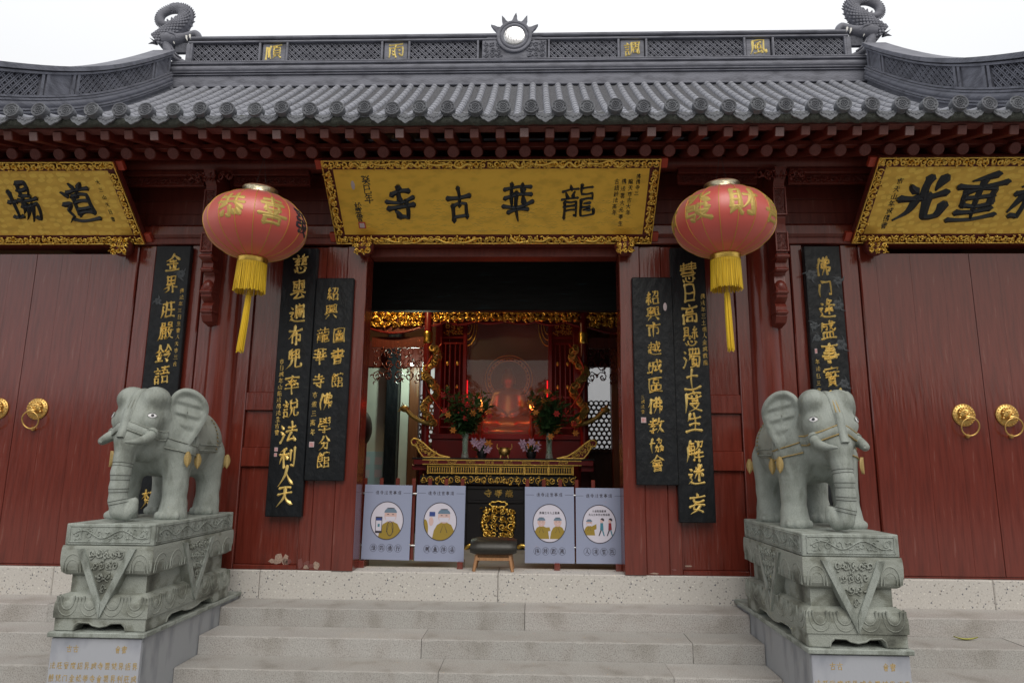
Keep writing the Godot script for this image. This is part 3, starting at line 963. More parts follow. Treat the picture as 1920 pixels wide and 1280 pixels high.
func make_ground() -> void:
	var g := B.new()
	g.quad(Vector3(-90, -0.905, -90), Vector3(-90, -0.905, 90), Vector3(90, -0.905, 90), Vector3(90, -0.905, -90))
	# quad order: clockwise seen from above
	g = B.new()
	g.box(Vector3(0, -1.005, 20), Vector3(180, 0.2, 180))
	struct("ground", g, M.ground)

	var steps := Node3D.new()
	steps.name = "stone_steps"
	add_child(steps)
	steps.set_meta("kind", "structure")
	rng.seed = 11
	# the strips of each tread that the two plinths leave free
	var free := [[-9.0, -3.173], [-2.477, 2.427], [3.123, 9.0]]
	for i in 4:
		var z1: float = NOSING[i]
		var z0: float = (0.05 if i == 0 else NOSING[i - 1]) - 0.0
		var top: float = STEP_TOP[i]
		for f in free:
			var x: float = f[0]
			while x < f[1] - 0.05:
				var L := rng.randf_range(1.5, 2.9)
				var x1: float = minf(x + L, f[1])
				if f[1] - x1 < 0.6:
					x1 = f[1]
				var b := B.new()
				var dy := rng.randf_range(-0.003, 0.003)
				worn_slab(b, x + 0.0025, x1 - 0.0025, z0 + 0.003, z1 + rng.randf_range(-0.004, 0.004), top + dy)
				var pick := rng.randf()
				obj("stone_slab", b, M.granite_pink if i == 0 and pick < 0.7 else (M.granite if pick < 0.55 else M.granite_dark), steps)
				x = x1

	var sill := Node3D.new()
	sill.name = "stone_sill"
	add_child(sill)
	sill.set_meta("kind", "structure")
	var cuts := [-9.0, -6.6, -4.4, -2.29, 0.1, 2.62, 4.9, 7.1, 9.0]
	for k in cuts.size() - 1:
		var b := B.new()
		b.span(Vector3(cuts[k] + 0.002, -0.93, -0.32), Vector3(cuts[k + 1] - 0.002, 0.003, 0.05), 0.008)
		obj("stone_slab", b, M.terrazzo, sill)

	var fl := B.new()
	fl.span(Vector3(-7.6, -0.3, -12.0), Vector3(7.6, -0.02, -0.323))
	struct("floor", fl, M.floor_stone)

	# a fallen leaf on the second step at the right
	var lf := B.new()
	var rows := []
	for i in 9:
		var t := i / 8.0
		var w := sin(PI * pow(t, 0.8)) * 0.019 + 0.001
		var y := 0.008 + 0.022 * pow(absf(t - 0.5) * 2.0, 2.0)
		var x := (t - 0.5) * 0.2
		rows.append(PackedVector3Array([Vector3(x, y + 0.006, -w), Vector3(x, y - 0.004, 0), Vector3(x, y + 0.006, w)]))
	lf.sheet(rows)
	var leaf := obj("fallen_leaf", lf, M.dry_leaf, null, Vector3(4.28, STEP_TOP[1], 0.56))
	leaf.rotation.y = -0.12
	leaf.set_meta("label", "curled yellow-green fallen leaf lying on the stone step right of the elephant pedestal")
	leaf.set_meta("category", "leaf")


# ------------------------------------------------------------------ carved ornament
# scrolls and leaves filling w x h metres in the plane of t (x along, y up, z out)
func carve(b: B, t: Transform3D, w: float, h: float, cell: float, depth: float, seed_: int, fat := 1.0) -> void:
	var r := RandomNumberGenerator.new()
	r.seed = seed_
	var nx := maxi(1, int(round(w / cell)))
	var ny := maxi(1, int(round(h / cell)))
	var cx := w / nx
	var cy := h / ny
	for j in ny:
		for i in nx:
			var c := Vector2((i + 0.5) * cx - w * 0.5, (j + 0.5) * cy - h * 0.5)
			var sgn := 1.0 if (i + j) % 2 == 0 else -1.0
			var R := minf(cx, cy) * 0.46
			var a0 := r.randf() * TAU
			var turns := r.randf_range(1.05, 1.6)
			var pts := PackedVector3Array()
			var rad := PackedFloat32Array()
			var steps := 11
			for k in steps:
				var u := float(k) / (steps - 1)
				var rr := R * lerpf(1.05, 0.16, u)
				var a := a0 + sgn * turns * TAU * u
				pts.append(t * Vector3(c.x + cos(a) * rr * cx / minf(cx, cy), c.y + sin(a) * rr * cy / minf(cx, cy), depth * (0.35 + 0.55 * u)))
				rad.append(R * fat * lerpf(0.14, 0.24, u))
			b.tube(pts, rad, 5)
			for k in 4:
				var a := r.randf() * TAU
				var rr := R * r.randf_range(0.7, 1.25)
				var p0 := c + Vector2(cos(a), sin(a)) * rr
				p0.x = clampf(p0.x, -w * 0.5 + R * 0.1, w * 0.5 - R * 0.1)
				p0.y = clampf(p0.y, -h * 0.5 + R * 0.1, h * 0.5 - R * 0.1)
				var a2 := r.randf() * TAU
				var q := PackedVector3Array()
				for m in 4:
					var u := m / 3.0
					q.append(t * Vector3(p0.x + cos(a2 + u * 1.6) * R * 0.75 * u, p0.y + sin(a2 + u * 1.6) * R * 0.75 * u, depth * (0.25 + 0.5 * sin(PI * u) + 0.2 * r.randf())))
				b.tube(q, PackedFloat32Array([R * 0.08, R * 0.22 * fat, R * 0.2 * fat, R * 0.03]), 5)


# ------------------------------------------------------------------ the roof
const EAVE_Z := 1.3
const RIDGE_Z := -6.0


func roof_y(z: float) -> float:
	var u := EAVE_Z - z
	return 4.205 + 0.379 * u + 0.0373 * u * u


func roof_slope(z: float) -> float:
	return 0.379 + 0.0746 * (EAVE_Z - z)


func make_roof() -> void:
	var roof := part("roof", hall)
	# the boarding under the tiles, thick, down both slopes
	var d := B.new()
	var zs := []
	for i in 17:
		zs.append(lerpf(EAVE_Z - 0.05, RIDGE_Z, i / 16.0))
	for i in 16:
		for m in [1.0, -1.0]:
			var q := []
			for z in [zs[i], zs[i + 1]]:
				var zz: float = z if m > 0 else 2.0 * RIDGE_Z - z
				q.append([zz, roof_y(z) - 0.02, roof_y(z) - 0.05])
			for y in [1, 2]:
				var a := Vector3(-7.6, q[0][y], q[0][0])
				var b2 := Vector3(-7.6, q[1][y], q[1][0])
				var c := Vector3(7.6, q[1][y], q[1][0])
				var e := Vector3(7.6, q[0][y], q[0][0])
				if (y == 1) == (m > 0):
					d.quad(a, b2, c, e)
				else:
					d.quad(e, c, b2, a)
	obj("roof_deck", d, M.tile_dark, roof)

	# mortar bed and the red batten along the eave
	var mo := B.new()
	var edge := PackedVector3Array()
	var er := PackedFloat32Array()
	rng.seed = 17
	for i in 260:
		var x := -7.5 + 15.0 * i / 259.0
		edge.append(Vector3(x, 4.205 + rng.randf_range(-0.006, 0.006), EAVE_Z - 0.045 + rng.randf_range(-0.008, 0.008)))
		er.append(0.05 + rng.randf_range(-0.006, 0.006))
	mo.tube(edge, er, 7)
	obj("mortar_bed", mo, M.mortar, roof)
	var ba := B.new()
	ba.span(Vector3(-7.5, 4.178, 1.06), Vector3(7.5, 4.206, 1.185), 0.004)
	obj("eave_batten", ba, M.red_raw, hall)

	# covering tile rows, each a run of half-round tiles from ridge to eave, closed by a disc
	var pitch := 0.2563
	var row := tile_row_mesh()
	var disc := disc_mesh()
	var drip := drip_mesh()
	for i in range(-29, 30):
		var x := 0.159 + pitch * i
		if absf(x) > 7.35:
			continue
		var tr := put("tile_row", row, [M.tile, M.tile_b, M.tile, M.tile_c][posmod(i * 7 + i * i, 4)], roof, Vector3(x + 0.006 * sin(i * 4.7), 0.004 * sin(i * 2.9), 0.01 * sin(i * 1.3)))
		tr.rotation.y = 0.0008 * sin(i * 5.3)
		var o := put("eave_disc", disc, M.tile_disc_a if (i * 7) % 3 else M.tile_disc_b, roof, Vector3(x, 4.287 + 0.006 * sin(i * 2.1), EAVE_Z + 0.04 + 0.01 * sin(i * 3.7)))
		o.rotation = Vector3(-0.12 + 0.03 * sin(i * 1.7), 0.07 * sin(i * 3.1), i * 0.7)
		var q := put("drip_tile", drip, M.tile_disc_b if (i * 5) % 3 else M.tile_disc_a, roof, Vector3(x + pitch * 0.5, 4.24, EAVE_Z + 0.012))
		q.rotation = Vector3(-0.22 + 0.06 * sin(i * 1.1), 0.06 * sin(i * 2.3), 0.04 * sin(i * 1.9))
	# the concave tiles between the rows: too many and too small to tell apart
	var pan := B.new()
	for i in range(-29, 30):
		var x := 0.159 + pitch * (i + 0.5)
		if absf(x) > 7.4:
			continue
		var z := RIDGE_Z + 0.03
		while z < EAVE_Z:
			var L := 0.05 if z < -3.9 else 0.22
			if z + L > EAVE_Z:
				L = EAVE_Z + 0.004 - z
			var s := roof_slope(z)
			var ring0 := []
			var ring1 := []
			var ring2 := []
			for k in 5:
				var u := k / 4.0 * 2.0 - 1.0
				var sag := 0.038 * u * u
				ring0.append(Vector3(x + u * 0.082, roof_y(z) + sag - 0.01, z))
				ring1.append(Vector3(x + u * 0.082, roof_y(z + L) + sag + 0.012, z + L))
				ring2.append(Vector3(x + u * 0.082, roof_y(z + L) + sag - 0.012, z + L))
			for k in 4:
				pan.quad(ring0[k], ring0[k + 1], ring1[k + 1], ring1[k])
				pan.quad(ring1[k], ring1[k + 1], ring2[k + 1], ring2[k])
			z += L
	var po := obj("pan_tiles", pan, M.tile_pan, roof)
	po.set_meta("kind", "stuff")

	# rafters: square flying rafters above, round rafters below, each with its board
	var sq := B.new()
	sq.box(Vector3(0, 0, -0.42), Vector3(0.086, 0.088, 0.84), 0.006)
	var sqm := sq.mesh()
	var rd := B.new()
	rd.lathe(PackedVector2Array([Vector2(0.058, -1.1), Vector2(0.06, -0.004), Vector2(0.056, 0)]), 14, Transform3D(Basis(Vector3.RIGHT, PI / 2), Vector3.ZERO))
	var rdm := rd.mesh()
	var se := B.new()
	se.box(Vector3(0, 0, 0.002), Vector3(0.078, 0.08, 0.006), 0.002)
	var sqe := se.mesh()
	var re := B.new()
	re.lathe(PackedVector2Array([Vector2(0.054, 0.0), Vector2(0.053, 0.004)]), 16, Transform3D(Basis(Vector3.RIGHT, PI / 2), Vector3.ZERO))
	var rde := re.mesh()
	rng.seed = 23
	for i in range(-31, 31):
		var x := 0.355 + 0.2365 * i
		var a := put("flying_rafter", sqm, M.red_matte, hall, Vector3(x + rng.randf_range(-0.006, 0.006), 4.127 + rng.randf_range(-0.004, 0.004), 1.15 + rng.randf_range(-0.01, 0.012)))
		a.rotation.x = 0.3
		var c := put("round_rafter", rdm, M.red_matte, hall, Vector3(x + rng.randf_range(-0.008, 0.008), 4.112 + rng.randf_range(-0.004, 0.004), 0.8 + rng.randf_range(-0.01, 0.012)))
		c.rotation.x = 0.4
		put("end_face", sqe, M.rafter_end if i % 5 else M.rafter_end_worn, a)
		put("end_face", rde, M.red_raw, c)
	var bb := B.new()
	bb.span(Vector3(-7.5, 4.172, 0.7), Vector3(7.5, 4.225, 0.775), 0.004)
	obj("rafter_board", bb, M.red_matte, hall)
	var so := B.new()
	so.quad(Vector3(-7.5, 4.172, 1.19), Vector3(7.5, 4.172, 1.19), Vector3(7.5, 4.56, 0.2), Vector3(-7.5, 4.56, 0.2))
	obj("soffit_board", so, M.red_matte, hall)

	make_ridge(roof)


func tile_row_mesh() -> ArrayMesh:
	var b := B.new()
	var z := RIDGE_Z + 0.06
	var tile := 0.2
	var prev := []
	while z < EAVE_Z - 0.005:
		var z1 := minf(z + tile, EAVE_Z)
		var ring := func(zz: float, r: float) -> Array:
			var s := roof_slope(zz)
			var up := Vector3(0, 1, s).normalized()
			var o := []
			for k in 9:
				var a := PI * k / 8.0
				o.append([Vector3(cos(a) * r, roof_y(zz), zz) + up * (sin(a) * r + 0.012), Vector3(cos(a), 0, 0) + up * sin(a)])
			return o
		var r0: Array = ring.call(z, 0.062)
		var r1: Array = ring.call(z1, 0.069)
		for k in 8:
			b.smooth_tri(r0[k][0], r0[k + 1][0], r1[k + 1][0], r0[k][1], r0[k + 1][1], r1[k + 1][1])
			b.smooth_tri(r0[k][0], r1[k + 1][0], r1[k][0], r0[k][1], r1[k + 1][1], r1[k][1])
			if prev.size():
				b.quad(prev[k + 1][0], prev[k][0], r0[k][0], r0[k + 1][0])
		if prev.is_empty():
			for k in 7:
				b.tri(r0[0][0], r0[k + 1][0], r0[k + 2][0])
		prev = r1
		z = z1
	for k in 7:
		b.tri(prev[0][0], prev[k + 2][0], prev[k + 1][0])
	return b.mesh()


func disc_mesh() -> ArrayMesh:
	var b := B.new()
	var t := Transform3D(Basis(Vector3.RIGHT, PI / 2), Vector3.ZERO)
	b.lathe(PackedVector2Array([Vector2(0.07, -0.06), Vector2(0.072, 0.0), Vector2(0.069, 0.01), Vector2(0.062, 0.01), Vector2(0.057, -0.002), Vector2(0.045, -0.002), Vector2(0.041, 0.008), Vector2(0.036, 0.008), Vector2(0.032, -0.002), Vector2(0.0, -0.002)]), 22, t)
	for k in 8:
		var a := TAU * k / 8
		b.ball(Vector3(cos(a) * 0.021, sin(a) * 0.021, 0.0), Vector3(0.008, 0.008, 0.009), 6, 4)
		b.ball(Vector3(cos(a + 0.4) * 0.051, sin(a + 0.4) * 0.051, 0.0), Vector3(0.006, 0.006, 0.008), 6, 4)
	b.ball(Vector3.ZERO, Vector3(0.009, 0.009, 0.012), 8, 4)
	return b.mesh()


func drip_mesh() -> ArrayMesh:
	var p := PackedVector2Array()
	# a shallow crescent top and a scalloped, pointed foot
	for k in 9:
		var u := k / 8.0 * 2.0 - 1.0
		p.append(Vector2(u * 0.1, 0.03 * u * u - 0.012))
	for k in range(1, 16):
		var u := 1.0 - k / 16.0 * 2.0
		var y := -0.082 * sqrt(maxf(0.0, 1.0 - u * u)) + 0.016 * u * u - 0.022 * pow(maxf(0.0, 1.0 - absf(u) * 3.2), 1.3)
		y -= 0.006 * absf(sin(u * PI * 2.5))
		p.append(Vector2(u * 0.098, y))
	var b := B.new()
	b.prism(p, -0.012, 0.0, Transform3D.IDENTITY, 0.0)
	for k in 5:
		var u := (k - 2) * 0.3
		b.ball(Vector3(u * 0.098, -0.035 * (1.0 - absf(u)) - 0.01, 0.0), Vector3(0.014, 0.016, 0.007), 6, 4)
	return b.mesh()


# interlaced grille of w x h: two sets of slanting double bars with little knots
func lattice(b: B, t: Transform3D, w: float, h: float, pitch: float, bar: float, depth: float) -> void:
	for dir in [1.0, -1.0]:
		var off := -h
		while off < w:
			for side in [-0.17, 0.17]:
				# a bar from the lower edge to the upper edge, cut at the sides
				var x0: float = off + side * pitch
				var x1: float = x0 + h
				var y0 := 0.0
				var y1 := h
				if x0 < 0.0:
					y0 = -x0
					x0 = 0.0
				if x1 > w:
					y1 = h - (x1 - w)
					x1 = w
				if y1 - y0 < 0.02:
					continue
				var A := Vector2(x0, y0)
				var C := Vector2(x1, y1)
				if dir < 0:
					A.x = w - A.x
					C.x = w - C.x
				var d := (C - A).normalized()
				var nn := Vector2(-d.y, d.x) * bar * 0.5
				var q := [A + nn, C + nn, C - nn, A - nn]
				var zf := depth * (0.9 if dir > 0 else 1.0)
				var P := []
				for e in q:
					P.append(t * Vector3(e.x - w * 0.5, e.y - h * 0.5, zf))
				var Q := []
				for e in q:
					Q.append(t * Vector3(e.x - w * 0.5, e.y - h * 0.5, 0))
				var mid := t * Vector3((A.x + C.x) * 0.5 - w * 0.5, (A.y + C.y) * 0.5 - h * 0.5, -0.2)
				b.out4(P[0], P[1], P[2], P[3], mid)
				b.out4(P[0], P[1], Q[1], Q[0], t * Vector3((A.x + C.x - w) * 0.5, (A.y + C.y - h) * 0.5, depth * 0.5))
				b.out4(P[3], P[2], Q[2], Q[3], t * Vector3((A.x + C.x - w) * 0.5, (A.y + C.y - h) * 0.5, depth * 0.5))
			off += pitch


func make_ridge(roof: Node3D) -> void:
	var ridge := part("main_ridge", hall)
	var z0 := RIDGE_Z
	# mouldings from the roof up: [y0, y1, half depth, bevel]
	var courses := [[8.85, 9.105, 0.2, 0.01], [9.105, 9.13, 0.235, 0.008], [9.13, 9.155, 0.2, 0.004], [9.155, 9.185, 0.245, 0.01], [9.185, 9.2, 0.21, 0.003], [9.335, 9.355, 0.2, 0.003], [9.355, 9.4, 0.24, 0.012], [9.4, 9.415, 0.19, 0.003], [9.415, 9.45, 0.215, 0.01], [9.885, 9.93, 0.2, 0.008], [9.93, 9.955, 0.16, 0.003], [9.955, 10.03, 0.225, 0.02]]
	for c in courses:
		var b := B.new()
		var reach := 7.5 if c[0] < 9.5 else 6.98
		b.span(Vector3(-reach, c[0], z0 - c[2]), Vector3(reach, c[1], z0 + c[2]), c[3])
		obj("moulding", b, M.ridge, ridge)
	var ro := B.new()
	ro.tube(PackedVector3Array([Vector3(-7.5, 9.267, z0 + 0.16), Vector3(0, 9.267, z0 + 0.16), Vector3(7.5, 9.267, z0 + 0.16)]), same(0.078, 3), 16)
	ro.span(Vector3(-7.5, 9.2, z0 - 0.2), Vector3(7.5, 9.335, z0 + 0.16))
	obj("roll_moulding", ro, M.ridge, ridge)
	var backing := B.new()
	backing.span(Vector3(-6.97, 9.45, z0 - 0.1), Vector3(6.97, 9.885, z0 + 0.02))
	obj("shade_backing", backing, M.tile_dark, ridge)  # solid dark panel put in for the shaded hollow behind the grilles
	# lattice panels, lettered panels and the posts between them
	var spans := [[-6.9, -5.42], [-4.83, -2.79], [-2.21, -0.75], [0.75, 2.21], [2.79, 4.83], [5.42, 6.9]]
	for s in spans:
		var b := B.new()
		lattice(b, Transform3D(Basis.IDENTITY, Vector3((s[0] + s[1]) * 0.5, 9.667, z0 + 0.04)), s[1] - s[0], 0.425, 0.155, 0.018, 0.1)
		obj("lattice_panel", b, M.ridge, ridge)
		for e in s:
			var pb := B.new()
			pb.box(Vector3(e, 9.667, z0 + 0.11), Vector3(0.045, 0.43, 0.17), 0.008)
			obj("post", pb, M.ridge, ridge)
	var words := {"順": -5.12, "雨": -2.5, "調": 2.5, "風": 5.12}
	for w in words:
		var pb := B.new()
		pb.box(Vector3(words[w], 9.667, z0 + 0.08), Vector3(0.5, 0.425, 0.14), 0.012)
		obj("letter_panel", pb, M.ridge, ridge)
		sign_part(w, ridge, M.gold_ridge, Transform3D(Basis.IDENTITY, Vector3(words[w], 9.675, z0 + 0.152)), 0.34, 0.1, 0.02, 1.0)
	for e in [-6.97, 6.97]:
		var pb := B.new()
		pb.box(Vector3(e, 9.667, z0 + 0.04), Vector3(0.1, 0.43, 0.3), 0.01)
		obj("post", pb, M.ridge, ridge)

	# the sun medallion: carved panel, ring, flames and a mirror
	var med := part("sun_medallion", hall)
	var pb := B.new()
	pb.box(Vector3(0.02, 9.667, z0 + 0.1), Vector3(1.36, 0.425, 0.18), 0.012)
	carve(pb, Transform3D(Basis.IDENTITY, Vector3(-0.44, 9.65, z0 + 0.185)), 0.4, 0.36, 0.14, 0.03, 301, 0.8)
	carve(pb, Transform3D(Basis.IDENTITY, Vector3(0.48, 9.65, z0 + 0.185)), 0.4, 0.36, 0.14, 0.03, 302, 0.8)
	obj("carved_panel", pb, M.ridge, med)
	var cy := 9.94
	var ring := B.new()
	var tz := Transform3D(Basis(Vector3.RIGHT, PI / 2), Vector3(0.02, cy, z0 + 0.16))
	var tm := Transform3D(Basis(Vector3.RIGHT, PI / 2 - 0.03), Vector3(0.02, cy, z0 + 0.165))
	ring.lathe(PackedVector2Array([Vector2(0.37, -0.2), Vector2(0.37, 0.07), Vector2(0.355, 0.085), Vector2(0.315, 0.085), Vector2(0.3, 0.06), Vector2(0.285, 0.09), Vector2(0.25, 0.1), Vector2(0.22, 0.07), Vector2(0.2, 0.05)]), 40, tz)
	obj("ring", ring, M.ridge, med)
	var mir := B.new()
	mir.lathe(PackedVector2Array([Vector2(0.24, 0.06), Vector2(0.235, 0.085), Vector2(0.2, 0.1), Vector2(0.13, 0.113), Vector2(0.06, 0.12), Vector2(0.0, 0.122)]), 32, tm)
	obj("mirror", mir, M.mirror, med)
	for k in 7:
		var a := deg_to_rad(90 + (k - 3) * 31.0)
		var fl := B.new()
		var p := PackedVector2Array()
		var bend := 0.06 * (-1.0 if k < 3 else 1.0)
		for q in [[0.3, -0.1], [0.37, -0.075], [0.43, -0.045], [0.5, -0.03], [0.585, 0.0]]:
			p.append(Vector2(q[1] + bend * pow((q[0] - 0.3) / 0.29, 2.0) * 0.6, q[0]))
		for q in [[0.5, 0.028], [0.44, 0.05], [0.38, 0.085], [0.3, 0.1]]:
			p.append(Vector2(q[1] + bend * pow((q[0] - 0.3) / 0.29, 2.0) * 0.6 - 0.012 * sin((q[0] - 0.3) * 20.0), q[0]))
		fl.prism(p, -0.05, 0.03, Transform3D(Basis(Vector3.BACK, a - PI / 2), Vector3(0.02, cy, z0 + 0.16)), 0.008)
		obj("flame", fl, M.ridge, med)

	# the ridges that run down the gable edges, with grille panels
	for sx in [-1.0, 1.0]:
		var side := part("side_ridge", hall)
		var prof := [[0.0, 0.2, 0.2], [0.2, 0.235, 0.25], [0.235, 0.25, 0.19], [0.25, 0.285, 0.26], [0.415, 0.45, 0.25], [0.45, 0.465, 0.18], [0.465, 0.5, 0.22], [0.86, 0.9, 0.21], [0.9, 0.925, 0.15], [0.925, 1.01, 0.24]]
		for c in prof:
			var b := B.new()
			sweep_side(b, sx * 7.42, c[0], c[1], c[2])
			obj("moulding", b, M.ridge, side)
		var roll := B.new()
		var rp := PackedVector3Array()
		for i in 25:
			var z := lerpf(z0 + 0.3, EAVE_Z - 0.2, i / 24.0)
			rp.append(Vector3(sx * (7.42 - 0.17), roof_y(z) + lift(z) + 0.35, z))
		roll.tube(rp, same(0.082, 25), 14)
		sweep_side(roll, sx * 7.42, 0.285, 0.415, 0.17)
		obj("roll_moulding", roll, M.ridge, side)
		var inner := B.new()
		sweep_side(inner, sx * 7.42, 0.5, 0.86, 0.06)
		obj("shade_backing", inner, M.tile_dark, side)  # dark filling added to stand for shade behind the side grilles
		# panels by their reach in z, nearest the main ridge first
		var pan := [[-5.62, -5.2, 0], [-5.1, -3.1, 1], [-3.0, -2.45, 0], [-2.35, -0.6, 1], [-0.5, 0.0, 0]]
		for q in pan:
			var b := B.new()
			side_panel(b, sx, q[0], q[1], q[2] == 1)
			obj("lattice_panel" if q[2] == 1 else "plain_panel", b, M.ridge, side)
			for e in [q[0], q[1]]:
				var pb2 := B.new()
				side_panel(pb2, sx, e - 0.03, e + 0.03, false, 0.06)
				obj("post", pb2, M.ridge, side)
		make_ridge_dragon(sx)


func lift(z: float) -> float:
	# the side ridge sinks a little into the roof near the top and rises outward at its foot
	return -0.04 + 0.16 * smoothstep(-4.2, -0.8, z)


func sweep_side(b: B, x: float, y0: float, y1: float, half: float) -> void:
	var n := 24
	for i in n:
		var za := lerpf(RIDGE_Z + 0.3, EAVE_Z - 0.2, float(i) / n)
		var zb := lerpf(RIDGE_Z + 0.3, EAVE_Z - 0.2, float(i + 1) / n)
		var ya := roof_y(za) + lift(za)
		var yb := roof_y(zb) + lift(zb)
		var c := Vector3(x, (ya + yb) * 0.5 + (y0 + y1) * 0.5, (za + zb) * 0.5)
		for s in [-1.0, 1.0]:
			b.out4(Vector3(x + s * half, ya + y0, za), Vector3(x + s * half, ya + y1, za), Vector3(x + s * half, yb + y1, zb), Vector3(x + s * half, yb + y0, zb), c)
		b.out4(Vector3(x - half, ya + y1, za), Vector3(x + half, ya + y1, za), Vector3(x + half, yb + y1, zb), Vector3(x - half, yb + y1, zb), c)
		b.out4(Vector3(x - half, ya + y0, za), Vector3(x + half, ya + y0, za), Vector3(x + half, yb + y0, zb), Vector3(x - half, yb + y0, zb), c)
		if i == 0 or i == n - 1:
			var zz := za if i == 0 else zb
			var yy := ya if i == 0 else yb
			b.out4(Vector3(x - half, yy + y0, zz), Vector3(x + half, yy + y0, zz), Vector3(x + half, yy + y1, zz), Vector3(x - half, yy + y1, zz), c)


func side_panel(b: B, sx: float, za: float, zb: float, open: bool, proud := 0.0) -> void:
	var xf := 7.42 - 0.17 - proud * 0.5
	if not open:
		var n := maxi(1, int((zb - za) / 0.3))
		for i in n:
			var z0 := lerpf(za, zb, float(i) / n)
			var z1 := lerpf(za, zb, float(i + 1) / n)
			var y0 := roof_y(z0) + lift(z0)
			var y1 := roof_y(z1) + lift(z1)
			var c := Vector3(sx * 7.42, (y0 + y1) * 0.5 + 0.68, (z0 + z1) * 0.5)
			b.out4(Vector3(sx * xf, y0 + 0.5, z0), Vector3(sx * xf, y0 + 0.86, z0), Vector3(sx * xf, y1 + 0.86, z1), Vector3(sx * xf, y1 + 0.5, z1), c)
			for e in [[z0, y0], [z1, y1]]:
				b.out4(Vector3(sx * xf, e[1] + 0.5, e[0]), Vector3(sx * xf, e[1] + 0.86, e[0]), Vector3(sx * 7.42, e[1] + 0.86, e[0]), Vector3(sx * 7.42, e[1] + 0.5, e[0]), c)
		return
	# grille sheared to the slope of the roof
	var w := zb - za
	var t := B.new()
	lattice(t, Transform3D.IDENTITY, w, 0.36, 0.15, 0.018, 0.1)
	for i in range(0, t.v.size(), 3):
		var q := []
		for k in 3:
			var p := t.v[i + k]
			var z := (za + zb) * 0.5 + p.x
			q.append(Vector3(sx * (xf + 0.1 - p.z), roof_y(z) + lift(z) + 0.68 + p.y, z))
		b.out3(q[0], q[1], q[2], Vector3(sx * 8.2, (q[0].y + q[1].y) * 0.5, (q[0].z + q[1].z) * 0.5))


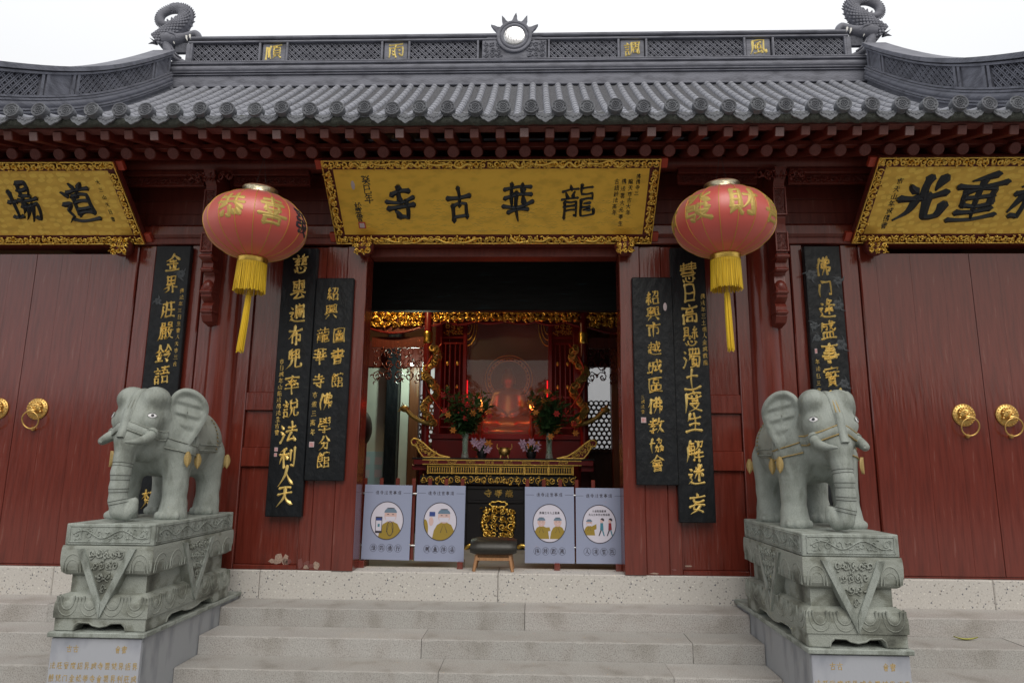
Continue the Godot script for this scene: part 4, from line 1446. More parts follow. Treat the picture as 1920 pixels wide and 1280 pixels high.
func make_ridge_dragon(sx: float) -> void:
	# drawn for the left end, mirrored for the right; 1 unit = 1 metre, origin at the ridge end
	var dr := part("ridge_dragon", hall, Vector3(sx * 7.3, 9.75, RIDGE_Z + 0.12))
	var k := 0.00147
	var P := func(x: float, y: float, z := 0.0) -> Vector3:
		return Vector3(-sx * (x - 560.0) * k, -(y - 760.0) * k, z)
	# body and curled tail: x, y in drawing units, radius
	var line := [[300, 640, 150], [420, 540, 150], [540, 430, 140], [640, 320, 122], [680, 215, 108], [640, 120, 92], [540, 72, 78], [420, 88, 70], [320, 150, 66], [290, 230, 60], [320, 300, 52], [390, 318, 42], [460, 285, 30], [520, 220, 10]]
	var pts := PackedVector3Array()
	var rad := PackedFloat32Array()
	for q in line:
		pts.append(P.call(q[0], q[1]))
		rad.append(q[2] * k)
	var sp := spline3(pts, 5)
	var sr := lerps(rad, sp.size())
	var body := B.new()
	body.tube(sp, sr, 14, true, 0.8, Vector3(0, 0, 1))
	obj("body", body, M.ridge, dr)
	# scales in rows along the flanks
	var sc := B.new()
	for i in range(1, 34):
		var c := sp[i]
		var d := (sp[i + 1] - sp[i - 1]).normalized()
		var nrm := Vector3(-d.y, d.x, 0)
		for j in range(-2, 3):
			var off := (j + (0.5 if i % 2 else 0.0)) * 0.34
			var zz := sqrt(maxf(0.0, 1.0 - off * off)) * sr[i] * 0.8
			sc.ball(c + nrm * off * sr[i] + Vector3(0, 0, zz), Vector3(0.036, 0.036, 0.018), 6, 4)
	obj("scales", sc, M.ridge, dr)
	# spines along the outside of the curl
	for i in range(6, sp.size() - 14, 1):
		if i % 2 == 1 and i < 20:
			continue
		var d := (sp[i + 1] - sp[i - 1]).normalized()
		var outw := Vector3(-d.y, d.x, 0) * (1.0 if sx > 0 else -1.0)
		# the outside lies away from the middle of the curl
		var mid: Vector3 = P.call(470, 210)
		if outw.dot(sp[i] - mid) < 0:
			outw = -outw
		var b := B.new()
		b.tube(PackedVector3Array([sp[i] + outw * sr[i] * 0.85, sp[i] + outw * (sr[i] + 0.022) + d * 0.012, sp[i] + outw * (sr[i] + 0.05) + d * 0.03]), PackedFloat32Array([0.03, 0.02, 0.002]), 5)
		obj("spine", b, M.ridge, dr)
	# flame tufts at the tail tip
	var tuft := B.new()
	for q in [[520, 220, 60, -40], [470, 270, -20, -70], [420, 290, -50, -60], [500, 250, 30, -70]]:
		tuft.tube(PackedVector3Array([P.call(q[0], q[1]), P.call(q[0] + q[2] * 0.5, q[1] + q[3] * 0.7), P.call(q[0] + q[2] * 0.6, q[1] + q[3])]), PackedFloat32Array([0.032, 0.02, 0.002]), 6)
	obj("tail_tuft", tuft, M.ridge, dr)
	# head: skull, upper jaw over the ridge, lower jaw, eye, teeth, horn
	var head := B.new()
	var up := PackedVector3Array()
	var ur := PackedFloat32Array()
	for q in [[400, 600, 120], [500, 590, 118], [610, 580, 92], [710, 545, 66], [790, 510, 58], [850, 500, 62], [890, 530, 48], [900, 580, 22]]:
		up.append(P.call(q[0], q[1]))
		ur.append(q[2] * k)
	var us := spline3(up, 3)
	head.tube(us, lerps(ur, us.size()), 12, true, 1.15, Vector3(0, 0, 1))
	obj("upper_jaw", head, M.ridge, dr)
	var jaw := B.new()
	var lo := PackedVector3Array()
	var lr := PackedFloat32Array()
	for q in [[450, 640, 90], [470, 740, 80], [520, 830, 62], [600, 900, 52], [690, 940, 42], [750, 945, 20]]:
		lo.append(P.call(q[0], q[1]))
		lr.append(q[2] * k)
	var ls := spline3(lo, 3)
	jaw.tube(ls, lerps(lr, ls.size()), 12, true, 1.2, Vector3(0, 0, 1))
	# lips and folds
	for s in [0.8, -0.8]:
		var f := PackedVector3Array()
		for q in [[520, 700], [560, 770], [620, 850], [690, 905]]:
			f.append(P.call(q[0], q[1], s * 0.09))
		jaw.tube(spline3(f, 3), same(0.02, 10), 6)
	obj("lower_jaw", jaw, M.ridge, dr)
	var th := B.new()
	th.span(P.call(560, 640, -0.06), P.call(760, 800, 0.03), 0.01)
	obj("throat", th, M.tile_dark, dr)
	for q in [[745, 560, 640], [795, 545, 620], [560, 620, 690]]:
		var b := B.new()
		b.tube(PackedVector3Array([P.call(q[0], q[1], 0.09), P.call(q[0] + 8, (q[1] + q[2]) * 0.5, 0.1), P.call(q[0] + 22, q[2], 0.09)]), PackedFloat32Array([0.024, 0.021, 0.004]), 6)
		obj("tooth", b, M.tooth, dr)
	var eye := B.new()
	eye.ball(P.call(545, 610, 0.13), Vector3(0.05, 0.05, 0.04), 10, 8)
	obj("eye", eye, M.tile, dr)
	var brow := B.new()
	brow.tube(spline3(PackedVector3Array([P.call(440, 600, 0.12), P.call(500, 545, 0.16), P.call(580, 555, 0.16), P.call(620, 610, 0.12)]), 4), same(0.028, 13), 7)
	obj("brow", brow, M.ridge, dr)
	var fin := B.new()
	for q in [[300, 600, 160, 540], [270, 630, 150, 640], [330, 570, 220, 500]]:
		fin.tube(PackedVector3Array([P.call(q[0], q[1]), P.call((q[0] + q[2]) * 0.5, q[1] - 5), P.call(q[2], q[3])]), PackedFloat32Array([0.07, 0.04, 0.004]), 6, true, 0.5)
	obj("fin", fin, M.ridge, dr)


# ------------------------------------------------------------------ columns, walls, doors
func piece(called: String, a: Vector3, c: Vector3, m: Material, parent: Node = null, bevel := 0.006) -> MeshInstance3D:
	var b := B.new()
	b.span(a, c, bevel)
	return obj(called, b, m, hall if parent == null else parent)


func make_facade() -> void:
	# round columns
	for sx in [-1.0, 1.0]:
		for x in [2.87, 7.3]:
			var b := B.new()
			b.lathe(PackedVector2Array([Vector2(0.165, 0.003), Vector2(0.17, 1.0), Vector2(0.165, 2.6), Vector2(0.15, 4.2)]), 28)
			obj("column", b, M.red_gloss, hall, Vector3(sx * x, 0, 0))
	# the screens between column and door: stiles, rails, sunk panels
	for sx in [-1.0, 1.0]:
		var fr := part("panelled_screen", hall)
		var p := func(called: String, x0: float, x1: float, y0: float, y1: float, z0: float, z1: float, m: Material) -> void:
			piece(called, Vector3(sx * x0, y0, z0), Vector3(sx * x1, y1, z1), m, fr)
		p.call("stile", 2.585, 2.715, 0.004, 3.38, -0.08, 0.03, M.red)
		p.call("stile", 1.8, 1.93, 0.004, 3.38, -0.08, 0.03, M.red)
		for r in [[0.004, 0.05], [1.02, 1.215], [1.6, 1.79], [3.3, 3.38]]:
			p.call("rail", 1.932, 2.583, r[0], r[1], -0.08, 0.026, M.red)
		for r in [[0.05, 1.02], [1.215, 1.6], [1.79, 3.3]]:
			p.call("panel", 1.932, 2.583, r[0], r[1], -0.07, -0.012, M.red)
		# raised boards of the door jamb
		p.call("jamb_board", 1.572, 1.798, 0.004, 3.38, -0.1, 0.045, M.red)
		p.call("jamb_post", 1.355, 1.57, 0.004, 3.38, -0.22, 0.06, M.red)
		# flaked paint at the foot
		rng.seed = 131 if sx < 0 else 132
		var n := 9 if sx < 0 else 3
		for i in n:
			var c := Vector2(rng.randf_range(1.63, 2.2), rng.randf_range(0.02, 0.1))
			var q := PackedVector2Array()
			var w := rng.randf_range(0.025, 0.07)
			var h := rng.randf_range(0.02, 0.075) if sx < 0 else rng.randf_range(0.006, 0.012)
			for k in 7:
				var a := TAU * k / 7 + rng.randf_range(-0.3, 0.3)
				var e := rng.randf_range(0.6, 1.1)
				q.append(Vector2(sx * c.x + cos(a) * w * e, maxf(0.008, c.y + sin(a) * h * e)))
			if Geometry2D.triangulate_polygon(q).is_empty():
				continue
			var fb := B.new()
			var front := 0.0445 if c.x < 1.8 else (0.0295 if c.x < 1.93 else -0.0125)
			fb.prism(q, front - 0.003, front + 0.004)
			obj("paint_flake", fb, M.flaked if i % 2 == 0 else M.red_raw, fr)
	# the strips and frames between column and side door
	for sx in [-1.0, 1.0]:
		var fr := part("door_frame", hall)
		for s in [[3.025, 3.17, 0.02], [3.172, 3.3, 0.045], [3.302, 3.70, 0.0], [3.702, 3.885, 0.035], [3.887, 4.065, 0.06]]:
			piece("board", Vector3(sx * s[0], 0.004, -0.1), Vector3(sx * s[1], 3.4, s[2]), M.red, fr, 0.01)
		piece("rail", Vector3(sx * 3.05, 1.52, 0.004), Vector3(sx * 3.17, 1.6, 0.03), M.red, fr)
		# two leaves of boards each
		rng.seed = 141
		for leaf in 2:
			var dl := part("door_leaf", hall)
			var x0 := 4.07 + leaf * 0.99
			var edges := [0.0, 0.37, 0.7, 0.985]
			for k in 3:
				var a: float = x0 + edges[k] + 0.0004
				var c: float = x0 + edges[k + 1] - 0.0004
				if leaf == 1:
					a = x0 + 0.985 - edges[k + 1] + 0.0004
					c = x0 + 0.985 - edges[k] - 0.0004
				piece("board", Vector3(sx * a, 0.03, -0.06), Vector3(sx * c, 3.31, 0.008 + rng.randf_range(-0.0006, 0.0006)), M.red, dl, 0.0012)
			make_knocker(Vector3(sx * (4.82 if leaf == 0 else 5.25), 1.6, 0.012), sx)
		var dl2 := part("door_leaf", hall)
		piece("board", Vector3(sx * 6.06, 0.03, -0.06), Vector3(sx * 7.1, 3.31, 0.008), M.red, dl2)
		piece("door_sill", Vector3(sx * 4.07, 0.004, -0.08), Vector3(sx * 7.1, 0.028, 0.0), M.red_matte)
	# lintels and boards above
	piece("lintel", Vector3(-7.2, 3.4, -0.14), Vector3(7.2, 3.47, 0.075), M.red_matte)
	piece("tie_beam", Vector3(-7.2, 3.47, -0.12), Vector3(7.2, 3.62, 0.11), M.red_gloss, null, 0.03)
	for k in 4:
		piece("board", Vector3(-7.2, 3.622 + k * 0.155, -0.08), Vector3(7.2, 3.774 + k * 0.155, 0.0 - 0.004 * (k % 2)), M.red_matte, null, 0.004)
	piece("upper_beam", Vector3(-7.2, 4.245, -0.14), Vector3(7.2, 4.48, 0.1), M.red_matte)
	var pur := B.new()
	pur.tube(PackedVector3Array([Vector3(-7.4, 4.21, 0.3), Vector3(0, 4.21, 0.3), Vector3(7.4, 4.21, 0.3)]), same(0.085, 3), 14)
	obj("eave_purlin", pur, M.red_matte, hall)
	# carved boards under the purlin, and the brackets on the columns
	for sx in [-1.0, 1.0]:
		for s in [[1.95, 2.78], [3.1, 4.0]]:
			var cb := part("carved_beam", hall)
			piece("plain_fillet", Vector3(sx * s[0], 4.075, 0.24), Vector3(sx * s[1], 4.13, 0.36), M.red_matte, cb)
			var b := B.new()
			b.span(Vector3(sx * s[0], 3.975, 0.27), Vector3(sx * s[1], 4.073, 0.31), 0.004)
			carve(b, Transform3D(Basis.IDENTITY, Vector3(sx * (s[0] + s[1]) * 0.5, 4.024, 0.312)), s[1] - s[0] - 0.04, 0.085, 0.075, 0.02, int(400 + s[0] * 10), 0.9)
			obj("carved_face", b, M.red_carved, cb)
		make_bracket(sx)


func make_bracket(sx: float) -> void:
	var br := part("column_bracket", hall, Vector3(sx * 2.95, 0, 0.0))
	# side outline of the strut: z out from the column, y up
	var p := PackedVector2Array()
	for q in [[0.12, 2.47], [0.26, 2.5], [0.3, 2.56], [0.3, 2.66], [0.27, 2.7], [0.34, 2.75], [0.35, 2.84], [0.31, 2.9], [0.3, 2.98], [0.36, 3.04], [0.36, 3.1], [0.41, 3.13], [0.42, 3.42], [0.4, 3.5], [0.42, 3.56], [0.44, 3.92], [0.5, 3.99], [0.52, 4.07], [0.12, 4.07]]:
		p.append(Vector2(q[0], q[1]))
	var b := B.new()
	# prism runs along local z; turn it to run along x
	b.prism(p, -0.055, 0.055, Transform3D(Basis(Vector3(0, 0, 1), Vector3(0, 1, 0), Vector3(-1, 0, 0)), Vector3.ZERO), 0.006)
	obj("strut", b, M.red_carved, br)
	for s in [[3.2, 3.41, 0.425], [3.58, 3.88, 0.44]]:
		var f := B.new()
		var zc: float = s[2]
		f.span(Vector3(-0.066, s[0], zc - 0.02), Vector3(-0.05, s[1], zc + 0.012), 0.003)
		f.span(Vector3(0.05, s[0], zc - 0.02), Vector3(0.066, s[1], zc + 0.012), 0.003)
		f.span(Vector3(-0.05, s[1] - 0.018, zc - 0.02), Vector3(0.05, s[1], zc + 0.012), 0.003)
		f.span(Vector3(-0.05, s[0], zc - 0.02), Vector3(0.05, s[0] + 0.018, zc + 0.012), 0.003)
		carve(f, Transform3D(Basis.IDENTITY, Vector3(0, (s[0] + s[1]) * 0.5, zc - 0.004)), 0.092, s[1] - s[0] - 0.04, 0.046, 0.016, int(s[0] * 100), 0.8)
		obj("carved_face", f, M.red_carved, br)
	for s in [[3.155, 0.42, 0.075], [3.03, 0.37, 0.07], [2.8, 0.35, 0.066], [2.6, 0.31, 0.064]]:
		var f := B.new()
		f.box(Vector3(0, s[0], s[1] - 0.06), Vector3(s[2] * 2.0, 0.045, 0.16), 0.016)
		obj("band", f, M.red_carved, br)
	var ball := B.new()
	ball.ball(Vector3(0, 2.86, 0.3), Vector3(0.062, 0.075, 0.06), 14, 10)
	obj("knob", ball, M.red_carved, br)
	var cap := B.new()
	carve(cap, Transform3D(Basis.IDENTITY, Vector3(0, 4.0, 0.47)), 0.5, 0.13, 0.09, 0.05, 77, 1.2)
	obj("cloud_cap", cap, M.red_carved, br)


func make_knocker(at: Vector3, sx: float) -> void:
	var k := part("door_knocker", hall, at)
	k.scale = Vector3(0.9, 0.9, 0.9)
	var tz := Transform3D(Basis(Vector3.RIGHT, PI / 2), Vector3.ZERO)
	var pl := B.new()
	pl.lathe(PackedVector2Array([Vector2(0.125, 0.0), Vector2(0.127, 0.008), Vector2(0.115, 0.014), Vector2(0.108, 0.014), Vector2(0.1, 0.02), Vector2(0.07, 0.03), Vector2(0.0, 0.035)]), 30, tz)
	for i in 22:
		var a := TAU * i / 22
		pl.ball(Vector3(cos(a) * 0.113, sin(a) * 0.113, 0.016), Vector3(0.009, 0.009, 0.008), 6, 4)
	obj("plate", pl, M.brass, k)
	# a beast's face: brow, cheeks, nose, muzzle, curls of the mane
	var f := B.new()
	f.ball(Vector3(0, 0.01, 0.04), Vector3(0.075, 0.07, 0.045), 14, 10)
	f.ball(Vector3(0, -0.03, 0.075), Vector3(0.05, 0.035, 0.035), 12, 8)
	f.ball(Vector3(0, 0.0, 0.092), Vector3(0.018, 0.022, 0.018), 8, 6)
	for s in [-1.0, 1.0]:
		f.ball(Vector3(s * 0.032, 0.022, 0.078), Vector3(0.014, 0.012, 0.012), 8, 6)
		f.tube(PackedVector3Array([Vector3(s * 0.012, 0.036, 0.082), Vector3(s * 0.035, 0.045, 0.08), Vector3(s * 0.058, 0.03, 0.07)]), PackedFloat32Array([0.007, 0.01, 0.005]), 6)
		f.ball(Vector3(s * 0.03, -0.03, 0.095), Vector3(0.016, 0.014, 0.014), 8, 6)
		for j in 4:
			f.ball(Vector3(s * (0.062 + 0.012 * (j % 2)), 0.055 - j * 0.03, 0.045), Vector3(0.018, 0.018, 0.02), 7, 5)
	for j in 4:
		f.ball(Vector3((j - 1.5) * 0.03, 0.07, 0.045), Vector3(0.018, 0.016, 0.02), 7, 5)
	obj("beast_face", f, M.brass, k)
	var r := B.new()
	var pts := PackedVector3Array()
	for i in 33:
		var a := TAU * i / 32
		pts.append(Vector3(sin(a) * 0.098 + (0.012 * sx), -0.135 + cos(a) * 0.098, 0.1 - 0.05 * (1.0 - cos(a)) * 0.5))
	r.tube(pts, same(0.0085, 33), 8, false)
	obj("ring", r, M.brass, k)
	var st := B.new()
	st.lathe(PackedVector2Array([Vector2(0.022, 0.0), Vector2(0.024, 0.02), Vector2(0.012, 0.034), Vector2(0, 0.036)]), 12, Transform3D(tz.basis, Vector3(0.012 * sx, -0.235, 0)))
	obj("stud", st, M.brass, k)


# ------------------------------------------------------------------ inside: walls, floor, ceiling
func make_inside() -> void:
	# side walls, ceiling, and a back wall with two windows
	piece("side_wall", Vector3(-7.6, -0.02, -11.5), Vector3(-7.45, 4.6, -0.1), M.plaster_brown, null, 0.0)
	piece("side_wall", Vector3(7.45, -0.02, -11.5), Vector3(7.6, 4.6, -0.1), M.plaster_brown, null, 0.0)
	piece("ceiling", Vector3(-7.45, 4.56, -4.62), Vector3(7.45, 4.7, -0.13), M.red_matte, null, 0.0)
	var zb := -4.5
	var win := [[-1.72, -0.98, 1.38, 2.75], [1.1, 1.95, 1.3, 2.75]]
	for s in [[-7.45, -1.72, -0.02, 4.56], [-0.98, 1.1, -0.02, 4.56], [1.95, 7.45, -0.02, 4.56], [-1.72, -0.98, -0.02, 1.38], [-1.72, -0.98, 2.75, 4.56], [1.1, 1.95, -0.02, 1.3], [1.1, 1.95, 2.75, 4.56]]:
		piece("back_wall", Vector3(s[0], s[2], zb - 0.12), Vector3(s[1], s[3], zb), M.plaster_brown if s[2] > -0.01 or s[1] - s[0] > 2.0 else M.brown, null, 0.0)
	for w in win:
		var wn := part("back_window", hall)
		for e in [w[0], w[1]]:
			piece("window_stile", Vector3(e - 0.04, w[2], zb - 0.05), Vector3(e + 0.04, w[3], zb + 0.05), M.brown, wn)
		for e in [w[2], w[3]]:
			piece("window_rail", Vector3(w[0] + 0.04, e - 0.03, zb - 0.05), Vector3(w[1] - 0.04, e + 0.03, zb + 0.06), M.brown, wn)
		# honeycomb of little rings
		var b := B.new()
		var step := 0.085
		var j := 0
		var y: float = w[2] + 0.07
		while y < w[2] + 0.82:
			var x: float = w[0] + 0.08 + (0.5 * step if j % 2 else 0.0)
			while x < w[1] - 0.06:
				var pts := PackedVector3Array()
				for k in 7:
					var a := TAU * k / 6 + 0.52
					pts.append(Vector3(x + cos(a) * step * 0.5, y + sin(a) * step * 0.5, zb))
				b.tube(pts, same(0.012, 7), 4, false)
				x += step
			y += step * 0.86
			j += 1
		obj("lattice", b, M.brown, wn)
		var pn := B.new()
		pn.span(Vector3(w[0] + 0.04, w[2] + 0.03, zb - 0.03), Vector3(w[1] - 0.04, w[3] - 0.03, zb - 0.026))
		obj("pane", pn, M.frosted, wn)
	# the inner beam across the bay and the little joists over it
	piece("inner_beam", Vector3(-3.4, 2.915, -1.12), Vector3(3.4, 3.55, -1.0), M.dark_green, null, 0.01)
	piece("lintel_block", Vector3(-1.355, 3.3, -0.25), Vector3(1.355, 3.398, -0.06), M.red_matte)
	var jo := B.new()
	jo.box(Vector3.ZERO, Vector3(0.09, 0.11, 0.8), 0.008)
	var jm := jo.mesh()
	for i in 15:
		put("joist", jm, M.red_raw, hall, Vector3(-1.68 + i * 0.24, 3.66, -0.7))
	piece("joist_board", Vector3(-3.4, 3.72, -1.3), Vector3(3.4, 3.75, -0.1), M.red_matte, null, 0.0)
	# lit side room at the left: pale partition, dark posts, boards above
	piece("partition", Vector3(-3.4, -0.02, -4.1), Vector3(-1.95, 2.62, -4.0), M.plaster, null, 0.0)
	piece("partition", Vector3(-1.74, -0.02, -4.1), Vector3(-1.58, 2.62, -4.0), M.plaster, null, 0.0)
	piece("board_wall", Vector3(-3.4, 2.64, -4.1), Vector3(-1.3, 3.07, -3.97), M.red_matte, null, 0.0)
	piece("inner_post", Vector3(-1.945, 0, -3.98), Vector3(-1.75, 3.4, -3.8), M.black, null, 0.01)
	piece("inner_post", Vector3(-1.58, 0, -4.05), Vector3(-1.42, 2.62, -3.88), M.brown, null, 0.01)
	piece("inner_post", Vector3(1.62, 0, -3.3), Vector3(1.8, 3.4, -3.1), M.brown, null, 0.01)
	piece("inner_post", Vector3(1.84, 0, -3.3), Vector3(2.0, 3.4, -3.15), M.brown, null, 0.01)
	piece("board_wall", Vector3(1.12, 0.0, -4.42), Vector3(2.6, 1.22, -4.38), M.brown, null, 0.0)


# ------------------------------------------------------------------ gilt name boards under the eave
func make_plaque(x0: float, x1: float, label: String, field: Material, seed_: int, dragons: bool) -> Node3D:
	# the board leans out: its foot on the lintel, its head held forward under the rafters
	var up := Vector3(0, 0.64, 0.70).normalized()
	var outw := Vector3(0, -up.z, up.y)
	var o := thing("name_board", label, "sign board", Vector3((x0 + x1) * 0.5, 3.4, 0.09), "gilt name boards under the eave")
	o.basis = Basis(Vector3.RIGHT, up, outw)
	var w := x1 - x0
	var h := 0.945
	var back := B.new()
	back.span(Vector3(-w * 0.5, 0, -0.075), Vector3(w * 0.5, h, -0.012), 0.004)
	obj("board", back, M.red_board, o)
	var f := B.new()
	var bw := 0.105
	f.quv(Vector3(-w * 0.5 + bw, bw, -0.008), Vector3(-w * 0.5 + bw, h - bw, -0.008), Vector3(w * 0.5 - bw, h - bw, -0.008), Vector3(w * 0.5 - bw, bw, -0.008))
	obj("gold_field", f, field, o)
	# the carved border: a sunk red ground, gilt scrolls, a thin gilt bead round the outside
	var sides := [[0.0, h - bw * 0.5, w, bw, 0.0], [0.0, bw * 0.5, w, bw, 0.0], [-w * 0.5 + bw * 0.5, h * 0.5, h - 2 * bw, bw, PI / 2], [w * 0.5 - bw * 0.5, h * 0.5, h - 2 * bw, bw, PI / 2]]
	for i in 4:
		var s: Array = sides[i]
		var t := Transform3D(Basis(Vector3.BACK, s[4]), Vector3(s[0], s[1], -0.008))
		var g := B.new()
		g.box(Vector3(0, 0, 0.0), Vector3(s[2], s[3] - 0.002, 0.004), 0.0, t)
		obj("border_ground", g, M.carve_back, o)
		var c := B.new()
		carve(c, t, s[2] - 0.02, s[3] - 0.025, 0.066, 0.035, seed_ + i, 1.9)
		if dragons:
			# a long wavy body along each side of the border
			for half in [-1.0, 1.0]:
				var pts := PackedVector3Array()
				var n := int(s[2] / 0.05)
				for k in n:
					var u := float(k) / (n - 1)
					pts.append(t * Vector3(half * s[2] * 0.46 * (0.12 + 0.86 * u), sin(u * s[2] * 9.0 + 2.2 * sin(u * s[2] * 4.3 + i)) * (0.022 + 0.012 * sin(u * 17.0 + half)), 0.028 + 0.014 * sin(u * 31.0)))
				if n > 3:
					c.tube(pts, lerps(PackedFloat32Array([0.018, 0.013, 0.016, 0.011, 0.014, 0.005]), n), 6)
		obj("carved_border", c, M.gold, o)
		var bead := B.new()
		bead.box(Vector3(0, (s[3] * 0.5 - 0.008) * (1.0 if i in [0, 2] else -1.0), 0.014), Vector3(s[2] + (0.0 if i < 2 else 2 * bw), 0.014, 0.026), 0.004, t)
		obj("bead", bead, M.gold, o)
	for sx in [-1.0, 1.0]:
		for y in [0.06, h - 0.06]:
			var peg := B.new()
			peg.box(Vector3(sx * (w * 0.5 + 0.035), y, -0.045), Vector3(0.068, 0.1, 0.05), 0.004)
			obj("peg", peg, M.red_bright, o)
	return o


func plaque_foot(o: Node3D, x: float, seed_: int) -> void:
	var ft := Node3D.new()
	ft.name = "carved_foot"
	o.add_child(ft, true)
	ft.basis = o.basis.inverse()
	ft.position = o.basis.inverse() * (Vector3(x, 3.335, 0.16) - o.position)
	var b := B.new()
	b.ball(Vector3.ZERO, Vector3(0.105, 0.1, 0.08), 14, 10)
	obj("block", b, M.carve_back, ft)
	var c := B.new()
	carve(c, Transform3D(Basis.IDENTITY, Vector3(0, 0, 0.05)), 0.19, 0.18, 0.055, 0.04, seed_, 1.7)
	obj("gilt_face", c, M.gold, ft)


func make_plaques() -> void:
	rng.seed = 501
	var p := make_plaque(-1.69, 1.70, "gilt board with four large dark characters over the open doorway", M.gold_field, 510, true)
	var at := func(x: float, y: float) -> Transform3D: return Transform3D(Basis.IDENTITY, Vector3(x - 0.005, y, -0.006))
	sign_part("寺", p, M.ink, at.call(-0.94, 0.46), 0.40, 0.14, 0.02, 0.82)
	sign_part("古", p, M.ink, at.call(-0.33, 0.46), 0.37, 0.145, 0.02, 0.72)
	sign_part("華", p, M.ink, at.call(0.275, 0.478), 0.42, 0.125, 0.02, 0.78)
	sign_part("龍", p, M.ink, at.call(0.9, 0.487), 0.38, 0.105, 0.02, 0.92)
	small_column("癸巳年", p, M.ink, at.call(-1.27, 0.725), 0.105, 0.1, "inscription", 0.1)
	small_column("松雲書", p, M.ink, at.call(-1.395, 0.44), 0.085, 0.068, "inscription", 0.1)
	small_column("信佛寺三".replace("信", "佛"), p, M.ink, at.call(1.49, 0.755), 0.05, 0.06)
	small_column("龍文市古大年".replace("文", "天"), p, M.ink, at.call(1.42, 0.7), 0.056, 0.068)
	small_column("佛法雲大光華生", p, M.ink, at.call(1.35, 0.7), 0.056, 0.078)
	small_column("古語鈴法高年", p, M.ink, at.call(1.28, 0.7), 0.056, 0.068)
	var s1 := B.new()
	s1.box(Vector3(-1.386, 0.218, -0.004), Vector3(0.075, 0.075, 0.006), 0.002)
	obj("seal", s1, M.seal_red, p)
	var s2 := B.new()
	s2.box(Vector3(-1.386, 0.218, 0.0), Vector3(0.052, 0.052, 0.006), 0.002)
	obj("seal_face", s2, M.seal_white, p)
	var s3 := B.new()
	s3.ball(Vector3(-1.413, 0.672, -0.006), Vector3(0.02, 0.05, 0.005), 16, 6)
	obj("seal", s3, M.seal_white, p)
	plaque_foot(p, -1.37, 521)
	plaque_foot(p, 1.40, 522)

	var l := make_plaque(-7.2, -3.8, "gilt board with cloud pattern reaching out of view over the left-hand doors", M.gold_cloud, 530, false)
	var al := func(x: float, y: float) -> Transform3D: return Transform3D(Basis.IDENTITY, Vector3(x + 5.5, y, -0.006))
	sign_part("道", l, M.ink, al.call(-4.36, 0.48), 0.46, 0.135, 0.02, 0.78)
	sign_part("場", l, M.ink, al.call(-4.94, 0.48), 0.44, 0.14, 0.02, 0.78)
	sign_part("重", l, M.ink, al.call(-5.52, 0.48), 0.44, 0.115, 0.02, 0.95)
	sign_part("光", l, M.ink, al.call(-6.12, 0.48), 0.44, 0.115, 0.02, 0.9)
	small_column("大三山天日書", l, M.ink, al.call(-4.055, 0.715), 0.05, 0.084)
	plaque_foot(l, -4.0, 523)
	var r := make_plaque(3.8, 7.2, "gilt board with cloud pattern reaching out of view over the right-hand doors", M.gold_cloud, 540, false)
	var ar := func(x: float, y: float) -> Transform3D: return Transform3D(Basis.IDENTITY, Vector3(x - 5.5, y, -0.006))
	sign_part("光", r, M.ink, ar.call(4.37, 0.5), 0.47, 0.155, 0.02, 1.05)
	sign_part("重", r, M.ink, ar.call(4.92, 0.51), 0.49, 0.14, 0.02, 0.98)
	sign_part("剎", r, M.ink, ar.call(5.46, 0.49), 0.46, 0.14, 0.02, 0.9)
	sign_part("古", r, M.ink, ar.call(6.1, 0.48), 0.44, 0.115, 0.02, 0.8)
	small_column("市天山年城佛書", r, M.ink, ar.call(4.085, 0.69), 0.072, 0.081, "inscription", 0.1)
	plaque_foot(r, 4.0, 524)


# ------------------------------------------------------------------ black couplet boards
func make_couplet(x: float, w: float, y0: float, y1: float, zb: float, zf: float, label: String) -> Node3D:
	var o := thing("couplet_board", label, "couplet board", Vector3(x, y0, zb), "black couplet boards on the facade")
	var b := B.new()
	b.span(Vector3(-w * 0.5, 0, 0), Vector3(w * 0.5, y1 - y0, zf - zb), 0.008)
	obj("board", b, M.black, o)
	return o


func couplet_signs(o: Node3D, x: float, text: String, ys: Array, zf: float, size: float, wide := 0.82) -> void:
	for i in text.length():
		sign_part(text[i], o, M.gold_paint, Transform3D(Basis.IDENTITY, Vector3(x - o.position.x, ys[i] - o.position.y, zf - o.position.z + 0.0005)), size * rng.randf_range(0.94, 1.1), 0.118, 0.013, wide)


func seal(o: Node3D, x: float, y: float, zf: float, w: float, h: float) -> void:
	var b := B.new()
	b.box(Vector3(x - o.position.x, y - o.position.y, zf - o.position.z + 0.002), Vector3(w, h, 0.004), 0.001)
	obj("seal", b, M.seal_white, o)
	var r := B.new()
	for k in 3:
		r.box(Vector3(x - o.position.x + (k - 1) * w * 0.28, y - o.position.y, zf - o.position.z + 0.0045), Vector3(w * 0.1, h * 0.75, 0.002))
	obj("seal_mark", r, M.seal_red, o)


func blossom(o: Node3D, x: float, y: float, zf: float, r: float) -> void:
	var b := B.new()
	for k in 6:
		var a := TAU * k / 6 + x * 9.0
		b.ball(Vector3(x - o.position.x + cos(a) * r * 0.6, y - o.position.y + sin(a) * r * 0.6, zf - o.position.z), Vector3(r * 0.42, r * 0.42, 0.003), 9, 4)
	for k in 3:
		var a := TAU * k / 3 + y * 5.0
		b.tube(PackedVector3Array([Vector3(x - o.position.x, y - o.position.y, zf - o.position.z), Vector3(x - o.position.x + cos(a) * r, y - o.position.y + sin(a) * r, zf - o.position.z + 0.002), Vector3(x - o.position.x + cos(a + 0.4) * r * 1.7, y - o.position.y + sin(a + 0.4) * r * 1.7, zf - o.position.z)]), PackedFloat32Array([0.004, 0.012, 0.002]), 5, true, 0.3, Vector3(0, 0, 1))
	obj("flower_motif", b, M.black_motif, o)


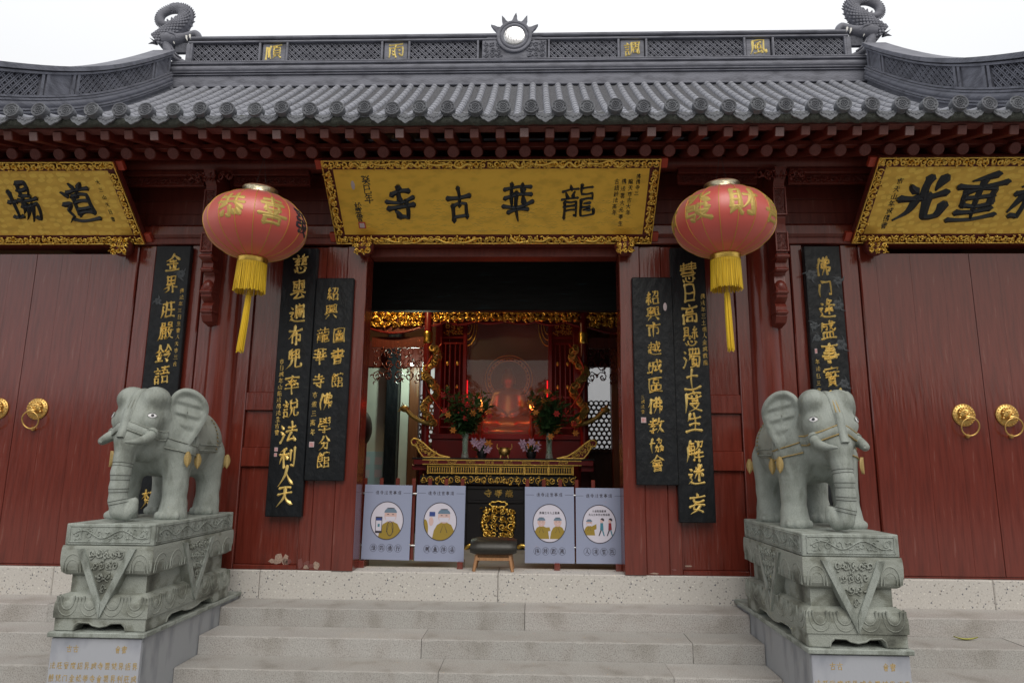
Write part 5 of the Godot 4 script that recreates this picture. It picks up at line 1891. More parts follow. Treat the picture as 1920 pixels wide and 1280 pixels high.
func make_couplets() -> void:
	rng.seed = 601
	var zf := 0.12
	var a := make_couplet(-3.465, 0.385, 0.48, 3.37, 0.062, zf, "black board with gold characters behind the left elephant, beside the left-hand doors")
	couplet_signs(a, -3.455, "金界莊嚴鈴語法慧日梵", [3.181, 2.936, 2.657, 2.425, 2.182, 1.955, 1.70, 1.44, 1.18, 0.69], zf, 0.185)
	small_column("佛師年三月生書人天市三古".replace("師", "法").replace("月", "日"), a, M.gold_paint, Transform3D(Basis.IDENTITY, Vector3(0.137, 2.385, zf - 0.062)), 0.05, 0.072)
	blossom(a, -3.36, 3.05, zf, 0.05)
	blossom(a, -3.58, 2.75, zf, 0.04)
	var d := make_couplet(3.475, 0.375, 0.48, 3.36, 0.062, zf, "black board with gold characters and faint flowers behind the right elephant")
	couplet_signs(d, 3.48, "佛門逢盛事寶利興光大", [3.135, 2.898, 2.684, 2.453, 2.209, 1.976, 1.73, 1.47, 1.2, 0.72], zf, 0.195)
	small_column("年法巳三寺書".replace("寺", "古"), d, M.gold_paint, Transform3D(Basis.IDENTITY, Vector3(-0.13, 1.645, zf - 0.062)), 0.05, 0.073)
	seal(d, 3.339, 2.235, zf, 0.025, 0.05)
	for q in [[3.35, 3.04, 0.06], [3.62, 2.98, 0.05], [3.6, 2.72, 0.06], [3.34, 2.5, 0.045], [3.6, 2.3, 0.06], [3.36, 2.37, 0.04], [3.6, 1.9, 0.05]]:
		blossom(d, q[0], q[1], zf, q[2])
	zf = 0.1
	var b := make_couplet(-2.075, 0.372, 0.525, 3.35, 0.034, zf, "tall black board hanging left of the doorway, its top behind the left lantern")
	couplet_signs(b, -2.072, "慈雲遍布兜率說法利人天", [3.170, 2.881, 2.631, 2.383, 2.134, 1.865, 1.616, 1.365, 1.111, 0.930, 0.730], zf, 0.205)
	small_column("市日城年山館法佛法生古書", b, M.gold_paint, Transform3D(Basis.IDENTITY, Vector3(-0.122, 1.58, zf - 0.034)), 0.055, 0.067)
	seal(b, -2.192, 1.195, zf, 0.035, 0.04)
	seal(b, -2.194, 1.14, zf, 0.03, 0.035)
	var c := make_couplet(2.075, 0.36, 0.515, 3.35, 0.034, zf, "tall black board hanging right of the doorway, its top behind the right lantern")
	couplet_signs(c, 2.075, "慧日高懸濁土度生解迷妄", [3.070, 2.851, 2.628, 2.385, 2.162, 1.942, 1.713, 1.498, 1.216, 0.981, 0.706], zf, 0.205)
	small_column("佛法年三土道人金城教龍", c, M.gold_paint, Transform3D(Basis.IDENTITY, Vector3(0.142, 2.3, zf - 0.034)), 0.055, 0.07)
	zf = 0.112
	var e := make_couplet(-1.678, 0.405, 0.885, 3.01, 0.066, zf, "short black board with two staggered rows of gold characters beside the doorway")
	var spots := [[-1.694, 2.835, "紹"], [-1.700, 2.643, "興"], [-1.770, 2.384, "龍"], [-1.600, 2.385, "圖"], [-1.790, 2.163, "華"], [-1.605, 2.164, "書"], [-1.790, 1.899, "寺"], [-1.595, 1.912, "館"], [-1.700, 1.690, "佛"], [-1.702, 1.443, "學"], [-1.692, 1.265, "分"], [-1.692, 1.093, "館"]]
	for q in spots:
		couplet_signs(e, q[0], q[2], [q[1]], zf, 0.155, 0.85)
	small_column("市道三高年", e, M.gold_paint, Transform3D(Basis.IDENTITY, Vector3(-0.145, 0.87, zf - 0.066)), 0.062, 0.095)
	seal(e, -1.823, 1.248, zf, 0.05, 0.055)
	var g := make_couplet(1.69, 0.42, 0.875, 3.02, 0.066, zf, "short black board with one row of ten gold characters beside the doorway")
	couplet_signs(g, 1.692, "紹興市越城區佛教協會", [2.798, 2.627, 2.457, 2.255, 2.061, 1.874, 1.667, 1.463, 1.266, 1.092], zf, 0.145, 0.95)
	small_column("三城法書", g, M.gold_paint, Transform3D(Basis.IDENTITY, Vector3(-0.128, 0.88, zf - 0.066)), 0.04, 0.05)
	seal(g, 1.565, 1.52, zf, 0.05, 0.055)
	var ov := B.new()
	ov.ball(Vector3(1.819 - 1.69, 2.7 - 0.875, zf - 0.066), Vector3(0.02, 0.045, 0.005), 14, 6)
	obj("seal", ov, M.seal_white, g)


# ------------------------------------------------------------------ lanterns
func make_lantern(at: Vector3, tilt: float, sway: float, signs: Array, label: String) -> void:
	var o := thing("lantern", label, "lantern", at, "red lanterns under the eave")
	o.rotation = Vector3(0.0, 0.0, tilt)
	var rx := 0.485
	var ry := 0.338
	var n := 18
	var surf := func(az: float, lat: float, lift_: float) -> Vector3:
		# cloth drawn a little flat between the ribs
		var a := az * n / TAU
		var f: float = a - floorf(a)
		var r := rx * (1.0 - 0.012 * sin(PI * f)) + lift_
		return Vector3(sin(az) * cos(lat) * r, sin(lat) * (ry + lift_), cos(az) * cos(lat) * r)
	var lat0 := -1.29
	var lat1 := 1.22
	var cloth := B.new()
	var rows := []
	for i in 29:
		var lat := lerpf(lat0, lat1, i / 28.0)
		var row := PackedVector3Array()
		for j in n * 6:
			row.append(surf.call(TAU * j / (n * 6), lat, 0.0))
		rows.append(row)
	cloth.sheet(rows, true)
	for i in cloth.n.size():
		if cloth.n[i].dot(cloth.v[i]) < 0:
			cloth.n[i] = -cloth.n[i]
	obj("cloth", cloth, M.lantern, o)
	for j in n:
		var rib := B.new()
		var pts := PackedVector3Array()
		for i in 25:
			pts.append(surf.call(TAU * j / n, lerpf(lat0, lat1, i / 24.0), 0.001))
		rib.tube(pts, same(0.0032, 25), 5, false)
		obj("rib", rib, M.gold_rib, o)
	for s in signs:
		var b := B.new()
		var az0: float = deg_to_rad(s[1])
		var size: float = s[2]
		var f := func(x: float, y: float, h: float) -> Vector3: return surf.call(az0 + x * size / rx * 0.95, 0.13 + y * size / ry * 0.95, 0.0015 + h)
		brush(b, s[0], f, 0.15, 0.003, true, 0.0, 0.5)
		obj("character", b, M.gold_lantern if s[3] else M.print_ink, o)
	var top := B.new()
	top.lathe(PackedVector2Array([Vector2(0.16, 0.3), Vector2(0.172, 0.312), Vector2(0.162, 0.322), Vector2(0.162, 0.372), Vector2(0.172, 0.382), Vector2(0.16, 0.387), Vector2(0.147, 0.382), Vector2(0.147, 0.318)]), 32, Transform3D.IDENTITY, false)
	obj("top_ring", top, M.lantern_cap, o)
	var bot := B.new()
	bot.lathe(PackedVector2Array([Vector2(0.13, -0.385), Vector2(0.14, -0.38), Vector2(0.14, -0.345), Vector2(0.146, -0.335), Vector2(0.135, -0.325), Vector2(0.12, -0.325)]), 32, Transform3D.IDENTITY, false)
	obj("bottom_ring", bot, M.gold, o)
	# two wires up to the rafters
	for s in [-1.0, 1.0]:
		var w := B.new()
		w.tube(PackedVector3Array([Vector3(s * 0.06, 0.395, 0), Vector3(s * 0.03, 0.55, 0.0), Vector3(0.004 * s, 0.72, 0.0)]), same(0.0025, 3), 5)
		obj("wire", w, M.wire, o)
	# the fringe: a curtain of cords
	rng.seed = int(at.x * 100) + 900
	var fr := B.new()
	var fr2 := B.new()
	for i in 150:
		var a := TAU * i / 150 + rng.randf_range(-0.01, 0.01)
		var r0 := 0.136
		var r1 := 0.142 + rng.randf_range(-0.006, 0.006)
		var d := Vector3(sin(a), 0, cos(a))
		var d2 := Vector3(sin(a + rng.randf_range(-0.02, 0.02)), 0, cos(a + rng.randf_range(-0.02, 0.02)))
		var tgt := fr if i % 4 else fr2
		tgt.tube(PackedVector3Array([d * r0 + Vector3(0, -0.375, 0), d2 * (r0 + 0.004) + Vector3(0, -0.52, 0), d2 * r1 + Vector3(0, -0.665 + rng.randf_range(-0.012, 0.01), 0)]), PackedFloat32Array([0.0036, 0.0036, 0.003]), 4, false)
	obj("fringe", fr, M.silk, o)
	obj("fringe", fr2, M.silk_dark, o)
	var band := B.new()
	band.lathe(PackedVector2Array([Vector2(0.137, -0.42), Vector2(0.139, -0.4), Vector2(0.138, -0.376)]), 32, Transform3D.IDENTITY, false)
	obj("fringe_band", band, M.silk, o)
	# the long tassel
	var ta := B.new()
	for i in 60:
		var a := rng.randf() * TAU
		var r := sqrt(rng.randf()) * 0.026
		var d := Vector3(sin(a) * r, 0, cos(a) * r)
		var L := rng.randf_range(0.5, 0.55)
		ta.tube(PackedVector3Array([Vector3(0, -0.7, 0) + d * 0.9, Vector3(sway * 0.35, -0.72 - L * 0.45, 0) + d * 1.1, Vector3(sway, -0.72 - L, 0) + d * 1.25]), PackedFloat32Array([0.004, 0.0042, 0.003]), 4, false)
	obj("tassel", ta, M.silk, o)
	var kn := B.new()
	kn.tube(PackedVector3Array([Vector3(0, -0.36, 0), Vector3(0, -0.64, 0), Vector3(0, -0.67, 0), Vector3(0, -0.71, 0), Vector3(0, -0.73, 0)]), PackedFloat32Array([0.004, 0.004, 0.018, 0.02, 0.016]), 8)
	obj("tassel_knot", kn, M.silk_dark, o)


func make_lanterns() -> void:
	rng.seed = 701
	make_lantern(Vector3(-2.3, 3.355, 0.75), -0.03, -0.025, [["恭", -7.0, 0.29, true], ["喜", 40.0, 0.29, true], ["發", 84.0, 0.25, false], ["財", 130.0, 0.3, true]], "faded red lantern with yellow fringe hanging at the left of the doorway")
	make_lantern(Vector3(2.28, 3.385, 0.75), 0.0, 0.012, [["發", -45.0, 0.3, true], ["財", 7.0, 0.3, true], ["喜", 52.0, 0.3, true], ["恭", -95.0, 0.3, true]], "faded red lantern with yellow fringe hanging at the right of the doorway")


# ------------------------------------------------------------------ distance fields and surface nets
class Field:
	var lo: Vector3
	var cell: float
	var nx: int
	var ny: int
	var nz: int
	var d := PackedFloat32Array()

	func _init(a: Vector3, b: Vector3, c: float) -> void:
		lo = a
		cell = c
		nx = int((b.x - a.x) / c) + 2
		ny = int((b.y - a.y) / c) + 2
		nz = int((b.z - a.z) / c) + 2
		d.resize(nx * ny * nz)
		d.fill(1.0)

	func join(i: int, v: float, k: float) -> void:
		var o := d[i]
		if k > 0.0:
			var h := maxf(k - absf(o - v), 0.0) / k
			d[i] = minf(o, v) - h * h * k * 0.25
		else:
			d[i] = minf(o, v)

	# tapered capsule from a to b
	func bone(a: Vector3, b: Vector3, ra: float, rb: float, k := 0.05) -> void:
		var m := maxf(ra, rb) + k + cell * 2.0
		var p0 := ((Vector3(minf(a.x, b.x), minf(a.y, b.y), minf(a.z, b.z)) - Vector3(m, m, m) - lo) / cell).floor()
		var p1 := ((Vector3(maxf(a.x, b.x), maxf(a.y, b.y), maxf(a.z, b.z)) + Vector3(m, m, m) - lo) / cell).ceil()
		var ab := b - a
		var l2 := maxf(ab.length_squared(), 1e-9)
		for z in range(maxi(0, int(p0.z)), mini(nz - 1, int(p1.z)) + 1):
			for y in range(maxi(0, int(p0.y)), mini(ny - 1, int(p1.y)) + 1):
				for x in range(maxi(0, int(p0.x)), mini(nx - 1, int(p1.x)) + 1):
					var p := lo + Vector3(x, y, z) * cell
					var t := clampf((p - a).dot(ab) / l2, 0.0, 1.0)
					join((z * ny + y) * nx + x, p.distance_to(a + ab * t) - lerpf(ra, rb, t), k)

	# ellipsoid in the frame t
	func blob(t: Transform3D, r: Vector3, k := 0.05) -> void:
		var m := maxf(r.x, maxf(r.y, r.z)) + k + cell * 2.0
		var p0 := ((t.origin - Vector3(m, m, m) - lo) / cell).floor()
		var p1 := ((t.origin + Vector3(m, m, m) - lo) / cell).ceil()
		var inv := t.affine_inverse()
		for z in range(maxi(0, int(p0.z)), mini(nz - 1, int(p1.z)) + 1):
			for y in range(maxi(0, int(p0.y)), mini(ny - 1, int(p1.y)) + 1):
				for x in range(maxi(0, int(p0.x)), mini(nx - 1, int(p1.x)) + 1):
					var q := inv * (lo + Vector3(x, y, z) * cell)
					var k0 := (q / r).length()
					var k1 := (q / (r * r)).length()
					join((z * ny + y) * nx + x, k0 * (k0 - 1.0) / maxf(k1, 1e-6), k)

	func at(p: Vector3) -> float:
		var q := (p - lo) / cell
		var x := clampi(int(floor(q.x)), 0, nx - 2)
		var y := clampi(int(floor(q.y)), 0, ny - 2)
		var z := clampi(int(floor(q.z)), 0, nz - 2)
		var f := q - Vector3(x, y, z)
		var i := (z * ny + y) * nx + x
		var a := lerpf(lerpf(d[i], d[i + 1], f.x), lerpf(d[i + nx], d[i + nx + 1], f.x), f.y)
		i += nx * ny
		var b := lerpf(lerpf(d[i], d[i + 1], f.x), lerpf(d[i + nx], d[i + nx + 1], f.x), f.y)
		return lerpf(a, b, f.z)

	func slope(p: Vector3) -> Vector3:
		var e := cell
		return Vector3(at(p + Vector3(e, 0, 0)) - at(p - Vector3(e, 0, 0)), at(p + Vector3(0, e, 0)) - at(p - Vector3(0, e, 0)), at(p + Vector3(0, 0, e)) - at(p - Vector3(0, 0, e))).normalized()

	# the point where a line towards the inside first meets the surface
	func hit(from: Vector3, dir: Vector3, most := 1.0) -> Vector3:
		var p := from
		var t := 0.0
		while t < most:
			var v := at(p)
			if v < 0.001:
				break
			var s := clampf(v * 0.7, 0.002, 0.05)
			p += dir * s
			t += s
		return p

	func mesh_into(b: B, flip := 1.0) -> void:
		var id := {}
		var pts := PackedVector3Array()
		for z in nz - 1:
			for y in ny - 1:
				var row := (z * ny + y) * nx
				for x in nx - 1:
					var i := row + x
					var s0 := d[i] < 0.0
					var any := false
					for o in [1, nx, nx + 1, nx * ny, nx * ny + 1, nx * ny + nx, nx * ny + nx + 1]:
						if (d[i + o] < 0.0) != s0:
							any = true
							break
					if not any:
						continue
					var sum := Vector3.ZERO
					var n := 0
					for e in EDGES:
						var a: Vector3i = CORNERS[e[0]]
						var c: Vector3i = CORNERS[e[1]]
						var va := d[i + a.x + a.y * nx + a.z * nx * ny]
						var vc := d[i + c.x + c.y * nx + c.z * nx * ny]
						if (va < 0.0) != (vc < 0.0):
							sum += Vector3(a).lerp(Vector3(c), va / (va - vc))
							n += 1
					id[i] = pts.size()
					pts.append(lo + (Vector3(x, y, z) + sum / n) * cell)
		var nor := PackedVector3Array()
		for p in pts:
			nor.append(slope(p))
		var F := Vector3(flip, 1, 1)
		var strides := [1, nx, nx * ny]
		for z in range(1, nz - 1):
			for y in range(1, ny - 1):
				for x in range(1, nx - 1):
					var i := (z * ny + y) * nx + x
					for ax in 3:
						if (d[i] < 0.0) == (d[i + strides[ax]] < 0.0):
							continue
						var u: int = strides[(ax + 1) % 3]
						var w: int = strides[(ax + 2) % 3]
						if not (id.has(i) and id.has(i - u) and id.has(i - w) and id.has(i - u - w)):
							continue
						var q := [id[i], id[i - u], id[i - u - w], id[i - w]]
						b.smooth_tri(pts[q[0]] * F, pts[q[1]] * F, pts[q[2]] * F, nor[q[0]] * F, nor[q[1]] * F, nor[q[2]] * F)
						b.smooth_tri(pts[q[0]] * F, pts[q[2]] * F, pts[q[3]] * F, nor[q[0]] * F, nor[q[2]] * F, nor[q[3]] * F)

	const CORNERS := [Vector3i(0, 0, 0), Vector3i(1, 0, 0), Vector3i(0, 1, 0), Vector3i(1, 1, 0), Vector3i(0, 0, 1), Vector3i(1, 0, 1), Vector3i(0, 1, 1), Vector3i(1, 1, 1)]
	const EDGES := [[0, 1], [2, 3], [4, 5], [6, 7], [0, 2], [1, 3], [4, 6], [5, 7], [0, 4], [1, 5], [2, 6], [3, 7]]


# ------------------------------------------------------------------ stone elephants
# Built for the left pedestal: +x is the inner side, +z the front; the right one is its mirror image.
var ele: Field
var ele_body: Field


func head_frame() -> Transform3D:
	return Transform3D(Basis(Vector3.UP, -0.07) * Basis(Vector3.RIGHT, 0.05), Vector3(-0.01, 0.845, 0.34))


func build_elephant_field() -> void:
	ele = Field.new(Vector3(-0.5, -0.02, -0.8), Vector3(0.5, 1.22, 0.85), 0.0155)
	var I := Basis.IDENTITY
	# trunk of the body
	ele.blob(Transform3D(I, Vector3(0, 0.65, -0.27)), Vector3(0.325, 0.325, 0.43), 0.08)
	ele.blob(Transform3D(I, Vector3(0, 0.67, 0.04)), Vector3(0.31, 0.32, 0.3), 0.1)
	ele_body = Field.new(ele.lo, Vector3(0.5, 1.22, 0.85), ele.cell)
	ele_body.d = ele.d.duplicate()
	# legs
	for s in [-1.0, 1.0]:
		ele.bone(Vector3(s * 0.2, 0.55, 0.12), Vector3(s * 0.21, 0.26, 0.13), 0.13, 0.096, 0.06)
		ele.bone(Vector3(s * 0.21, 0.26, 0.13), Vector3(s * 0.215, 0.1, 0.135), 0.095, 0.1, 0.03)
		ele.bone(Vector3(s * 0.215, 0.1, 0.135), Vector3(s * 0.215, 0.02, 0.15), 0.101, 0.122, 0.03)
		ele.bone(Vector3(s * 0.2, 0.55, -0.43), Vector3(s * 0.21, 0.27, -0.47), 0.15, 0.102, 0.07)
		ele.bone(Vector3(s * 0.21, 0.27, -0.47), Vector3(s * 0.215, 0.1, -0.45), 0.1, 0.104, 0.03)
		ele.bone(Vector3(s * 0.215, 0.1, -0.45), Vector3(s * 0.215, 0.02, -0.44), 0.105, 0.122, 0.03)
		# toes
		for k in 4:
			var a := (k - 1.5) * 0.5
			ele.blob(Transform3D(I, Vector3(s * 0.215 + sin(a) * 0.118, 0.028, 0.15 + cos(a) * 0.118)), Vector3(0.03, 0.036, 0.026), 0.012)
			ele.blob(Transform3D(I, Vector3(s * 0.215 + sin(a) * 0.118, 0.028, -0.44 + cos(a) * 0.118)), Vector3(0.03, 0.036, 0.026), 0.012)
	# head: skull, two brow domes, cheeks, jaw, root of the trunk
	var H := head_frame()
	ele.bone(Vector3(0, 0.76, 0.16), H * Vector3(0, -0.02, -0.06), 0.25, 0.2, 0.08)
	ele.blob(H, Vector3(0.2, 0.215, 0.19), 0.05)
	for s in [-1.0, 1.0]:
		ele.blob(H * Transform3D(I, Vector3(s * 0.104, 0.15, 0.01)), Vector3(0.112, 0.11, 0.132), 0.035)
		ele.blob(H * Transform3D(I, Vector3(s * 0.132, -0.03, 0.085)), Vector3(0.072, 0.085, 0.088), 0.045)
		ele.blob(H * Transform3D(I, Vector3(s * 0.11, -0.16, 0.1)), Vector3(0.075, 0.07, 0.085), 0.045)
	ele.blob(H * Transform3D(I, Vector3(0, -0.25, 0.0)), Vector3(0.135, 0.12, 0.15), 0.06)
	# the trunk, hooking inward at its foot
	var tp := trunk_line()
	for i in tp.size() - 1:
		ele.bone(tp[i][0], tp[i + 1][0], tp[i][1], tp[i + 1][1], 0.025 if i > 1 else 0.05)
	# tail
	ele.bone(Vector3(0, 0.72, -0.66), Vector3(0.02, 0.45, -0.7), 0.035, 0.025, 0.04)


func trunk_line() -> Array:
	var H := head_frame()
	return [[H * Vector3(0, -0.05, 0.1), 0.12], [H * Vector3(0, -0.2, 0.175), 0.09], [H * Vector3(0.0, -0.33, 0.205), 0.075], [Vector3(-0.025, 0.39, 0.55), 0.07], [Vector3(-0.025, 0.27, 0.555), 0.067], [Vector3(-0.022, 0.17, 0.555), 0.066], [Vector3(-0.005, 0.087, 0.55), 0.064], [Vector3(0.045, 0.066, 0.53), 0.05], [Vector3(0.078, 0.1, 0.52), 0.04], [Vector3(0.085, 0.16, 0.515), 0.037]]


# a flat strap laid on the field: points given roughly, pulled to the surface along dir
func strap(b: B, f: Field, line: PackedVector3Array, toward: Callable, w: float, th: float, flip: float) -> void:
	var pts := PackedVector3Array()
	var nor := PackedVector3Array()
	for p in line:
		var c: Vector3 = toward.call(p)
		var h := f.hit(p, (c - p).normalized(), 0.6)
		pts.append(h)
		nor.append(f.slope(h))
	var A := []
	for i in pts.size():
		var d := (pts[mini(i + 1, pts.size() - 1)] - pts[maxi(i - 1, 0)]).normalized()
		var s := d.cross(nor[i]).normalized() * w * 0.5
		var L := pts[i] + s
		var R := pts[i] - s
		# keep the edges on the skin too
		L -= f.slope(L) * f.at(L)
		R -= f.slope(R) * f.at(R)
		var row := PackedVector3Array([L - nor[i] * 0.006, L + nor[i] * th, (L + R) * 0.5 + nor[i] * (th * 1.25 + 0.001), R + nor[i] * th, R - nor[i] * 0.006])
		for k in 5:
			row[k].x *= flip
		A.append(row)
	b.sheet(A)
	for i in b.n.size():
		pass


func make_elephant(ped: Vector3, flip: float, gilt: float, label: String) -> void:
	var o := thing("elephant_statue", label, "statue", ped, "stone elephants on pedestals")
	var F := Vector3(flip, 1, 1)
	var H := head_frame()
	var body := B.new()
	ele.mesh_into(body, flip)
	# rest the feet flat on the pedestal
	for i in body.v.size():
		if body.v[i].y < 0.001:
			body.v[i].y = 0.001
	obj("body", body, M.green_stone, o)
	# ears: broad fans with a thick rolled rim and fluted folds
	var outline := PackedVector2Array()
	for q in [[-0.02, 0.08], [0.02, 0.15], [0.09, 0.185], [0.17, 0.165], [0.235, 0.1], [0.26, 0.02], [0.245, -0.06], [0.205, -0.14], [0.16, -0.21], [0.11, -0.275], [0.07, -0.24], [0.03, -0.16], [0.0, -0.08], [-0.02, 0.0], [-0.02, 0.08]]:
		outline.append(Vector2(q[0] * 1.12, q[1] * 1.1))
	outline = spline(outline, 4)
	outline.remove_at(outline.size() - 1)
	for s in [1.0, -1.0]:
		var b := B.new()
		var rows := []
		var back := []
		var E := H * Transform3D(Basis(Vector3.UP, s * 0.5) * Basis(Vector3.BACK, s * 0.08), Vector3(s * 0.185, 0.045, -0.1))
		var mid := Vector2(0.123, -0.01)
		for i in 13:
			var r := lerpf(0.03, 1.0, i / 12.0)
			var top := PackedVector3Array()
			var und := PackedVector3Array()
			for p in outline:
				var q := mid + (p - mid) * r
				var rim := smoothstep(0.7, 0.82, r) * (1.0 - 0.75 * smoothstep(0.92, 1.0, r))
				# the rim is full along the top and the root, thin at the outer edge
				rim *= clampf(0.35 + 0.8 * smoothstep(-0.05, 0.1, p.y) + 0.9 * smoothstep(0.08, 0.0, p.x), 0.0, 1.0)
				var fold := q.y + q.x * 0.35
				var saw := 0.5 + 0.5 * sin(fold * 62.0 + 0.6 * sin(fold * 62.0))
				var rib := 0.017 * (saw - 0.5) * smoothstep(0.8, 0.6, r)
				var z := -0.9 * q.x * q.x + 0.026 * rim + rib
				top.append(E * Vector3(s * q.x, q.y, z) * F)
				und.append(E * Vector3(s * q.x, q.y, z - 0.012 - 0.028 * (1.0 - r * r)) * F)
			rows.append(top)
			back.append(und)
		b.sheet(rows, true)
		b.sheet(back, true)
		b.sheet([rows[12], back[12]], true)
		obj("ear", b, M.green_stone, o)
	# tusks
	for s in [1.0, -1.0]:
		var b := B.new()
		var p := PackedVector3Array()
		for q in [[0.145, -0.115, 0.09], [0.175, -0.165, 0.17], [0.16, -0.195, 0.265], [0.1, -0.2, 0.36]]:
			p.append(H * Vector3(s * q[0], q[1], q[2]) * F)
		var sp := spline3(p, 4)
		b.tube(sp, lerps(PackedFloat32Array([0.048, 0.042, 0.033, 0.006]), sp.size()), 12)
		obj("tusk", b, M.green_stone, o)
		# collar where the tusk leaves the lip
		var c := B.new()
		c.tube(PackedVector3Array([p[0].lerp(p[1], 0.25), p[0].lerp(p[1], 0.6)]), same(0.055, 2), 14)
		obj("tusk_sheath", c, M.green_stone, o)
		# eyes: almond white, dark iris, lid
		var from := H * Vector3(s * 0.3, 0.035, 0.36)
		var to := H * Vector3(s * 0.1, 0.0, 0.02)
		var e := ele.hit(from, (to - from).normalized(), 0.6)
		var en := ele.slope(e)
		var side := Vector3.UP.cross(en).normalized()
		var ew := B.new()
		var fr := Transform3D(Basis(side, en.cross(side), en), e)
		almond(ew, fr, F, 0.033, 0.022, 0.006)
		obj("eye", ew, M.eye_white, o)
		var ei := B.new()
		var q := PackedVector3Array()
		for k in 13:
			q.append(fr * Vector3(cos(TAU * k / 12) * 0.0125, sin(TAU * k / 12) * 0.0125, 0.0085) * F)
		for k in 12:
			ei.out3(fr * Vector3(0, 0, 0.0105) * F, q[k], q[k + 1], e * F - en * F * 0.1)
		obj("iris", ei, M.eye_dark, o)
		var lid := B.new()
		var lp := PackedVector3Array()
		for k in 11:
			var a := PI * k / 10
			lp.append(fr * Vector3(cos(a) * 0.038, sin(a) * 0.026, 0.003) * F)
		lid.tube(lp, lerps(PackedFloat32Array([0.002, 0.0055, 0.002]), 11), 6)
		obj("eyelid", lid, M.green_stone, o)
	# bridle: a face strap with a hanging tongue, a nose band, cheek straps
	var hc := func(p: Vector3) -> Vector3: return H * Vector3(0, clampf((H.affine_inverse() * p).y, -0.2, 0.16) * 0.9, -0.02)
	var fs := B.new()
	var line := PackedVector3Array()
	for i in 18:
		var a := lerpf(2.0, -0.1, i / 17.0)
		line.append(H * Vector3(0, sin(a) * 0.42 + 0.02, cos(a) * 0.5))
	strap(fs, ele, line, hc, 0.07, 0.01, flip)
	obj("face_strap", fs, M.green_stone, o)
	for e in [-0.038, 0.038]:
		var ed := B.new()
		var l2 := PackedVector3Array()
		for p in line:
			l2.append(p + H.basis * Vector3(e, 0, 0))
		strap(ed, ele, l2, hc, 0.009, 0.011, flip)
		obj("strap_edge", ed, M.leaf_gold if gilt > 0.5 else M.green_stone_worn, o)
	var tg := B.new()
	var tl := PackedVector3Array()
	for i in 9:
		tl.append(H * Vector3(0, lerpf(0.06, -0.165, i / 8.0), 0.6))
	strap(tg, ele, tl, func(p: Vector3) -> Vector3: return Vector3(p.x, p.y, p.z) - H.basis.z, 0.062, 0.024, flip)
	obj("brow_plate", tg, M.green_stone, o)
	var nb := B.new()
	var nl := PackedVector3Array()
	for i in 27:
		var a := lerpf(-1.75, 1.75, i / 26.0)
		nl.append(H * Vector3(sin(a) * 0.5, -0.055 - 0.1 * absf(sin(a * 0.9)), cos(a) * 0.55))
	strap(nb, ele, nl, func(p: Vector3) -> Vector3: return H * Vector3(0, (H.affine_inverse() * p).y, 0.0), 0.066, 0.011, flip)
	obj("nose_band", nb, M.green_stone, o)
	for e in [-0.036, 0.036]:
		var ed := B.new()
		var l2 := PackedVector3Array()
		for p in nl:
			l2.append(p + Vector3(0, e, 0))
		strap(ed, ele, l2, func(p: Vector3) -> Vector3: return H * Vector3(0, (H.affine_inverse() * p).y, 0.0), 0.009, 0.012, flip)
		obj("strap_edge", ed, M.leaf_gold if gilt > 0.5 else M.green_stone_worn, o)
	# chest band from the cheek to the saddle cloth
	for s in [1.0, -1.0]:
		for w in [[0.075, 0.006, 0.0], [0.009, 0.012, 0.04], [0.009, 0.012, -0.04]]:
			var cb := B.new()
			var cl := PackedVector3Array()
			for i in 12:
				var u := i / 11.0
				cl.append(Vector3(s * 0.6, lerpf(0.64, 0.605, u) + w[2] - 0.05 * sin(PI * u), lerpf(0.3, -0.12, u)))
			strap(cb, ele, cl, func(p: Vector3) -> Vector3: return Vector3(0, p.y, p.z), w[0], w[1], flip)
			obj("chest_band" if w[2] == 0.0 else "strap_edge", cb, M.green_stone if w[2] == 0.0 else (M.leaf_gold if gilt > 0.5 else M.green_stone_worn), o)
	# saddle cloth: a shell over the back
	var sc := Field.new(ele.lo, Vector3(0.5, 1.22, 0.85), 0.0155)
	for z in sc.nz:
		for y in sc.ny:
			for x in sc.nx:
				var i := (z * sc.ny + y) * sc.nx + x
				var p := sc.lo + Vector3(x, y, z) * sc.cell
				var edge := maxf(0.555 + 0.05 * smoothstep(-0.1, 0.1, p.z) - p.y, maxf(p.z - 0.06, -0.6 - p.z))
				sc.d[i] = maxf(ele_body.d[i] - 0.018, edge)
	var cloth := B.new()
	sc.mesh_into(cloth, flip)
	obj("saddle_cloth", cloth, M.green_stone_worn, o)
	for s in [1.0, -1.0]:
		for yy in [0.58, 0.63]:
			var hem := B.new()
			var hl := PackedVector3Array()
			for i in 16:
				hl.append(Vector3(s * 0.6, yy, lerpf(0.02, -0.56, i / 15.0)))
			strap(hem, sc, hl, func(p: Vector3) -> Vector3: return Vector3(0, p.y, p.z), 0.01, 0.006, flip)
			obj("hem", hem, M.green_stone, o)
		# gilt ornament in the middle of the cloth
		var orn := B.new()
		for k in 9:
			var y := 0.66 + k * 0.035
			var h0 := sc.hit(Vector3(s * 0.6, y, -0.3), Vector3(-s, -0.25, 0).normalized(), 0.7)
			var nn := sc.slope(h0)
			orn.tube(PackedVector3Array([(h0 + Vector3(0, 0, -0.018)) * F + nn * F * 0.003, (h0 + nn * 0.006) * F, (h0 + Vector3(0, 0.012, 0.018)) * F + nn * F * 0.003]), PackedFloat32Array([0.002, 0.006, 0.002]), 5)
		obj("gilt_sprig", orn, M.leaf_gold, o)
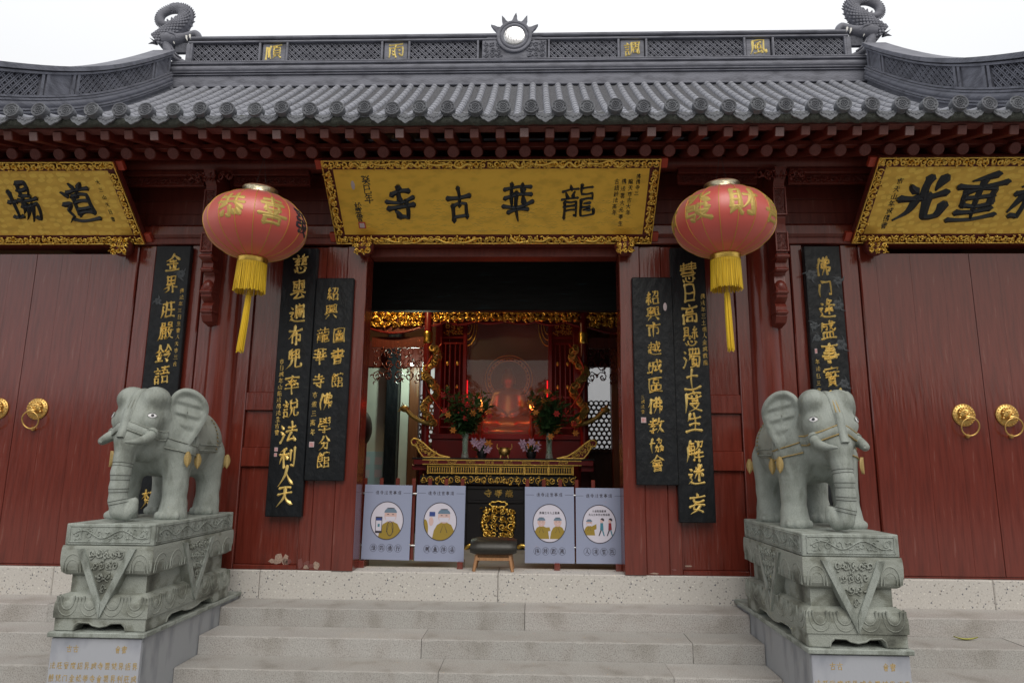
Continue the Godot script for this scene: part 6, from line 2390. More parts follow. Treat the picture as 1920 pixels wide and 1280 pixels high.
		# leaf tassels
		for z in [0.2, 0.02, -0.5, -0.57]:
			var y0 := 0.545 if z > 0.1 else 0.53
			var h0 := ele.hit(Vector3(s * 0.7, y0, z), Vector3(-s, 0, 0), 0.7)
			var nn := (ele.slope(h0) + Vector3(s, 0, 0)).normalized()
			nn = Vector3(s * 0.6, 0, 0.8)
			h0 += Vector3(s * 0.03, 0, 0.0)
			var lf := B.new()
			var rows := []
			var rb := []
			for i in 9:
				var u := i / 8.0
				var wd := 0.029 * pow(sin(PI * clampf(u * 0.93 + 0.07, 0, 1)), 0.75) + 0.001
				var c := h0 + Vector3(0, 0.02 - u * 0.135, 0)
				var wv := Vector3(s * 0.8, 0, -0.6)
				rows.append(PackedVector3Array([(c - wv * wd) * F, (c - wv * wd * 0.5 + nn * 0.012) * F, (c + nn * 0.02) * F, (c + wv * wd * 0.5 + nn * 0.012) * F, (c + wv * wd) * F]))
				rb.append(PackedVector3Array([(c - wv * wd) * F, (c - nn * 0.006) * F, (c + wv * wd) * F]))
			lf.sheet(rows)
			lf.sheet(rb)
			obj("leaf_tassel", lf, M.leaf_gold, o)
	# cut rings round the trunk: pairs of raised bands with dark cuts
	var tp := trunk_line()
	for q in [[2, 0.4], [2, 0.62], [3, 0.2], [3, 0.5], [4, 0.1], [4, 0.35], [5, 0.0], [5, 0.3]]:
		var a: Vector3 = tp[q[0]][0]
		var c: Vector3 = tp[q[0] + 1][0]
		var r: float = lerpf(tp[q[0]][1], tp[q[0] + 1][1], q[1])
		var d := (c - a).normalized()
		var m := a.lerp(c, q[1])
		var u := d.cross(Vector3.BACK).normalized()
		var w := d.cross(u).normalized()
		var ring := PackedVector3Array()
		for k in 29:
			var an := TAU * k / 28
			var dir := u * cos(an) + w * sin(an)
			var h := ele.hit(m + dir * (r + 0.06), -dir, 0.2)
			ring.append((h + dir * 0.0005) * F)
		var rb := B.new()
		rb.tube(ring, same(0.0022, 29), 5, false)
		obj("trunk_ring", rb, M.groove, o)


func almond(b: B, fr: Transform3D, F: Vector3, w: float, h: float, up: float) -> void:
	var ring := []
	for k in 17:
		var a := TAU * k / 16
		ring.append(fr * Vector3(cos(a) * w, sin(a) * h * (1.0 - 0.35 * absf(cos(a))), 0.002) * F)
	var top := fr * Vector3(0, 0, up + 0.003) * F
	var mid := fr * Vector3(0, 0, -0.1) * F
	for k in 16:
		b.out3(top, ring[k], ring[k + 1], mid)


# ------------------------------------------------------------------ pedestals and plinths
func make_pedestal(c: Vector3, flip: float, label: String, plabel: String) -> void:
	var o := thing("carved_pedestal", label, "pedestal", Vector3(c.x, -0.2, c.z), "carved stone pedestals")
	var w := 0.35
	var d := 0.69
	var y0 := 0.2
	var sl := func(called: String, hw: float, hd: float, ya: float, yb: float, bev: float, m: Material) -> void:
		var b := B.new()
		b.span(Vector3(-hw, ya + y0, -hd), Vector3(hw, yb + y0, hd), bev)
		obj(called, b, m, o)
	sl.call("top_slab", w, d, 0.425, 0.585, 0.006, M.green_stone)
	# moulded blocks with rounded shoulders
	var prof := func(called: String, ring: Array) -> void:
		var b := B.new()
		for i in ring.size() - 1:
			var p: Array = ring[i]
			var q: Array = ring[i + 1]
			var A := [Vector3(-w + p[0], p[1] + y0, -d + p[0]), Vector3(w - p[0], p[1] + y0, -d + p[0]), Vector3(w - p[0], p[1] + y0, d - p[0]), Vector3(-w + p[0], p[1] + y0, d - p[0])]
			var Q := [Vector3(-w + q[0], q[1] + y0, -d + q[0]), Vector3(w - q[0], q[1] + y0, -d + q[0]), Vector3(w - q[0], q[1] + y0, d - q[0]), Vector3(-w + q[0], q[1] + y0, d - q[0])]
			for k in 4:
				b.out4(A[k], A[(k + 1) % 4], Q[(k + 1) % 4], Q[k], Vector3(0, (p[1] + q[1]) * 0.5 + y0, 0))
		var e: Array = ring[0]
		var f: Array = ring[ring.size() - 1]
		b.out4(Vector3(-w + e[0], e[1] + y0, -d + e[0]), Vector3(w - e[0], e[1] + y0, -d + e[0]), Vector3(w - e[0], e[1] + y0, d - e[0]), Vector3(-w + e[0], e[1] + y0, d - e[0]), Vector3(0, 5, 0))
		b.out4(Vector3(-w + f[0], f[1] + y0, -d + f[0]), Vector3(w - f[0], f[1] + y0, -d + f[0]), Vector3(w - f[0], f[1] + y0, d - f[0]), Vector3(-w + f[0], f[1] + y0, d - f[0]), Vector3(0, -5, 0))
		obj(called, b, M.green_stone_worn, o)
	prof.call("upper_moulding", [[0.055, 0.2], [0.03, 0.203], [0.012, 0.215], [-0.002, 0.24], [-0.01, 0.29], [-0.012, 0.35], [-0.01, 0.4], [-0.006, 0.422]])
	prof.call("waist", [[0.055, 0.06], [0.055, 0.2]])
	prof.call("lower_moulding", [[-0.012, -0.105], [-0.014, -0.06], [-0.012, 0.0], [0.0, 0.04], [0.02, 0.06], [0.05, 0.07]])
	# the foot with its cloud-shaped openings
	for sd in 4:
		var L := w if sd % 2 == 0 else d
		var D := d if sd % 2 == 0 else w
		var t := Transform3D(Basis(Vector3.UP, sd * PI / 2), Vector3(0, y0, 0))
		var p := PackedVector2Array([Vector2(-L - 0.0, -0.105), Vector2(-L, -0.195), Vector2(-L * 0.56, -0.195), Vector2(-L * 0.53, -0.165)])
		for k in 13:
			var u := k / 12.0 * 2.0 - 1.0
			var yy := -0.145 - 0.022 * absf(sin(u * PI * 1.0)) * 0.0 - 0.03 * (1.0 - absf(u)) * (1.0 if absf(u) < 0.35 else 0.2)
			p.append(Vector2(u * L * 0.46, yy))
		p.append_array(PackedVector2Array([Vector2(L * 0.53, -0.165), Vector2(L * 0.56, -0.195), Vector2(L, -0.195), Vector2(L, -0.105)]))
		var b := B.new()
		var zf := D + (0.004 if sd % 2 == 0 else 0.002)
		b.prism(p, zf - 0.1, zf, t)
		# a raised rim along the opening
		var rim := PackedVector3Array()
		rim.append(t * Vector3(-L * 0.58, -0.193, zf))
		rim.append(t * Vector3(-L * 0.55, -0.155, zf))
		for k in 13:
			var u := k / 12.0 * 2.0 - 1.0
			rim.append(t * Vector3(u * L * 0.48, -0.136 - 0.03 * (1.0 - absf(u)) * (1.0 if absf(u) < 0.35 else 0.2), zf))
		rim.append(t * Vector3(L * 0.55, -0.155, zf))
		rim.append(t * Vector3(L * 0.58, -0.193, zf))
		b.tube(rim, same(0.007, rim.size()), 6)
		obj("foot_panel", b, M.green_stone_worn, o)
		# lotus petals on the mouldings
		var n := 4 if sd % 2 == 0 else 7
		for k in n:
			var pb := B.new()
			var cx := (k + 0.5) / n * 2.0 * L - L
			var pw := L / n * 0.86
			for r in [[1.0, 0.0055, 0.0], [0.66, 0.007, 0.02]]:
				var ln := PackedVector3Array()
				for m in 15:
					var a := PI * m / 14
					var px: float = cos(a) * pw * r[0]
					var py: float = -pow(sin(a), 0.75) * 0.115 * r[0] + 0.028
					if m == 0 or m == 14:
						py = 0.048
					ln.append(t * Vector3(cx + px, py + r[2] * 0.3, D + 0.012))
				pb.tube(ln, same(r[1], 15), 6)
			pb.ball(t * Vector3(cx, -0.015, D + 0.008), Vector3(pw * 0.5, 0.035, 0.012) if sd % 2 == 0 else Vector3(0.012, 0.035, pw * 0.5), 10, 6)
			obj("lotus_petal", pb, M.green_stone_worn, o)
		var n2 := 4 if sd % 2 == 0 else 6
		for k in n2:
			if sd % 2 == 0 and k in [1, 2]:
				continue
			var pb := B.new()
			var cx := (k + 0.5) / n2 * 2.0 * L - L
			var pw := L / n2 * 0.8
			for r in [1.0, 0.68]:
				var ln := PackedVector3Array()
				for m in 13:
					var a := PI * m / 12
					ln.append(t * Vector3(cx + cos(a) * pw * r, 0.225 + pow(sin(a), 0.7) * 0.135 * r, D + 0.01))
				pb.tube(ln, same(0.006 * r, 13), 6)
			obj("lotus_petal", pb, M.green_stone_worn, o)
		# relief band on the top slab
		var fr := B.new()
		for e in [[-L + 0.03, -L + 0.038, 0.445, 0.57], [L - 0.038, L - 0.03, 0.445, 0.57], [-L + 0.03, L - 0.03, 0.562, 0.57], [-L + 0.03, L - 0.03, 0.445, 0.453]]:
			var cc := Vector3((e[0] + e[1]) * 0.5, (e[2] + e[3]) * 0.5, D)
			fr.box(cc, Vector3(e[1] - e[0], e[3] - e[2], 0.012), 0.002, t)
		obj("band_frame", fr, M.green_stone, o)
		var rel := B.new()
		var wave := PackedVector3Array()
		var nn := int(L / 0.02)
		for k in nn:
			var u := float(k) / (nn - 1)
			wave.append(t * Vector3((u * 2.0 - 1.0) * (L - 0.06), 0.507 + 0.03 * sin(u * L * 2.0 * 17.0), D + 0.001))
		rel.tube(wave, same(0.0075, nn), 6, true, 0.7)
		carve(rel, t * Transform3D(Basis.IDENTITY, Vector3(0, 0.507, D - 0.004)), 2.0 * L - 0.1, 0.1, 0.085, 0.008, 800 + sd, 0.6)
		obj("scroll_relief", rel, M.green_stone, o)
		# the hanging cloth: a triangle with a border and flowers in relief
		var tw := 0.2 if sd % 2 == 0 else 0.24
		var tri := PackedVector2Array([Vector2(-tw - 0.03, 0.405), Vector2(0, -0.1), Vector2(tw + 0.03, 0.405)])
		var cl := B.new()
		cl.prism(tri, D - 0.06, D + 0.016, t)
		obj("cloth_panel", cl, M.green_stone_worn, o)
		for e in [-1.0, 1.0]:
			var bd := B.new()
			var A := Vector2(e * (tw + 0.028), 0.4)
			var Z := Vector2(0, -0.098)
			var dir := (Z - A).normalized()
			var nrm: Vector2 = Vector2(-dir.y, dir.x) * 0.042 * e
			bd.prism(PackedVector2Array([A, Z + Vector2(e * 0.002, 0), Vector2(e * 0.002, 0.012), Vector2(e * (tw - 0.028), 0.4)]), D + 0.0155, D + 0.03, t)
			obj("cloth_border", bd, M.green_stone, o)
		var fl := B.new()
		for k in 5:
			var rowh := 0.36 - k * 0.082
			var ww := (rowh - 0.012) * tw / 0.4 * 2.0 - 0.03
			if ww > 0.04:
				carve(fl, t * Transform3D(Basis.IDENTITY, Vector3(0, rowh, D + 0.014)), ww - 0.03, 0.075, 0.055, 0.015, 820 + sd * 7 + k, 1.3)
		obj("flower_relief", fl, M.green_stone_worn, o)

	# the marble plinth that carries it, set into the steps
	var pl := thing("marble_plinth", plabel, "plinth", Vector3(c.x, -0.905, c.z), "grey marble plinths")
	var led := B.new()
	led.span(Vector3(-w - 0.022, 0.668, -c.z + 0.056), Vector3(w + 0.022, 0.7045, d + 0.045), 0.006)
	obj("ledge", led, M.green_stone, pl)
	var blk := B.new()
	blk.span(Vector3(-w + 0.004, 0.002, -c.z + 0.062), Vector3(w - 0.004, 0.667, d + 0.0), 0.004)
	obj("block", blk, M.marble, pl)
	var fc := B.new()
	fc.span(Vector3(-w + 0.006, 0.002, d + 0.001), Vector3(w - 0.006, 0.66, d + 0.022), 0.003)
	obj("inscribed_slab", fc, M.marble_face, pl)
	rng.seed = 851
	var pool := "龍華古寺道場光重年松書金界莊嚴語梵佛門逢盛事寶慈雲布法利人天紹興市城區教會日高土度生"
	for r in 6:
		var n := 5 if r == 0 else 13
		var y := 0.585 - r * 0.088 - (0.03 if r > 0 else 0.0)
		var b := B.new()
		for k in n:
			if r == 0 and k == 2:
				continue
			var x := (k - (n - 1) * 0.5) * (0.052 if r > 0 else 0.06)
			if r == 0:
				x = -0.2 + k * 0.05 if k < 2 else 0.12 + (k - 2) * 0.05
			var ch := pool[rng.randi() % pool.length()]
			var f := func(px: float, py: float, h: float) -> Vector3: return Vector3(x + px * 0.04, y + py * 0.05, d + 0.0222 + h)
			brush(b, ch, f, 0.12, 0.0015, false)
		obj("inscription", b, M.leaf_gold, pl)


func make_elephants() -> void:
	make_pedestal(PED_L, 1.0, "carved green-grey stone pedestal under the left elephant", "grey marble plinth with gold writing under the left elephant's pedestal")
	make_pedestal(PED_R, -1.0, "carved green-grey stone pedestal under the right elephant", "grey marble plinth with gold writing under the right elephant's pedestal")
	build_elephant_field()
	make_elephant(PED_L + Vector3(-0.03, 0, 0), 1.0, 0.0, "green-grey stone elephant left of the doorway with its trunk hooked inward")
	make_elephant(PED_R + Vector3(0.03, 0, 0), -1.0, 1.0, "green-grey stone elephant right of the doorway with gilt strap edges")


# ------------------------------------------------------------------ barrier, notices, stool
func flat_poly(b: B, p: PackedVector2Array, z: float) -> void:
	var ids := Geometry2D.triangulate_polygon(p)
	for i in range(0, ids.size(), 3):
		b.flat3(p[ids[i]], p[ids[i + 1]], p[ids[i + 2]], z, 1.0, Transform3D.IDENTITY)


func oval(c: Vector2, rx: float, ry: float, n := 28, a0 := 0.0, a1 := TAU) -> PackedVector2Array:
	var o := PackedVector2Array()
	for k in n:
		var a := lerpf(a0, a1, float(k) / (n if a1 - a0 > 6.2 else n - 1))
		o.append(c + Vector2(cos(a) * rx, sin(a) * ry))
	return o


func ring_flat(b: B, c: Vector2, rx: float, ry: float, t: float, z: float) -> void:
	var n := 40
	for k in n:
		var a := TAU * k / n
		var e := TAU * (k + 1) / n
		b.quad(Vector3(c.x + cos(a) * rx, c.y + sin(a) * ry, z), Vector3(c.x + cos(a) * (rx - t), c.y + sin(a) * (ry - t), z), Vector3(c.x + cos(e) * (rx - t), c.y + sin(e) * (ry - t), z), Vector3(c.x + cos(e) * rx, c.y + sin(e) * ry, z))


# a printed figure in a robe; (x, y) is the neck, s the scale
func print_monk(prints: Dictionary, x: float, y: float, s: float, clip: Array, masked: bool) -> void:
	var robe := PackedVector2Array()
	for q in [[-0.1, 0.02], [-0.35, -0.12], [-0.5, -0.4], [-0.6, -0.95], [0.6, -0.95], [0.52, -0.4], [0.36, -0.1], [0.1, 0.02]]:
		robe.append(Vector2(x + q[0] * s, y + q[1] * s))
	for q in Geometry2D.intersect_polygons(robe, clip[0]):
		flat_poly(prints.print_robe, q, 0.004)
	for q in Geometry2D.intersect_polygons(oval(Vector2(x, y + 0.3 * s), 0.3 * s, 0.34 * s), clip[0]):
		flat_poly(prints.print_skin, q, 0.0046)
	flat_poly(prints.print_hair, oval(Vector2(x, y + 0.42 * s), 0.31 * s, 0.24 * s, 20, 0.0, PI), 0.0052)
	flat_poly(prints.print_white, PackedVector2Array([Vector2(x - 0.26 * s, y + 0.24 * s), Vector2(x - 0.2 * s, y + 0.02 * s), Vector2(x + 0.2 * s, y + 0.02 * s), Vector2(x + 0.26 * s, y + 0.24 * s)]) if masked else oval(Vector2(x, y + 0.14 * s), 0.06 * s, 0.02 * s, 10), 0.0056)
	for e in [-1.0, 1.0]:
		flat_poly(prints.print_ink, oval(Vector2(x + e * 0.12 * s, y + 0.34 * s), 0.06 * s, 0.018 * s, 10), 0.0058)
		flat_poly(prints.print_ink, PackedVector2Array([Vector2(x - 0.01 * s, y - 0.02 * s), Vector2(x + e * 0.16 * s, y - 0.5 * s), Vector2(x + e * 0.18 * s, y - 0.48 * s)]), 0.0058)
	flat_poly(prints.print_ink, oval(Vector2(x, y + 0.64 * s), 0.2 * s, 0.02 * s, 12), 0.0059)


func make_poster(cx: float, y0: float, w: float, h: float, k: int, label: String) -> void:
	var o := thing("notice_poster", label, "poster", Vector3(cx, y0, -0.245), "blue notices hung on the barrier")
	o.rotation = Vector3(0, 0, [-0.012, -0.006, 0.004, 0.002][k])
	var b := B.new()
	b.span(Vector3(-w * 0.5, 0, 0), Vector3(w * 0.5, h, 0.003))
	obj("sheet", b, M.paper, o)
	var pr := {}
	for n in ["print_white", "print_ink", "print_robe", "print_skin", "print_hair", "print_blue", "print_teal", "print_red"]:
		pr[n] = B.new()
	# heading between two rules
	for i in 6:
		var f := func(px: float, py: float, q: float) -> Vector3: return Vector3((i - 2.5) * 0.047 + px * 0.036, h * 0.895 + py * 0.04, 0.0034 + q)
		brush(pr.print_ink, "進寺注意事項"[i], f, 0.11, 0.0005, false, 0.0, 0.3)
	for s in [-1.0, 1.0]:
		pr.print_ink.box(Vector3(s * 0.205, h * 0.893, 0.0034), Vector3(0.085, 0.003, 0.0006))
	# the round picture
	var c := Vector2(0, h * 0.52)
	var rx := 0.172
	var ry := 0.192
	var disc := oval(c, rx, ry, 40)
	flat_poly(pr.print_white, disc, 0.0036)
	ring_flat(pr.print_ink, c, rx + 0.004, ry + 0.004, 0.007, 0.0062)
	var clip := [disc]
	if k == 0:
		print_monk(pr, 0.035, c.y - 0.01, 0.215, clip, true)
		pr.print_ink.box(Vector3(-0.085, c.y - 0.045, 0.0062), Vector3(0.07, 0.165, 0.0006))
		pr.print_white.box(Vector3(-0.085, c.y - 0.05, 0.0068), Vector3(0.058, 0.11, 0.0006))
		pr.print_blue.box(Vector3(-0.085, c.y + 0.012, 0.0074), Vector3(0.058, 0.025, 0.0006))
		pr.print_teal.box(Vector3(-0.085, c.y - 0.05, 0.0074), Vector3(0.022, 0.03, 0.0006))
		ring_flat(pr.print_ink, c + Vector2(0.035, -0.08), 0.036, 0.075, 0.006, 0.0066)
	elif k == 1:
		print_monk(pr, 0.04, c.y - 0.01, 0.21, clip, true)
		for q in Geometry2D.intersect_polygons(oval(c + Vector2(-0.16, -0.08), 0.035, 0.1), disc):
			flat_poly(pr.print_robe, q, 0.004)
		flat_poly(pr.print_skin, oval(c + Vector2(-0.095, 0.0), 0.024, 0.045), 0.0052)
		pr.print_blue.box(Vector3(-0.085, c.y + 0.075, 0.006), Vector3(0.06, 0.045, 0.0006))
	elif k == 2:
		print_monk(pr, -0.085, c.y - 0.03, 0.135, clip, false)
		print_monk(pr, 0.085, c.y - 0.03, 0.135, clip, false)
		flat_poly(pr.print_robe, PackedVector2Array([Vector2(-0.06, c.y - 0.045), Vector2(0.0, c.y - 0.04), Vector2(0.01, c.y - 0.075), Vector2(-0.05, c.y - 0.09)]), 0.0048)
		for i in 8:
			var f := func(px: float, py: float, q: float) -> Vector3: return Vector3((i - 3.5) * 0.027 + px * 0.021, c.y + 0.105 + py * 0.024, 0.0064 + q)
			brush(pr.print_ink, "保持三大人上距离".replace("上", "土")[i], f, 0.13, 0.0005, false, 0.0, 0.3)
	else:
		print_monk(pr, -0.105, c.y - 0.02, 0.1, clip, true)
		flat_poly(pr.print_robe, PackedVector2Array([Vector2(-0.09, c.y - 0.03), Vector2(-0.03, c.y + 0.0), Vector2(-0.03, c.y - 0.05), Vector2(-0.08, c.y - 0.07)]), 0.0048)
		for q in [[0.025, "print_teal"], [0.11, "print_red"]]:
			var x: float = q[0]
			flat_poly(pr.print_skin, oval(Vector2(x, c.y + 0.03), 0.017, 0.021, 14), 0.0048)
			flat_poly(pr.print_ink, oval(Vector2(x + 0.006, c.y + 0.04), 0.02, 0.02, 14, -0.6, 2.8), 0.0054)
			flat_poly(pr[q[1]], PackedVector2Array([Vector2(x - 0.014, c.y + 0.01), Vector2(x + 0.014, c.y + 0.01), Vector2(x + 0.018, c.y - 0.06), Vector2(x - 0.018, c.y - 0.06)]), 0.0048)
			flat_poly(pr.print_ink, PackedVector2Array([Vector2(x - 0.014, c.y - 0.06), Vector2(x, c.y - 0.06), Vector2(x - 0.025, c.y - 0.12), Vector2(x - 0.035, c.y - 0.118)]), 0.005)
			flat_poly(pr.print_teal, PackedVector2Array([Vector2(x, c.y - 0.06), Vector2(x + 0.014, c.y - 0.06), Vector2(x + 0.03, c.y - 0.12), Vector2(x + 0.018, c.y - 0.12)]), 0.005)
		for r in 2:
			for i in (6 if r == 0 else 9):
				var n := 6 if r == 0 else 9
				var f := func(px: float, py: float, q: float) -> Vector3: return Vector3((i - (n - 1) * 0.5) * 0.025 + px * 0.02, c.y + 0.13 - r * 0.036 + py * 0.023, 0.0064 + q)
				brush(pr.print_ink, ("人流管控距离" if r == 0 else "大人三年行注意保持")[i], f, 0.13, 0.0005, false, 0.0, 0.3)
	# four ringed words along the foot
	var words: String = ["绿码通行", "测量体温", "保持距离", "人流管控"][k]
	for i in 4:
		var cc := Vector2((i - 1.5) * 0.086, h * 0.155)
		ring_flat(pr.print_ink, cc, 0.037, 0.04, 0.003, 0.0036)
		var f := func(px: float, py: float, q: float) -> Vector3: return Vector3(cc.x + px * 0.045, cc.y + py * 0.05, 0.0036 + q)
		brush(pr.print_ink, words[i], f, 0.12, 0.0005, false, 0.0, 0.3)
	for n in pr:
		if pr[n].v.size():
			obj("print", pr[n], M[n], o)


func make_threshold() -> void:
	rng.seed = 951
	# two sections of picket barrier
	for sd in 2:
		var x0: float = [-1.35, 0.385][sd]
		var o := thing("picket_barrier", "low red picket barrier behind the two notices " + ["left", "right"][sd] + " of the stool", "barrier", Vector3(x0, 0, -0.3), "picket barriers in the doorway")
		for i in 7 if sd == 0 else 6:
			if sd == 1 and i == 5:
				continue
			var b := B.new()
			var x := i * 0.174
			b.span(Vector3(x - 0.02, 0.075, -0.012), Vector3(x + 0.02, 0.91, 0.012), 0.004)
			obj("picket", b, M.red, o)
		for y in [0.22, 0.75]:
			var b := B.new()
			b.tube(PackedVector3Array([Vector3(-0.01, y, 0.02), Vector3(1.05 if sd == 0 else 0.96, y, 0.02)]), same(0.011, 2), 10)
			obj("rail", b, M.steel, o)
		for x in ([0.02, 1.045] if sd == 0 else [0.31, 0.94]):
			var b := B.new()
			b.span(Vector3(x - 0.03, 0.004 - 0.02, -0.12), Vector3(x + 0.03, 0.072, 0.12), 0.006)
			obj("foot", b, M.red, o)
	make_poster(-1.094, 0.078, 0.505, 0.762, 0, "blue notice showing a masked monk holding up a phone, leftmost of four")
	make_poster(-0.53, 0.07, 0.516, 0.77, 1, "blue notice showing a monk having his temperature taken, second from the left")
	make_poster(0.62, 0.066, 0.514, 0.77, 2, "blue notice showing two monks keeping apart, right of the kneeling stool")
	make_poster(1.137, 0.068, 0.485, 0.762, 3, "blue notice showing people queuing before a monk, rightmost of four")

	# the kneeling stool
	var st := thing("kneeling_stool", "low wooden kneeling stool with a dark padded cushion in the doorway", "stool", Vector3(0.045, 0.003, -0.17))
	var cu := B.new()
	var rows := []
	for i in 15:
		var a := TAU * i / 14.0
		var row := PackedVector3Array()
		for j in 13:
			var u := j / 12.0 * 2.0 - 1.0
			var e := 1.0 - pow(absf(u), 6.0) * 0.22
			var prof := Vector2(cos(a), sin(a))
			var sq := 1.0 / pow(pow(absf(prof.x), 4.0) + pow(absf(prof.y), 4.0), 0.25)
			row.append(Vector3(u * 0.235, 0.24 + prof.y * sq * 0.078 * e, prof.x * sq * 0.16 * e + prof.y * sq * -0.03))
		rows.append(row)
	cu.sheet(rows)
	var cn := Vector3(0, 0.235, 0)
	for i in cu.n.size():
		if cu.n[i].dot(cu.v[i] * Vector3(0, 1, 1) - cn) < 0:
			cu.n[i] = -cu.n[i]
	for s in [0, 12]:
		for i in 14:
			cu.out3(Vector3(rows[0][s].x, 0.235, 0), rows[i][s], rows[i + 1][s], cn)
	obj("cushion", cu, M.leather, st)
	for sx in [-1.0, 1.0]:
		for sz in [-1.0, 1.0]:
			var lg := B.new()
			lg.tube(PackedVector3Array([Vector3(sx * 0.165, 0.16, sz * 0.1), Vector3(sx * 0.195, 0.0, sz * 0.12)]), PackedFloat32Array([0.021, 0.017]), 4)
			obj("leg", lg, M.bare_wood, st)
	for sz in [-1.0, 1.0]:
		var rl := B.new()
		rl.span(Vector3(-0.175, 0.105, sz * 0.108 - 0.012), Vector3(0.175, 0.135, sz * 0.108 + 0.012), 0.003)
		obj("rail", rl, M.bare_wood, st)


# ------------------------------------------------------------------ altar and shrine
func make_altar() -> void:
	rng.seed = 1001
	var AX := -0.02
	var t := thing("altar_table", "black and gold altar table with upturned carved ends inside the hall", "table", Vector3(AX, -0.02, -2.35))
	var s := func(called: String, a: Vector3, c: Vector3, m: Material, bev := 0.006) -> void:
		var b := B.new()
		b.span(a, c, bev)
		obj(called, b, m, t)
	# lower cabinet with sunk panels
	s.call("cabinet", Vector3(-1.0, 0.0, -0.3), Vector3(1.0, 0.8, 0.26), M.altar_black)
	for e in [-0.95, -0.44, 0.38, 0.95]:
		s.call("stile", Vector3(e - 0.035, 0.0, 0.262), Vector3(e + 0.035, 0.8, 0.29), M.altar_black)
	for y in [0.04, 0.6, 0.78]:
		s.call("rail", Vector3(-0.4, y - 0.02, 0.262), Vector3(0.34, y + 0.02, 0.285), M.altar_black)
	var cb := B.new()
	carve(cb, Transform3D(Basis.IDENTITY, Vector3(0.01, 0.33, 0.265)), 0.43, 0.4, 0.105, 0.06, 1011, 1.25)
	for k in 26:
		var a := TAU * k / 26
		cb.ball(Vector3(0.01 + cos(a) * 0.21 * (1.0 if absf(cos(a)) > 0.7 else 0.95), 0.33 + sin(a) * 0.2, 0.29), Vector3(0.026, 0.026, 0.02), 7, 5)
	obj("carved_panel", cb, M.gold, t)
	var rg := B.new()
	var rp := PackedVector3Array()
	for k in 37:
		var a := TAU * k / 36
		rp.append(Vector3(0.01 + cos(a) * (0.115 + 0.008 * cos(a * 8.0)), 0.568 + sin(a) * (0.035 + 0.006 * cos(a * 8.0)), 0.285))
	rg.tube(rp, same(0.012, 37), 6, false)
	obj("carved_ring", rg, M.gold, t)
	var wd := ["寺", "華", "龍"]
	for i in 3:
		sign_part(wd[i], t, M.gold_paint, Transform3D(Basis.IDENTITY, Vector3(-0.13 + i * 0.14, 0.705, 0.266)), 0.1, 0.12, 0.012, 1.0)
	for sx in [-1.0, 1.0]:
		var cc := B.new()
		carve(cc, Transform3D(Basis.IDENTITY, Vector3(-0.03 + sx * 0.69, 0.33, 0.265)), 0.4, 0.5, 0.12, 0.04, int(1020 + sx), 0.9)
		carve(cc, Transform3D(Basis.IDENTITY, Vector3(-0.03 + sx * 0.5, 0.71, 0.265)), 0.1, 0.12, 0.08, 0.03, int(1025 + sx), 1.0)
		obj("carved_panel", cc, M.gold_dull, t)
		var ft := B.new()
		ft.tube(spline3(PackedVector3Array([Vector3(sx * 0.27, 0.03, 0.36), Vector3(sx * 0.33, 0.06, 0.37), Vector3(sx * 0.39, 0.03, 0.37), Vector3(sx * 0.42, -0.0, 0.36)]), 4), same(0.026, 13), 8)
		obj("gilt_foot", ft, M.gold, t)
	# gilt frieze, baluster frieze, red top band
	s.call("frieze_ground", Vector3(-1.04, 0.82, -0.3), Vector3(1.04, 0.935, 0.29), M.altar_black)
	var fz := B.new()
	carve(fz, Transform3D(Basis.IDENTITY, Vector3(0, 0.878, 0.29)), 2.06, 0.1, 0.09, 0.035, 1031, 1.1)
	obj("frieze", fz, M.gold_dull, t)
	s.call("frieze_ground", Vector3(-0.93, 0.94, -0.3), Vector3(0.99, 1.07, 0.3), M.altar_black)
	var bl := B.new()
	for k in 60:
		var x := -0.9 + k * 0.0317
		bl.tube(PackedVector3Array([Vector3(x, 0.97, 0.31), Vector3(x, 1.0, 0.315), Vector3(x, 1.04, 0.31)]), PackedFloat32Array([0.006, 0.011, 0.006]), 6)
	for y in [0.965, 1.05]:
		bl.span(Vector3(-0.93, y - 0.009, 0.302), Vector3(0.99, y + 0.009, 0.325), 0.003)
	for k in 7:
		var x := -0.93 + k * 0.32
		bl.span(Vector3(x - 0.012, 0.95, 0.303), Vector3(x + 0.012, 1.065, 0.332), 0.004)
	obj("baluster_frieze", bl, M.gold_dull, t)
	s.call("top_band", Vector3(-1.12, 1.072, -0.34), Vector3(1.26, 1.14, 0.35), M.shrine_red)
	var tb := B.new()
	for y in [1.078, 1.135]:
		tb.span(Vector3(-1.0, y - 0.007, 0.351), Vector3(1.1, y + 0.007, 0.362), 0.002)
	for k in 8:
		carve(tb, Transform3D(Basis.IDENTITY, Vector3(-0.85 + k * 0.245, 1.107, 0.35)), 0.13, 0.04, 0.045, 0.012, 1040 + k, 0.8)
	obj("gilt_pattern", tb, M.gold_dull, t)
	s.call("table_top", Vector3(-1.14, 1.142, -0.36), Vector3(1.28, 1.165, 0.36), M.altar_black)
	for sx in [-1.0, 1.0]:
		# an upturned end with a scroll
		var cx := -1.14 if sx < 0 else 1.28
		var w := B.new()
		var p := PackedVector2Array()
		for q in [[0.5, 0.0], [0.36, 0.03], [0.25, 0.095], [0.15, 0.18], [0.07, 0.235], [0.01, 0.245], [-0.025, 0.215], [-0.01, 0.165], [0.045, 0.15], [0.09, 0.07], [0.15, 0.0]]:
			p.append(Vector2(cx - sx * q[0], 1.166 + q[1]))
		w.prism(p, 0.3, 0.335)
		obj("upturned_end", w, M.shrine_red, t)
		var g := B.new()
		var ln := PackedVector3Array()
		for q in p:
			ln.append(Vector3(q.x, q.y, 0.338))
		ln.append(ln[0])
		g.tube(ln, same(0.014, ln.size()), 6)
